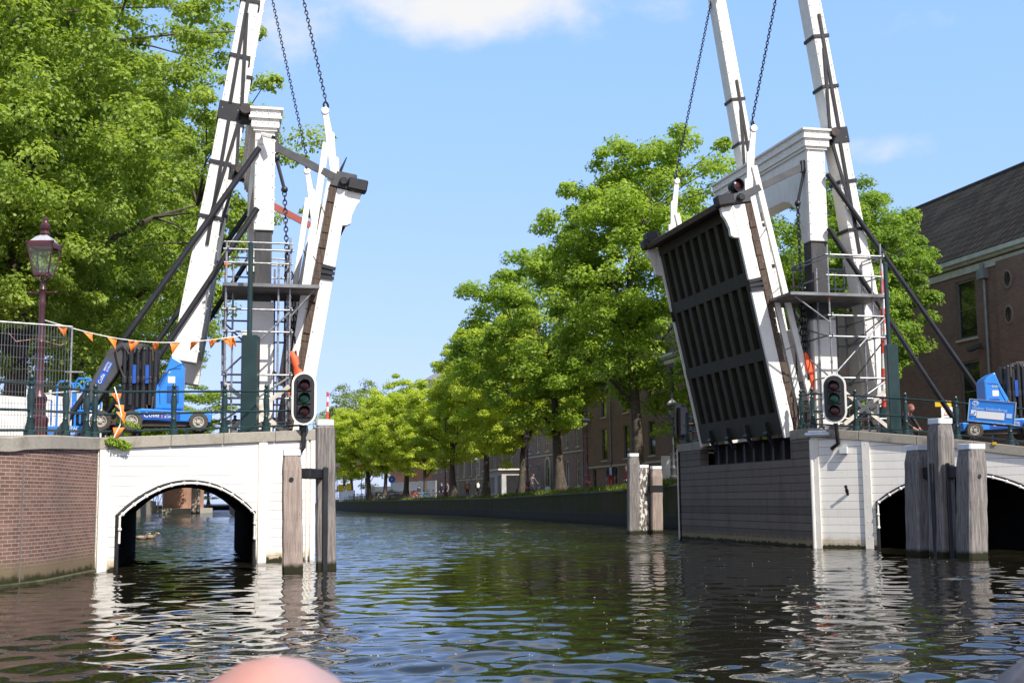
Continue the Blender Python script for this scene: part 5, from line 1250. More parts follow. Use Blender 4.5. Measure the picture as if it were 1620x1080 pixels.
def tree_proto(seed, H, R, zb, leaf, mat, nclump, nleaf, rr=(.55, 1.05), lean=0, flat=.55, top=.5, trunk_r=.26, shape=1.0, hole=.28, lobe=1.0):
    rng = np.random.default_rng(seed); rnd = random.Random(seed)
    root = thing('street_tree', 'tree', 'tree', (0, 0, 0)); zc = zb+(H-zb)*.46; hz_ = (H-zb)
    cs = []; 
    lob = [(rng.random()*6.28, rng.random()*2-1, .18+.22*rng.random()) for _ in range(7)]
    while len(cs) < nclump:
        d = rng.normal(0, 1, 3); d /= np.linalg.norm(d); az = math.atan2(d[1], d[0])
        k = 1
        for a0, e0, am in lob:
            dd = math.cos(az-a0)*math.sqrt(1-d[2]**2)*math.sqrt(max(0, 1-e0*e0))+d[2]*e0
            k += lobe*am*max(0, dd)**6-lobe*am*.35*max(0, -dd)**6
        u = hole+(1-hole)*rng.random()**.6
        x, y, z = d*u*k
        zz = zc+z*(hz_*(.54 if z > 0 else .46))
        wf = 1.0-.35*max(0, z)**2 if z > 0 else 1-.25*z*z
        cs.append((x*R*wf*shape, y*R*wf*shape, zz))
    cs = np.array(cs); rad = rr[0]+(rr[1]-rr[0])*rng.random(len(cs))
    V, Fq = crown_mesh(rng, cs, rad, nleaf, leaf, flat)
    # stray outer twigs
    m = len(cs)//3; out = cs[rng.integers(0, len(cs), m)]; ctr = np.array([0, 0, zc]); out = ctr+(out-ctr)*(1.0+.07*rng.random((m, 1)))
    V2, F2 = crown_mesh(rng, out, np.full(m, rr[0]*.55), nleaf//9, leaf*.95, flat); Fq = np.concatenate([Fq, F2+len(V)]); V = np.concatenate([V, V2])
    b = MB(); n = 9; tp = []
    ht = zb+(H-zb)*.62; ph = rnd.random()*6
    for i in range(n):
        f = i/(n-1); tp.append(Vector((math.sin(f*4+ph)*.16*f*3+lean*f, math.cos(f*3+ph)*.14*f*3, ht*f)))
    fl = lambda f: trunk_r*(1.0-.78*f)+trunk_r*.55*math.exp(-f*26)
    b.tube([Vector((tp[0].x, tp[0].y, -.3))]+tp, [trunk_r*1.6]+[fl(i/(n-1)) for i in range(n)], 12)
    at = lambda z: tp[min(n-1, max(0, int(z/ht*(n-1))))].lerp(tp[min(n-1, int(max(0, z)/ht*(n-1))+1)], (z/ht*(n-1)) % 1 if z < ht else 0)
    mains = []
    for i in range(9):
        z0_ = lerp(zb*.72, ht*.95, (i+rnd.random()*.6)/9); a = i*2.4+ph; L_ = R*rnd.uniform(.5, .8)*(1-.3*(z0_/ht))
        p0 = at(z0_); e = p0+Vector((math.cos(a)*L_, math.sin(a)*L_, L_*rnd.uniform(.55, 1.1))); r0 = trunk_r*rnd.uniform(.28, .42)
        m1 = p0.lerp(e, .4)+Vector((0, 0, L_*.16)); m2 = p0.lerp(e, .72)+Vector((rnd.uniform(-.2, .2), rnd.uniform(-.2, .2), L_*.12))
        b.tube([p0, m1, m2, e], [r0, r0*.72, r0*.45, r0*.15], 7); mains += [m1, m2, e]
    mains += tp[4:]
    for i in range(min(len(cs), 90)):
        c_ = Vector(cs[i]); s_ = min(mains, key=lambda p: (p-c_).length+max(0, p.z-c_.z)*1.5)
        md = s_.lerp(c_, .5)+Vector((rnd.uniform(-.2, .2), rnd.uniform(-.2, .2), .15)); r0 = trunk_r*.13
        b.tube([s_, md, c_], [r0, r0*.6, r0*.25], 5, caps=False)
    b.build('trunk', BARK, root, smooth=True)
    fast_mesh('crown', V, Fq, mat, root)
    return root
def place_tree(proto, loc, rz, sc, label, group, mat=None, first=False):
    o = proto if first else copy_tree(proto)
    o.location = loc; o.rotation_euler = (0, 0, rz); o.scale = (sc[0], sc[0], sc[1]); o['label'] = label; o['category'] = 'tree'; o['group'] = group
    if mat:
        for c_ in bpy.data.objects:
            if c_.parent == o and c_.name.startswith('crown'):
                c_.material_slots[0].link = 'OBJECT'; c_.material_slots[0].material = mat
    return o
def quay_at(u, off): 
    p = on_path(u, QP, -off); best = min(range(5), key=lambda i: 0 if False else ((QP[i].lerp(QP[i+1], .5))-p).length)
    f = (p.y-QP[best].y)/(QP[best+1].y-QP[best].y); z = lerp(QH[best], QH[best+1], max(0, min(1, f))); return Vector((p.x, p.y, z-.02))
pA = tree_proto(11, 16, 4.6, 4.4, .165, LEAF_N, 340, 92000, rr=(.45, .95))
pB = tree_proto(23, 14, 4.4, 3.6, .165, LEAF_N, 290, 76000, rr=(.42, .9))
pC = tree_proto(37, 12, 3.9, 3.2, .18, LEAF_Y, 200, 44000, rr=(.42, .9), lobe=.5)
rowg = 'trees along the right quay'
def row(pr, u, off, Hpx, rz, wid, label, mat, Hp, first=False):
    l = quay_at(u, off); top = aty(u, Hpx, l.y).z; k = (top-l.z)/Hp
    return place_tree(pr, l, rz, (k*wid, k), label, rowg, mat, first)
row(pA, 1012, 1.6, 188, .4, 1.0, 'largest quayside tree, left of the raised right leaf, its trunk behind the mooring piles', LEAF_N, 16.2, True)
row(pB, 886, 1.6, 372, 1.9, 1.12, 'quayside tree with a pale leaning trunk, second from the right leaf', LEAF_N, 14.2, True)
row(pA, 826, 1.6, 462, 2.6, .95, 'quayside tree with a thick forked trunk beside the white kiosk', LEAF_Y, 16.2)
row(pB, 767, 1.4, 486, 4.1, 1.0, 'quayside tree with its trunk just right of the walker with the white backpack', LEAF_Y, 14.2)
row(pC, 718, 1.4, 566, .8, 1.1, 'slender yellow-green quayside tree left of the walker in red', LEAF_Y, 12.2, True)
row(pC, 671, 2.4, 622, 2.1, .95, 'thin yellow-green quayside tree with a mossy trunk beside the blue bicycle', LEAF_Y, 12.2)
row(pC, 643, 1.4, 588, 3.3, 1.05, 'yellow-green quayside tree behind the orange cargo bicycle', LEAF_Y, 12.2)
row(pB, 608, 1.4, 605, 5.0, 1.0, 'yellow-green quayside tree behind the planters', LEAF_Y, 14.2)
row(pC, 584, 1.4, 628, 1.2, 1.2, 'bright yellow quayside tree before the white hoarding', LEAF_Y, 12.2)
row(pB, 557, 1.4, 636, 2.2, 1.0, 'far yellow-green quayside tree just right of the left mooring pile', LEAF_Y, 14.2)
# tree beside the museum-like brick building, right of the portal
l = aty(1362, 690, 52); l.z = 2.2
place_tree(pA, l, 3.7, (.82, (aty(1395, 262, 52).z-2.2)/16.2), 'leafy tree between the right balance beams and the brick building', 'trees behind the right pier', LEAF_D)
l = aty(1240, 690, 66); l.z = 2.0
place_tree(pB, l, 1.1, (1.0, .98), 'leafy tree seen through the opening of the right portal', 'trees behind the right pier', LEAF_N)
# big elms on the left bank
pD = tree_proto(51, 27, 9.6, 3.6, .185, LEAF_B, 640, 165000, rr=(.5, 1.15), trunk_r=.5, hole=.2, lobe=.55)
big = 'big trees on the left bank'
def lbank(u, y, z=2.2): p = aty(u, 700, y); return Vector((p.x, p.y, z))
place_tree(pD, lbank(18, 50), .3, (1.0, 1.0), 'nearest big elm on the left with a dark trunk behind the street lamp', big, None, True)
place_tree(pD, lbank(95, 63), 2.3, (1.0, 1.02), 'big elm just behind the nearest one, its crown reaching the left balance beam', big)
place_tree(pD, lbank(165, 82), 4.2, (.9, 1.0), 'third big elm along the left bank behind the left portal', big)
place_tree(pD, lbank(-150, 46), 5.0, (.95, 1.0), 'big elm cut by the left edge of the picture', big)
pE = tree_proto(77, 19, 5.5, 2.6, .32, LEAF_P, 200, 20000, rr=(.8, 1.4), hole=.1)
for i, (u, y, tp_, lab) in enumerate(((545, 235, 603, 'pale grey-green distant tree behind the tall left pile'), (580, 245, 596, 'pale grey-green distant tree above the yellow quayside trees'), (520, 265, 640, 'pale distant tree at the end of the canal'))):
    p = aty(u, 785, y); p.z = 1.35; top = aty(u, tp_, y).z; place_tree(pE, p, i*2., (1.0*(top-1.3)/19.3, (top-1.3)/19.3), lab, 'distant trees at the canal end', None, i == 0)
for i, (u, y, lab) in enumerate(((330, 196, 'dark bush on the far bank seen through the left arch'), )):
    p = aty(u, 790, y); p.z = 1.0; place_tree(pE, p, 1., (.9, .5), lab, 'distant trees at the canal end', LEAF_D)
# far left bank trees (their green shows in the water under the arch)
for i, (u, y, lab) in enumerate(((190, 108, 'elm on the left bank beyond the third one'), (214, 135, 'small far elm on the left bank'), (232, 160, 'farthest elm on the left bank'))):
    place_tree(pB, lbank(u-5, y, 1.2), i*1.7, (1.9, .85), lab, big, LEAF_B)
# ------------------------------------------------------------------ buildings
def facade(b, P, length, height, holes, z0=0., depth=.16):
    xs = sorted({0., length}|{h[0] for h in holes}|{h[1] for h in holes}); zs = sorted({z0, height}|{h[2] for h in holes}|{h[3] for h in holes})
    for i in range(len(xs)-1):
        for j in range(len(zs)-1):
            cx, cz_ = (xs[i]+xs[i+1])/2, (zs[j]+zs[j+1])/2
            if any(h[0] < cx < h[1] and h[2] < cz_ < h[3] for h in holes): continue
            b.add([P(xs[i], zs[j], 0), P(xs[i+1], zs[j], 0), P(xs[i+1], zs[j+1], 0), P(xs[i], zs[j+1], 0)], [(0, 1, 2, 3)])
    for x0, x1, za, zb in holes:
        c_ = [(x0, za), (x1, za), (x1, zb), (x0, zb)]
        for k in range(4):
            p, q_ = c_[k], c_[(k+1) % 4]; b.add([P(*p, 0), P(*q_, 0), P(*q_, -depth), P(*p, -depth)], [(0, 1, 2, 3)])
def building(origin, d, length, height, depth, wins, label, wall, name='brick_building', z0=1.0, roof=None, roofmat=None, frame=FRAMEW, group=None, cornice=None, gable=None, bars=(2, 3), pipes=(), plinth=None, course=None):
    d = d.normalized(); n = Vector((d.y, -d.x, 0)); n = n if n.dot(CAM-origin) > 0 else -n
    P = lambda x, z, o=0: Vector((origin.x, origin.y, 0))+d*x+n*o+Z*z
    root = thing(name, label, 'building', Vector((origin.x, origin.y, z0)), group=group)
    b = MB(); facade(b, P, length, height, wins, z0); b.prism([P(0, z0, -.2), P(length, z0, -.2), P(length, height-.01, -.2), P(0, height-.01, -.2)], -n*(depth-.2))
    b.add([P(0, z0, 0), P(0, height, 0), P(0, height, -.2), P(0, z0, -.2)], [(0, 1, 2, 3)]); b.add([P(length, z0, 0), P(length, height, 0), P(length, height, -.2), P(length, z0, -.2)], [(0, 1, 2, 3)])
    b.build('wall', wall, root)
    for x0, x1, za, zb in wins:
        f = .09; b = MB(); o = -.10
        for p, q_ in (((x0, za+f/2), (x1, za+f/2)), ((x0, zb-f/2), (x1, zb-f/2))): b.bar(P(*p, o), P(*q_, o), f, .07, n)
        for x in (x0+f/2, x1-f/2): b.bar(P(x, za+f, o), P(x, zb-f, o), f, .07, n)
        nx, nz = bars
        for k in range(1, nx): x = lerp(x0, x1, k/nx); b.bar(P(x, za+f, o-.005), P(x, zb-f, o-.005), .035, .04, n)
        for k in range(1, nz): z = lerp(za, zb, k/nz); b.bar(P(x0+f, z, o-.008), P(x1-f, z, o-.008), .035, .04, n)
        w_ = b.build('window', frame, root)
        b = MB(); b.add([P(x0, za, o-.04), P(x1, za, o-.04), P(x1, zb, o-.04), P(x0, zb, o-.04)], [(0, 1, 2, 3)]); b.build('pane', GLASSW, w_)
        b = MB(); b.bar(P(x0-.06, za-.05, .02), P(x1+.06, za-.05, .02), .16, .1, Z); b.build('sill', CONC2, w_)
    if course:
        for cz_ in course: b = MB(); b.bar(P(0, cz_, .03), P(length, cz_, .03), .1, .14, Z); b.build('string_course', CONC2, root)
    if plinth: b = MB(); b.prism([P(0, z0, .04), P(length, z0, .04), P(length, plinth, .04), P(0, plinth, .04)], -n*.03); b.build('plinth', stone('dark_plinth', (.12, .11, .10)), root)
    if cornice:
        b = MB(); 
        for zz, hh_, o in ((height-.55, .3, .08), (height-.25, .14, .22), (height-.1, .2, .42)): b.bar(P(-.3, zz, o/2), P(length+.3, zz, o/2), o, hh_, Z)
        cn = b.build('gutter', cornice, root)
    for x in pipes:
        b = MB(); b.tube([P(x, z0, .1), P(x, height-1.2, .1)], .065, 8); b.box(P(x, height-.95, .16), (.5, .3, .42), (d, n, Z)); b.tube([P(x, height-.75, .16), P(x, height-.5, .2)], .08, 8); b.build('downpipe', paint('zinc', (.24, .25, .26), .5, .3), root, smooth=True)
    if roof:
        rz_, hip = roof; o = .45; hd = depth/2
        e = [P(-o, height+.02, o), P(length+o, height+.02, o), P(length+o, height+.02, -depth-o), P(-o, height+.02, -depth-o)]; m = [P(hip-o, rz_, -hd), P(length-hip+o, rz_, -hd)]
        b = MB(); b.add(e+m, [(0, 1, 5, 4), (1, 2, 5), (2, 3, 4, 5), (3, 0, 4), (3, 2, 1, 0)]); r_ = b.build('roof', roofmat, root)
        b = MB(); b.tube([m[0], m[1]], .1, 6); b.build('ridge', stone('ridge_tile', (.06, .055, .05)), r_)
    return root, P
def tiles():
    m = base_mat('roof_pantiles'); t = NT(m); b = t.n('ShaderNodeTexBrick'); b.offset = .0
    uv = t.n('ShaderNodeUVMap').outputs[0]; t.set(b.inputs['Vector'], t.mapv(uv, (1, 1.35, 1))); b.inputs['Scale'].default_value = 1
    b.inputs['Color1'].default_value = (.046, .038, .031, 1); b.inputs['Color2'].default_value = (.026, .022, .019, 1); b.inputs['Mortar'].default_value = (.010, .009, .008, 1)
    b.inputs['Brick Width'].default_value = .45; b.inputs['Row Height'].default_value = .5; b.inputs['Mortar Size'].default_value = .085; b.inputs['Mortar Smooth'].default_value = .8
    c = t.mix(t.math('MULTIPLY', t.ramp(t.noise(t.pos(), .8, 6), .45, .7), .5), b.outputs[0], (.05, .05, .04))
    t.out(c, .9, 0, t.bump(b.outputs['Fac'], -1, .12), Specular_IOR_Level=.1); return m
TILE = tiles()
# long brick building on the right
F0 = PR(17.4, 5.0, 0); hl = 73.0
wins = []
for t in (14.0, 22.5, 27, 31.5, 36, 41, 46, 51, 56, 62, 68): wins += [(t-.75, t+.75, 4.6, 7.3), (t-.75, t+.75, 8.3, 10.95)]
for t in (49, 59, 65, 71.0): wins.append((t-.45, t+.45, 2.2, 4.0))
wins = [(a, b_, c_, e) for a, b_, c_, e in wins]
HW, HP = building(F0, A, hl, 11.9, 12, wins, 'long dark brick building with a tiled roof along the right quay', HBRICK, z0=.8, roof=(17.6, .5), roofmat=TILE, frame=paint('grey_frame', (.16, .155, .14), .5), cornice=paint('pale_gutter', (.5, .5, .46), .5), bars=(1, 2), pipes=(12.4, 30, 47.5, 66), plinth=None, course=(4.1,))
# oval windows and a wall camera near the picture edge
for k, (u, v) in enumerate(((1595, 441), (1597, 497))):
    p = onplane(u, v, F0+C*-.26, C); b = MB(); b.lathe(p-C*.0, [(.42, -.02), (.42, .06), (.32, .07), (.32, .02)], 28, (A*.72, Z, -C)); rr_ = b.build('oval_window', HBRICK2, HW)
    b = MB(); b.lathe(p, [(.31, .0), (.31, .03)], 28, (A*.72, Z, -C)); b.build('pane', GLASSW, rr_)
    b = MB(); b.bar(p-C*.04-Z*.3, p-C*.04+Z*.3, .03, .02, C); b.bar(p-C*.04-A*.2, p-C*.04+A*.2, .03, .02, C); b.build('glazing_bar', BLACK, rr_)
p = onplane(1540, 548, F0-C*.3, C); b = MB(); b.bar(p+C*.3-A*.3-Z*.1, p-A*.3-Z*.05, .06, .06); b.bar(p-A*.5, p+A*.35-Z*.1, .22, .2); tag(b.build('security_camera', DGREY, None, bevel=.02), 'dark security camera on the brick wall beside the downpipe', 'security camera')
b = MB(); b.prism([HP(12.9, .8, .02), HP(13.2, .8, .02), HP(13.2, 11.3, .02), HP(12.9, 11.3, .02)], C*-.12) if False else None
b2 = MB(); b2.prism([HP(5.5, .8, 0), HP(11.3, .8, 0), HP(11.3, 11.3, 0), HP(5.5, 11.3, 0)], -C*.25); b2.build('wall_projection', HBRICK, HW)
# brick building with the arched door
t = 73.3; w2 = []
for k in range(6):
    x = 1.6+k*3.6
    w2 += [(x, x+1.15, 6.1, 8.5)]
    if k != 3: w2 += [(x, x+1.15, 2.5, 4.9)]
w2.append((12.0, 13.5, 1.4, 4.6))
B2, P2_ = building(PR(17.2, 5+t, 0), A, 22, 11.5, 11, w2, 'purple-brown brick building with an arched pale door surround behind the lamp', HBRICK2, z0=.8, roof=(15.0, 2), roofmat=TILE, cornice=paint('pale_gutter', (.5, .5, .46), .5), bars=(2, 3), pipes=(.3, 10.6, 21.5), plinth=2.1, course=(5.7,))
b = MB(); ap_ = [P2_(11.7, 1.3, .06), P2_(12.0, 1.3, .06)]
seg = 10; pts_o = []; pts_i = []
for i in range(seg+1):
    a = math.pi*i/seg; pts_o.append(P2_(12.75-1.1*math.cos(a), 4.6+1.0*math.sin(a), .08)); pts_i.append(P2_(12.75-.78*math.cos(a), 4.6+.7*math.sin(a), .08))
b.prism(pts_o+list(reversed(pts_i)), C*.08); b.prism([P2_(11.65, 1.3, .08), P2_(11.97, 1.3, .08), P2_(11.97, 4.6, .08), P2_(11.65, 4.6, .08)], C*.08); b.prism([P2_(13.53, 1.3, .08), P2_(13.85, 1.3, .08), P2_(13.85, 4.6, .08), P2_(13.53, 4.6, .08)], C*.08); b.build('door_surround', CONC2, B2)
# grey stone house with tall white windows
w3 = []
for k in range(9):
    x = 2+k*4.6; w3 += [(x, x+1.5, 4.4, 7.8), (x, x+1.5, 9.2, 11.4)]
    if k % 3 != 1: w3 += [(x, x+1.4, 1.9, 3.6)]
B3, P3_ = building(PR(17.5, 5+t+22.2, 0), A, 43, 13.5, 12, w3, 'brown-grey stone house front with tall white windows behind the walker in red', brick('grey_brown_brick', (.20, .155, .13), (.25, .19, .155), (.25, .22, .19)), name='stone_house', z0=.8, roof=(16.5, 2), roofmat=TILE, cornice=CONC2, bars=(2, 4), pipes=(.4, 16, 30), course=(4.0, 8.6), plinth=1.9)
w4 = []
for k in range(5):
    x = 1.4+k*3.8
    for z_ in (2.2, 5.4, 8.4): w4 += [(x, x+1.3, z_, z_+2.1)]
building(PR(17.0, 5+t+65.5, 0), A, 20, 12.0, 10, w4, 'dark brick canal house with small paned windows beside the lit gable', HBRICK2, name='canal_house', z0=.8, roof=(16, .6), roofmat=TILE, cornice=CONC2, bars=(2, 3))
# lit gable and houses at the far end
u0 = aty(618, 790, 198); u1 = aty(692, 790, 190)
w5 = [(1.2, 2.1, 6.9, 8.4), (2.9, 3.8, 6.9, 8.4), (4.5, 5.3, 6.9, 8.4), (4.4, 5.4, 2.0, 4.0)]
building(Vector((u0.x, u0.y, 0)), (u1-u0), (u1-u0).length, aty(650, 668, 194).z, 9, w5, 'orange brick end house lit by the sun behind the trees', OBRICK, name='canal_house', z0=.8, roof=(aty(650, 630, 194).z, 1), roofmat=paint('red_roof', (.28, .1, .06), .8), bars=(2, 3), cornice=CONC2)
u0 = aty(676, 700, 220); u1 = aty(742, 700, 214)
building(Vector((u0.x, u0.y, 0)), (u1-u0), (u1-u0).length, aty(705, 598, 217).z, 9, [(1, 2, 15, 16.5), (3.2, 4.2, 15, 16.5)], 'tall pale gabled house half hidden behind the slender trees', paint('pale_render', (.5, .47, .43), .8), name='canal_house', z0=.8, roof=(aty(705, 575, 217).z, .4), roofmat=paint('slate', (.2, .2, .21), .7), cornice=CONC2)
p = onplane(826, 452, PR(22, 100, 0), C); r = thing('roof_ornament', 'pale stone roof ornament peeping over the trees', 'ornament', p-Z*1.2)
b = MB(); b.lathe(p-Z*2.2, [(1.2, 0), (1.0, .5), (.4, 1.0), (.45, 1.6), (.6, 1.9), (.25, 2.2), (.38, 2.6), (.0, 3.0)], 12); b.box(p-Z*6, (1.6, 1.6, 8)); b.build('finial', CONC2, r, smooth=True)
# white kiosk on the quay
kp = quay_at(790, 5.5); d_ = A; r = thing('kiosk', 'white flat-roofed kiosk with an open front painted in black on the quay', 'kiosk', kp)
P = lambda s_, t_, z_: kp+C*s_+A*t_+Z*z_
b = MB(); b.prism([P(0, -1.2, 0), P(0, 5.5, 0), P(0, 5.5, 2.7), P(0, -1.2, 2.7)], C*2.4); b.build('body', paint('kiosk_grey', (.42, .42, .41), .6), r)
b = MB(); b.box(P(1.1, 2.1, 2.76), (3.0, 7.2, .14), (C, A, Z)); b.build('roof', OFFW, r)
b = MB(); b.box(P(-.004, -.1, 1.15), (.02, 1.3, 2.1), (C, A, Z)); b.box(P(-.004, 3.2, 1.3), (.02, 2.4, 1.6), (C, A, Z)); b.box(P(1.2, -1.2, 1.2), (1.5, .02, 2.0), (C, A, Z)); b.build('opening', BLACK, r)  # black panels on the walls stand in for the shaded inside of the openings
# ------------------------------------------------------------------ lamps on the quay
pl0 = lamp_post(quay_at(835, .9), 4.6, 'old maroon lamp post with a lantern standing before the purple-brown building', MAROON2)
for u, off, lab in ((932, .9, 'old maroon lamp post with its lantern hidden in the foliage of the second tree'), (702, .9, 'old maroon lamp post left of the slender quayside tree'), (755, 7.5, 'dark lamp post behind the walker with the white backpack'), (1068, 2.2, 'dark lamp post behind the black back of the traffic light')):
    o = copy_tree(pl0) if 'dark' not in lab else lamp_post(Vector((0, 0, 0)), 4.6, lab, DGREY); o.location = quay_at(u, off); o['label'] = lab
# ------------------------------------------------------------------ grass tufts along the quay edge, weeds
def tufts(name, pts, mat, n, h, kind='stuff', parent=None, spread=.25):
    rng = np.random.default_rng(3); P = np.array([[p.x, p.y, p.z] for p in pts]); i = rng.integers(0, len(P)-1, n); f = rng.random((n, 1))
    base = P[i]*(1-f)+P[i+1]*f+rng.normal(0, spread, (n, 3))*np.array([1, 1, .12]); a = rng.random(n)*6.28
    hh = h*(.4+rng.random(n)**2); w_ = .02+.03*rng.random(n); dx = np.stack([np.cos(a), np.sin(a), np.zeros(n)], 1); tip = base+np.stack([np.cos(a*3)*.4, np.sin(a*3)*.4, np.ones(n)], 1)*hh[:, None]
    V = np.stack([base-dx*w_[:, None], base+dx*w_[:, None], tip], 1).reshape(-1, 3); return fast_mesh(name, V, np.arange(3*n).reshape(n, 3), mat, parent)
GR = foliage('grass_green', (.07, .11, .012), (.20, .24, .03), .35)
gp_ = []
for i in range(1, 5):
    for k in range(12):
        p = QP[i].lerp(QP[i+1] if i < 5 else QP[i], k/12); p = p+C*.25; p.z = lerp(QH[i], QH[i+1], k/12); gp_.append(p)
tag(tufts('grass', gp_, GR, 18000, .26), None, None, kind='stuff')
wp = [PLW(lenL-.18-k*.085, 2.62-.02*k, .09) for k in range(6)]
wd = thing('weed', 'small green weed growing from the coping joint by the curved brick wall', 'plant', wp[0])
rng = np.random.default_rng(8); cs = np.array([[p.x, p.y, p.z+.0] for p in wp]); V, Fq = crown_mesh(rng, cs, np.full(len(cs), .11), 560, .06, .9); V2, F2 = crown_mesh(rng, cs+np.array([.1, .3, .42]), np.full(len(cs), .1), 260, .05, .7)
V = np.concatenate([V, V2])-np.array(wp[0]); fast_mesh('leaves', V, np.concatenate([Fq, F2+2240]), LEAF_N, wd)
b = MB(); [b.tube([p-outL*.1+Z*.12, p], .006, 4) for p in wp]; b.build('stem', BARK, wd)
# ------------------------------------------------------------------ people
SKIN = paint('skin', (.55, .33, .25), .5, var=.08)
def person(label, loc, rz, J, rad, zones, mats, extra=None, group=None, hair=None, headr=.105, face=True, sub=2):
    """one continuous skinned body; zones: joint -> material slot"""
    root = thing('person', label, 'person', loc, rz, group)
    names = list(J); me = bpy.data.meshes.new('body'); E = [(names.index(a), names.index(b_)) for a, b_ in EDGES if a in J and b_ in J]
    me.from_pydata([J[k] for k in names], E, []); ob = bpy.data.objects.new('body', me); COL.objects.link(ob)
    sk = ob.modifiers.new('skin', 'SKIN'); sk.use_smooth_shade = True; ss = ob.modifiers.new('sub', 'SUBSURF'); ss.levels = ss.render_levels = sub
    sv = me.skin_vertices[0].data
    for i, k in enumerate(names):
        r_ = rad.get(k, .05); sv[i].radius = (r_, r_) if not isinstance(r_, tuple) else r_; sv[i].use_root = (k == 'pelvis')
    dg = bpy.context.evaluated_depsgraph_get(); m2 = bpy.data.meshes.new_from_object(ob.evaluated_get(dg)); bpy.data.objects.remove(ob)
    bm = MB(); bm.v = [tuple(v.co) for v in m2.vertices]; bm.f = [tuple(p.vertices) for p in m2.polygons]
    seg = [(Vector(J[a]), Vector(J[b_]), zones.get(b_, 0)) for a, b_ in EDGES if a in J and b_ in J]
    for p in m2.polygons:
        c_ = p.center; best = 1e9; z_ = 0
        for a, b_, zz in seg:
            ab = b_-a; tt = max(0, min(1, (c_-a).dot(ab)/max(1e-6, ab.length_squared))); dd = (a+ab*tt-c_).length
            if dd < best: best = dd; z_ = zz
        bm.mi.append(z_)
    h = Vector(J['head']); bm.m = 2; fz = Vector(J.get('face', (0, 1, 0))).normalized(); sx = fz.cross(Z).normalized(); uz = sx.cross(fz)
    bm.ball(h, headr, 18, 12, (.80, .98, 1.16), (sx, fz, uz))
    if face:
        bm.ball(h+fz*headr*.95-uz*.02*headr/.1, headr*.16, 8, 6, (.8, 1.1, 1.3), (sx, fz, uz))
        for s in (-1, 1): bm.ball(h+sx*s*headr*.8-uz*.01, headr*.27, 8, 6, (.35, .6, 1), (sx, fz, uz))
        bm.m = 3
        for s in (-1, 1): bm.ball(h+fz*headr*.86+sx*s*headr*.33+uz*.012, headr*.09, 6, 5, (1.3, .6, .8), (sx, fz, uz))
        bm.box(h+fz*headr*.88-uz*headr*.5, (headr*.5, headr*.1, headr*.09), (sx, fz, uz))
    bm.m = 2
    for s in ('l', 'r'):
        if 'hand'+s in J and 'wrist'+s in J:
            w0 = Vector(J['wrist'+s]); h0 = Vector(J['hand'+s]); d = (h0-w0).normalized(); side = d.cross(fz); side = side.normalized() if side.length > .1 else sx
            for k in range(4):
                b0 = h0+side*(k-1.5)*.019; l_ = (.062, .074, .07, .054)[k]
                bm.tube([b0-d*.02, b0+d*l_*.5, b0+d*l_*.95+fz*.02], [.0095, .009, .006], 6)
            bm.tube([h0-d*.05+fz*.02, h0-d*.01+fz*.05, h0+d*.025+fz*.055], [.011, .01, .007], 6)
    body = bm.build('body', mats, None, smooth=True); body.parent = root
    if hair:
        b = MB(); hm, k, dn_ = hair
        vs = []; seg_ = 18; rings = 8
        for i in range(rings+1):
            th = math.radians(dn_)*i/rings
            for j in range(seg_):
                a = 2*math.pi*j/seg_; fr_f = math.sin(a); tt = th*(1-.30*max(0, fr_f))
                vs.append(h+(sx*math.cos(a)*.84+fz*fr_f*1.0)*math.sin(tt)*headr*k+uz*math.cos(tt)*headr*1.17*k)
        b.add(vs, [(i*seg_+j, (i+1)*seg_+j, (i+1)*seg_+(j+1) % seg_, i*seg_+(j+1) % seg_) for i in range(rings) for j in range(seg_)]); o = b.build('hair', hm, None, smooth=True); o.parent = root
    if extra: extra(root)
    return root
EDGES = [('pelvis', 'waist'), ('waist', 'chest'), ('chest', 'neck'), ('neck', 'head'), ('chest', 'shl'), ('chest', 'shr'), ('shl', 'ell'), ('shr', 'elr'), ('ell', 'wristl'), ('elr', 'wristr'), ('wristl', 'handl'), ('wristr', 'handr'),
         ('pelvis', 'hipl'), ('pelvis', 'hipr'), ('hipl', 'kneel'), ('hipr', 'kneer'), ('kneel', 'ankl'), ('kneer', 'ankr'), ('ankl', 'toel'), ('ankr', 'toer')]
RAD = dict(pelvis=(.15, .11), waist=(.14, .105), chest=(.17, .115), neck=.055, head=.07, shl=.068, shr=.068, ell=.048, elr=.048, wristl=.032, wristr=.032, handl=(.04, .02), handr=(.04, .02), hipl=.09, hipr=.09, kneel=.062, kneer=.062, ankl=.042, ankr=.042, toel=.035, toer=.035)
def stand(stride=.0, arm=.05, bend=0.):
    return dict(pelvis=(0, 0, .93), waist=(0, bend*.3, 1.12), chest=(0, .01+bend, 1.36), neck=(0, .02+bend*1.2, 1.52), head=(0, .04+bend*1.3, 1.64), shl=(.19, 0+bend, 1.42), shr=(-.19, 0+bend, 1.42), ell=(.25, -arm+bend, 1.13), elr=(-.25, arm+bend, 1.13), wristl=(.26, -arm*.4+.06+bend, .90), wristr=(-.26, arm*1.9+.06+bend, .92), handl=(.26, -arm*.3+.08+bend, .82), handr=(-.26, arm*2.2+.08+bend, .84),
        hipl=(.09, 0, .88), hipr=(-.09, 0, .88), kneel=(.1, stride*.6+.02, .49), kneer=(-.1, -stride*.35+.03, .49), ankl=(.1, stride, .08), ankr=(-.1, -stride, .10), toel=(.11, stride+.15, .04), toer=(-.11, -stride+.14, .05))
ZN = dict(head=2, neck=2, handl=2, handr=2, hipl=1, hipr=1, kneel=1, kneer=1, ankl=1, ankr=1, toel=3, toer=3)
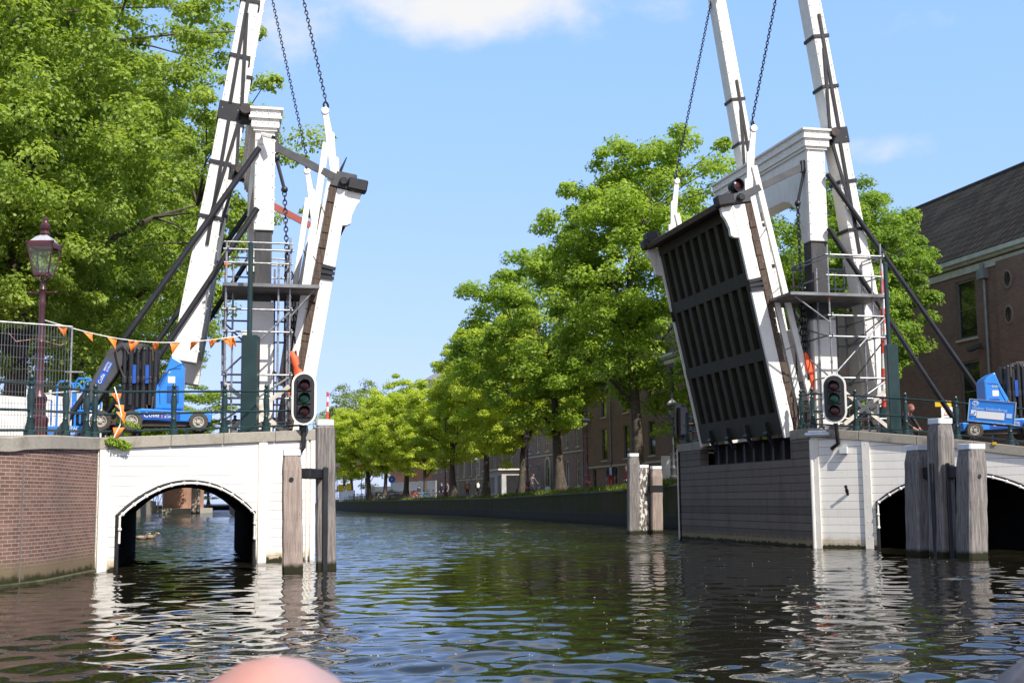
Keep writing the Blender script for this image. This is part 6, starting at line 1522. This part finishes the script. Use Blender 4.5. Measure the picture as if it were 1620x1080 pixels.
DKC = paint('dark_cloth', (.02, .02, .025), .8); GREYH = paint('grey_hair', (.35, .34, .33), .7, var=.25, scale=60); BRH = paint('brown_hair', (.06, .04, .025), .7, var=.3, scale=60); NAVY = paint('navy_cloth', (.02, .035, .08), .8); REDC = paint('red_cloth', (.36, .03, .025), .8); WHC = paint('white_cloth', (.6, .6, .58), .8); SHOE = paint('shoe', (.5, .5, .5), .6)
def backpack(m, m2):
    def f(root):
        b = MB(); b.ball((0, -.2, 1.26), .2, 12, 9, (.85, .6, 1.2)); b.box((0, -.28, 1.16), (.24, .12, .2)); o = b.build('backpack', m, None, smooth=True, bevel=.02); o.parent = root
        b = MB(); [b.tube([Vector((s*.11, -.14, 1.44)), Vector((s*.12, .02, 1.5)), Vector((s*.12, .12, 1.36)), Vector((s*.13, -.06, 1.1))], .02, 6) for s in (-1, 1)]; o = b.build('strap', m2, None); o.parent = root
    return f
qg = lambda u, off: quay_at(u, off)
person('walker in a red jacket with a tan backpack, seen from behind', qg(740, 3.5), .15, stand(.22, .12), RAD, ZN, [REDC, DKC, SKIN, SHOE], backpack(paint('tan_pack', (.4, .27, .12), .8), DKC), hair=(WHC, 1.06, 100), face=False)
person('walker in black with a white backpack, just right of the one in red', qg(757, 3.8), .1, stand(.18, .1), RAD, ZN, [DKC, DKC, SKIN, SHOE], backpack(WHC, DKC), hair=(BRH, 1.06, 110), face=False)
person('walker in a navy jacket, white shirt and red trousers by the mooring piles', qg(968, 2.2), math.pi-.2, stand(.16, .1), {**RAD, 'chest': (.19, .12), 'waist': (.18, .12)}, ZN, [NAVY, REDC, SKIN, DKC], lambda r_: ((lambda b: (b.box((0, .13, 1.25), (.13, .03, .42)), setattr(b.build('shirt', WHC, None, bevel=.02), 'parent', r_)))(MB())), hair=(BRH, 1.06, 95))
person('dark clothed person standing by the lamp left of the slender tree', qg(697, 2.6), 2.6, stand(.1), RAD, ZN, [NAVY, DKC, SKIN, DKC], hair=(BRH, 1.06, 100))
person('person in dark clothes standing behind the slender quayside tree', qg(711, 3.6), 2.0, stand(.05), RAD, ZN, [paint('grey_cloth', (.2, .2, .21), .8), DKC, SKIN, DKC], hair=(BRH, 1.06, 100))
person('dark clothed person near the bicycles by the blue bike', qg(664, 4.2), 1.0, stand(.05), RAD, ZN, [DKC, DKC, SKIN, DKC], hair=(BRH, 1.06, 100))
person('person in red half hidden behind the tallest pile by the mossy quay', qg(994, 4.5), 2.0, stand(.1), RAD, ZN, [REDC, DKC, SKIN, DKC], hair=(BRH, 1.06, 100))
# ------------------------------------------------------------------ bicycles
def bicycle(col, name, cargo=False):
    r = thing('bicycle', 'bicycle', 'bicycle', (0, 0, 0)); V = Vector; W = 1.06
    for x in (-W/2, W/2):
        w_ = thing('wheel', None, None, (x, 0, .34)); del_keys(w_); w_.parent = r
        b = MB(); b.torus((x, 0, .34), .33, .019, (V((1, 0, 0)), Z, V((0, -1, 0))), 24, 6); b.build('tyre', RUBBER, w_, smooth=True)
        b = MB(); b.torus((x, 0, .34), .305, .009, (V((1, 0, 0)), Z, V((0, -1, 0))), 24, 4)
        for k in range(9): a = k*math.pi/9; b.tube([V((x+.3*math.cos(a), 0, .34+.3*math.sin(a))), V((x-.3*math.cos(a), 0, .34-.3*math.sin(a)))], .0022, 3)
        b.build('rim', STEEL, w_)
    b = MB(); ra, bb, st, hd_ = V((-W/2, 0, .34)), V((-.08, 0, .3)), V((-.22, 0, .8)), V((.36, 0, .86))
    b.tube([ra, bb, V((.39, 0, .72)), hd_, V((.35, 0, .98))], .018, 6); b.tube([bb, st, V((-.24, 0, .9))], .017, 6); b.tube([ra, st], .012, 6); b.tube([st, V((.37, 0, .8))], .016, 6) if not cargo else None
    b.tube([V((.38, 0, .76)), V((.43, 0, .6)), V((W/2, 0, .34))], .016, 6); b.tube([V((-W/2-.2, 0, .72)), V((-.3, 0, .72))], .012, 6); b.tube([ra, V((-W/2-.12, 0, .72))], .008, 5); b.build('frame', col, r, smooth=True)
    b = MB(); b.tube([V((.2, -.28, 1.02)), V((.3, -.22, 1.05)), V((.35, 0, 1.0)), V((.3, .22, 1.05)), V((.2, .28, 1.02))], .014, 6); b.build('handlebar', BLACK, r, smooth=True)
    b = MB(); b.ball((-.27, 0, .94), .12, 10, 6, (1.2, .8, .35)); b.build('saddle', BLACK, r, smooth=True)
    b = MB(); [b.torus((x, 0, .34), .365, .022, (V((1, 0, 0)), Z, V((0, -1, 0))), 24, 4, 1) for x in ()]; b.box((-.08, .09, .22), (.1, .05, .02)); b.box((-.08, -.09, .4), (.1, .05, .02)); b.tube([V((-.08, -.09, .4)), V((-.08, .09, .22))], .01, 4); b.build('pedal', STEELD, r)
    if cargo:
        b = MB(); b.prism([V((.1, -.3, .35)), V((.95, -.3, .35)), V((1.05, -.3, .95)), V((.0, -.3, .95))], V((0, .6, 0))); b.build('cargo_box', REDOR, r, bevel=.02)
    return r
bcol = [paint('bike_black', (.02, .02, .02), .4), paint('bike_red', (.3, .03, .03), .4), paint('bike_grey', (.5, .5, .5), .4), paint('bike_cyan', (.05, .35, .5), .4)]
bp = [bicycle(c_, 'b') for c_ in bcol]; cb_ = bicycle(bcol[0], 'c', True)
bl_ = [('black bicycle in the quayside row', 0), ('dark red bicycle in the quayside row', 1), ('grey bicycle in the quayside row', 2), ('light blue bicycle at the right end of the row', 3)]
cnt = [0]*4; us = [538, 543, 548, 553, 557, 561, 566, 573, 577, 582, 587, 592, 597, 602, 608, 611, 622, 627, 632, 637, 660, 666, 541, 546, 551, 555, 559, 563, 567, 571, 575, 579, 584, 589, 594, 599, 605, 618, 624, 629, 634, 639, 657, 663, 669, 676, 681]
rnd = random.Random(12)
for i, u in enumerate(us):
    k = 3 if u in (669, 676) else rnd.choice((0, 0, 1, 2, 2)); o = bp[k] if cnt[k] == 0 else copy_tree(bp[k]); cnt[k] += 1
    o.location = qg(u, .6+rnd.uniform(0, 1.5)); o.rotation_euler = (rnd.uniform(-.08, .08), 0, rnd.choice((0, math.pi))+rnd.uniform(-.5, .9)); o['label'] = bl_[k][0]; o['group'] = ['black bicycles parked on the quay', 'dark red bicycles parked on the quay', 'grey bicycles parked on the quay', 'light blue bicycles parked on the quay'][k]
cb_.location = qg(650, 1.1); cb_.rotation_euler = (0, 0, .3); cb_['label'] = 'cargo bicycle with an orange-red box in the quayside row'
# cyclist passing the lamp
cy = qg(843, 2.4); o = copy_tree(bp[0]); o.location = cy; o.rotation_euler = (0, 0, -.9); o['label'] = 'bicycle being ridden past the lamp in front of the purple-brown building'; 
if 'group' in o: del o['group']
Jc = stand(0, .0); Jc.update(dict(pelvis=(0, -.24, 1.0), waist=(0, -.2, 1.2), chest=(0, -.1, 1.42), neck=(0, -.04, 1.58), head=(0, .0, 1.70), shl=(.18, -.08, 1.47), shr=(-.18, -.08, 1.47), ell=(.24, .08, 1.25), elr=(-.24, .08, 1.25), wristl=(.25, .22, 1.1), wristr=(-.25, .22, 1.1), handl=(.25, .29, 1.06), handr=(-.25, .29, 1.06), hipl=(.09, -.22, .95), hipr=(-.09, -.22, .95), kneel=(.1, .12, .72), kneer=(-.1, .05, .58), ankl=(.1, -.06, .36), ankr=(-.1, -.12, .24), toel=(.1, .08, .34), toer=(-.1, .03, .2)))
person('cyclist in a dark patterned jacket beside the lamp before the purple-brown building', cy, -.9-math.pi/2, Jc, RAD, ZN, [paint('patterned_cloth', (.1, .1, .1), .8, var=.9, scale=25), DKC, SKIN, DKC], hair=(BRH, 1.06, 100))
# seated person behind the right railing
sp_ = aty(1424, 668, 35.5); Js = stand(0, .0, .22); Js.update(dict(pelvis=(0, -.05, .48), waist=(0, .05, .66), chest=(0, .22, .86), neck=(0, .30, 1.0), head=(0, .36, 1.1), shl=(.18, .24, .92), shr=(-.18, .24, .92), ell=(.24, .36, .68), elr=(-.24, .36, .68), wristl=(.16, .5, .55), wristr=(-.16, .5, .55), handl=(.1, .56, .5), handr=(-.1, .56, .5), hipl=(.1, 0, .46), hipr=(-.1, 0, .46), kneel=(.14, .42, .5), kneer=(-.14, .42, .5), ankl=(.14, .46, .08), ankr=(-.14, .46, .08), toel=(.14, .6, .04), toer=(-.14, .6, .04)))
person('person in dark clothes sitting bent forward behind the right railing', Vector((sp_.x, sp_.y, 2.66)), math.pi+.7, Js, RAD, ZN, [DKC, DKC, paint('ruddy_skin', (.45, .2, .15), .5), DKC], hair=(paint('ginger_hair', (.25, .08, .05), .7), 1.06, 95))
b = MB(); b.box(Vector((sp_.x, sp_.y+.05, 2.95)), (.5, .4, .42)); tag(b.build('seat_block', CONC2, None, bevel=.03), 'pale block under the person sitting behind the right railing', 'block')
# ------------------------------------------------------------------ far quay clutter
def simple(name, label, cat, fn, mat, group=None, **k):
    b = MB(); fn(b); return tag(b.build(name, mat, None, **k), label, cat, group)
a_, c_ = qg(578, 7), qg(690, 7)
a_ = aty(577, 790, 176); c_ = aty(690, 790, 150); a_.z = c_.z = 1.35
simple('hoarding', 'long white hoarding behind the parked bicycles', 'hoarding', lambda b: [b.prism([a_.lerp(c_, k/5), a_.lerp(c_, (k+.985)/5), a_.lerp(c_, (k+.985)/5)+Z*(2.35 if k > 1 else 1.9), a_.lerp(c_, k/5)+Z*(2.35 if k > 1 else 1.9)], Vector((.05, .15, 0))) for k in range(5)], paint('white_board', (.74, .72, .68), .6))
a2, c2 = aty(536, 788, 190), aty(560, 788, 180)
simple('hoarding', 'short white hoarding right of the tall left pile', 'hoarding', lambda b: b.prism([Vector((a2.x, a2.y, 1.3)), Vector((c2.x, c2.y, 1.3)), Vector((c2.x, c2.y, 2.9)), Vector((a2.x, a2.y, 2.9))], Vector((.1, .2, 0))), paint('white_board', (.74, .72, .68), .6))
for k, (u, v, y) in enumerate(((539, 772, 168), (552, 770, 168))):
    p = aty(u, v, y); simple('road_sign_board', 'yellow board on a pole, %s of the pair before the short white hoarding' % ('left' if k == 0 else 'right'), 'sign', lambda b: (b.box(p, (.62, .05, 1.0)), b.tube([Vector((p.x, p.y, 1.3)), p], .03, 6)), YELLOW, 'yellow boards', bevel=.02)
p = aty(620, 758, 150); r = thing('round_sign', 'round blue road sign in front of the white hoarding', 'road sign', Vector((p.x, p.y, 1.4)))
b = MB(); b.lathe(p, [(.42, 0), (.42, .02)], 20, (Vector((1, 0, 0)), Z, Vector((0, -1, 0)))); b.build('disc', paint('sign_blue2', (.02, .12, .55), .35), r); b = MB(); b.lathe(p, [(.2, .021), (.2, .024)], 3, (Vector((1, 0, 0)), Z, Vector((0, -1, 0)))); b.build('symbol', WHC, r); b = MB(); b.tube([Vector((p.x, p.y+.03, 1.3)), p+Vector((0, .03, .4))], .035, 6); b.build('pole', STEEL, r)
for u, v, y, w_, lab in ((572, 733, 172, 1.3, 'red and white street board on a pole among the yellow trees'), (533.5, 737, 178, .7, 'red and white street board peeping right of the tall left pile')):
    p = aty(u, v, y); r = thing('street_board', lab, 'sign', Vector((p.x, p.y, 1.4)), group='red and white street boards')
    b = MB(); b.box(p+Z*.12, (w_, .08, .55)); b.build('white_panel', WHC, r); b = MB(); b.box(p-Z*.28, (w_+.1, .09, .26)); b.build('red_panel', REDOR, r); b = MB(); b.tube([Vector((p.x, p.y, 1.3)), p], .05, 6); b.build('pole', STEEL, r)
for u, lab in ((600, 'planter with pale flowers left of the orange cargo bicycle'), (616, 'larger planter with pale flowers beside the cargo bicycle')):
    p = qg(u, 2.4); r = thing('planter', lab, 'planter', p, group='flower planters on the quay')
    b = MB(); b.box(p+Z*.4, (1.1, 1.1, .8)); b.build('box', DTIMB, r, bevel=.03)
    rng = np.random.default_rng(int(u)); cs = np.array([[x, y, 1.05+.2*rng.random()] for x in (-.4, 0, .4) for y in (-.4, 0, .4)]); V, Fq = crown_mesh(rng, cs, np.full(9, .35), 900, .12, .7); fast_mesh('flowers', V, Fq, foliage('flower_pale', (.25, .22, .1), (.6, .55, .4), .3), r)
p = qg(868, 2.0); simple('bollard', 'black bollard with a white dome top by the leaning tree trunk', 'bollard', lambda b: b.lathe(p, [(.16, 0), (.16, .4), (.2, .42), (.2, .55), (.12, .68), (.0, .72)], 14), WHC, smooth=True)
p = qg(678, 1.0); simple('marker_post', 'short white marker post before the orange cargo bicycle', 'post', lambda b: b.tube([p-Z*.1, p+Z*.75], .05, 8), WHC)
p = qg(1057, 3.4); simple('notice_board', 'small white notice board by the brick building right of the piles', 'sign', lambda b: (b.box(p+Z*1.0, (.5, .06, 1.7)), b.box(p+Z*.1, (.7, .3, .1))), WHC)
# ------------------------------------------------------------------ seen through the left arch
yq = 166; a_ = aty(224, 800, yq); c_ = aty(302, 800, yq)
simple('landing_stage', 'pale stone landing at the water seen through the left arch', 'landing', lambda b: b.prism([Vector((a_.x, yq, -.3)), Vector((c_.x, yq, -.3)), Vector((c_.x, yq, aty(260, 806, yq).z+.15)), Vector((a_.x, yq, aty(230, 806, yq).z+.15))], Vector((0, 12, 0))), CONC2)
lw0 = aty(205, 800, 92); 
simple('left_quay_wall', 'pale low quay wall on the left bank seen through the left arch', 'quay wall', lambda b: b.prism([PL(-9.4, TD+.3, -.3), PL(-9.4, 150, -.3), PL(-9.4, 150, 1.6), PL(-9.4, TD+.3, 2.5)], C*-.4), stone('quay_stone', (.38, .33, .26), stain=(.1, .11, .05), stain_amt=.7))
b0_ = aty(257, 800, yq+3); b1_ = aty(299, 800, yq+3); 
r, _ = building(Vector((b0_.x, yq+3, 0)), Vector((1, 0, 0)), b1_.x-b0_.x, 7.5, 8, [(1.0, 1.9, 4.2, 5.6)], 'red brick hut on the landing seen through the left arch', OBRICK, name='brick_hut', z0=.5, roof=(9, .5), roofmat=TILE)
g0 = aty(228, 800, yq+2); g1 = aty(257, 800, yq+2); r = thing('lattice_gate', 'white lattice gate beside the brick hut seen through the left arch', 'gate', Vector((g0.x, yq+2, 1.0)))
b = MB()
for k in range(5): x = lerp(g0.x, g1.x, k/4); b.tube([Vector((x, yq+2, .5)), Vector((x, yq+2, 5.5))], .06, 6)
for z_ in (1.0, 2.6, 5.4): b.tube([Vector((g0.x, yq+2, z_)), Vector((g1.x, yq+2, z_))], .06, 6)
for k in (2, 3): x0_, x1_ = lerp(g0.x, g1.x, k/4), lerp(g0.x, g1.x, (k+1)/4); b.tube([Vector((x0_, yq+2, 1)), Vector((x1_, yq+2, 2.6))], .05, 5); b.tube([Vector((x0_, yq+2, 5)), Vector((x1_, yq+2, 2.6))], .05, 5)
b.build('lattice', WHITE, r)
for k, u in enumerate((305, 309, 314)):
    p = aty(u, 800, yq-1); simple('guard_pile', 'pale weathered pile at the end of the landing seen through the left arch', 'pile', lambda b: (b.tube([Vector((p.x, p.y, -.5)), Vector((p.x, p.y, 3.4-.2*k))], .22, 8), b.ball(Vector((p.x, p.y, 3.4-.2*k)), .23, 8, 5, (1, 1, .4))), PILEP, 'piles beside the landing', smooth=True)
bt = onz(363, 816, 0); r = thing('boat', 'dark moored boat half hidden by the right side of the left arch', 'boat', bt)
b = MB(); L_ = 9; secs = []
for k in range(9):
    f = k/8; w_ = 1.5*math.sin(math.pi*(.12+.8*f))**.6 if f < 1 else .3; zt_ = 1.0+.5*(1-f)**2+.1*f; y = bt.y+f*L_
    secs.append([Vector((bt.x+.8-w_, y, zt_)), Vector((bt.x+.8-w_*.9, y, .2)), Vector((bt.x+.8, y, -.3)), Vector((bt.x+.8+w_*.9, y, .2)), Vector((bt.x+.8+w_, y, zt_))])
b.grid(secs); b.add(secs[0], [(0, 1, 2, 3, 4)]); b.build('hull', paint('boat_black', (.015, .015, .018), .5), r, smooth=True)
b = MB(); b.box(Vector((bt.x+.8, bt.y+5, 1.25)), (1.8, 4, .9)); b.build('cabin', DGREY, r, bevel=.1)
def duck(p, rz, label):
    r = thing('duck', label, 'duck', p, rz, 'ducks on the canal')
    DB = paint('duck_brown', (.16, .11, .07), .8, var=.6, scale=30); b = MB(); o = Vector((0, 0, 0))
    b.m = 0; b.tube([Vector((-.27, 0, .10)), Vector((-.2, 0, .09)), Vector((-.08, 0, .07)), Vector((.08, 0, .06)), Vector((.16, 0, .10)), Vector((.19, 0, .17)), Vector((.21, 0, .22)), Vector((.25, 0, .225))], [.012, .05, .095, .10, .07, .038, .045, .035], 12)
    b.m = 1; b.tube([Vector((.26, 0, .22)), Vector((.33, 0, .205))], [.02, .014], 8)
    o_ = b.build('body', [DB, YELLOW], None, smooth=True); o_.parent = r
    b = MB(); [b.ball((-.03, s*.075, .09), .11, 10, 6, (1.3, .25, .55)) for s in (-1, 1)]; o_ = b.build('wing', paint('duck_pale', (.3, .26, .2), .8, var=.5, scale=40), None, smooth=True); o_.parent = r
duck(onz(224, 853, 0), .2, 'left duck of the pair swimming under the left arch'); duck(onz(238, 852, 0), .3, 'right duck of the pair swimming under the left arch')
# floating specks on the water
rng = np.random.default_rng(9); n = 230; uu = rng.uniform(120, 1600, n); 
xx = []; 
for u in uu:
    v = 880+180*rng.random()**1.3 if u > 560 else 930+130*rng.random()
    if 900 < u < 1300 and rng.random() < .6: v = 880+120*rng.random()
    p = onz(u, v, .012); xx.append(p)
P_ = np.array([[p.x, p.y, .014] for p in xx]); s_ = (.005+.012*rng.random(n)**3)[:, None]; an = rng.random(n)*6.28
d1 = np.stack([np.cos(an), np.sin(an), an*0], 1)*s_; d2 = np.stack([-np.sin(an), np.cos(an), an*0], 1)*s_*.7; upv_ = np.array([0, 0, .008])
V = np.stack([P_-d1, P_-d2, P_+d1, P_+d2, P_+upv_], 1).reshape(-1, 3); base = np.arange(n)[:, None]*5; Fq = np.concatenate([base+np.array([[0, 1, 4]]), base+np.array([[1, 2, 4]]), base+np.array([[2, 3, 4]]), base+np.array([[3, 0, 4]])])
tag(fast_mesh('floating_seeds', V, Fq, paint('seed', (.36, .33, .25), .8)), None, None, kind='stuff')
# ------------------------------------------------------------------ open boat with passengers in the foreground
r = thing('tour_boat', 'open tour boat carrying the passengers in the foreground', 'boat', (0, 1.2, 0))
b = MB(); secs = []
for k in range(15):
    f = k/14; y = -3.2+f*7.0; w_ = 1.35*min(1, (1.02-f)*2.6)**.5; zt_ = .52+.08*f; secs.append([Vector((-w_, y, zt_)), Vector((-w_*.95, y, .15)), Vector((-w_*.6, y, -.3)), Vector((w_*.6, y, -.3)), Vector((w_*.95, y, .15)), Vector((w_, y, zt_))])
b.grid(secs); b.add(secs[0], [(0, 1, 2, 3, 4, 5)]); h = b.build('hull', paint('boat_green', (.02, .05, .04), .35), r, smooth=True); sm_ = h.modifiers.new('solid', 'SOLIDIFY'); sm_.thickness = .05
b = MB(); b.box((0, .3, .02), (2.0, 5.6, .06)); b.build('floor', DECKT, r)
for y in (.93, -.4): b = MB(); b.box((0, y, .33), (2.2, .42, .06)); b.build('bench', DECKT, r, bevel=.01)
def bald_skin():
    m = base_mat('bald_skin'); t = NT(m); p = t.pos(); sx = t.n('ShaderNodeSeparateXYZ'); t.set(sx.inputs[0], t.obj())
    c = t.mix(t.ramp(t.noise(p, 14, 4), .3, .7), (.52, .26, .205), (.44, .21, .165))
    e = t.math('ADD', sx.outputs[0], t.math('MULTIPLY', t.math('SUBTRACT', t.noise(p, 16, 5), .5), .08))
    c = t.mix(t.math('MULTIPLY', t.ramp(e, -.02, .05), .75), c, (.27, .215, .225)); t.out(c, .5, 0, t.bump(t.noise(p, 130, 3), .2, .002)); return m
def seated(zs, yoff=0):
    return dict(pelvis=(0, 0, zs+.08), waist=(0, .0, zs+.26), chest=(0, .03, zs+.5), neck=(0, .045, zs+.66), head=(0, .07, zs+.745), shl=(.2, .03, zs+.56), shr=(-.2, .03, zs+.56), ell=(.26, .06, zs+.28), elr=(-.26, .06, zs+.28), wristl=(.2, .28, zs+.2), wristr=(-.2, .28, zs+.2), handl=(.16, .36, zs+.19), handr=(-.16, .36, zs+.19), hipl=(.1, .05, zs+.07), hipr=(-.1, .05, zs+.07), kneel=(.13, .42, zs+.08), kneer=(-.13, .42, zs+.08), ankl=(.13, .42, zs-.24), ankr=(-.13, .42, zs-.24), toel=(.13, .56, zs-.28), toer=(-.13, .56, zs-.28), face=(0, 1, .0))
BALD = bald_skin()
hp = aty(441, 1046, .93); hz_ = hp.z-.128
person('bald passenger in the foreground, only the blurred top of the head in view', Vector((hp.x, .93-.07, 0)), .05, seated(hz_-.745), RAD, ZN, [paint('blue_shirt', (.1, .16, .3), .8), NAVY, BALD, DKC], hair=None, headr=.114, sub=2)
hp = aty(1650, 1030, 1.15); hz_ = hp.z-.14
person('grey haired passenger at the lower right corner, only a dark blurred edge in view', Vector((hp.x+.02, 1.15-.07, 0)), -.1, seated(hz_-.745), RAD, ZN, [DKC, DKC, SKIN, DKC], hair=(paint('dark_grey_hair', (.10, .09, .10), .6, var=.3, scale=80), 1.12, 105), headr=.110)
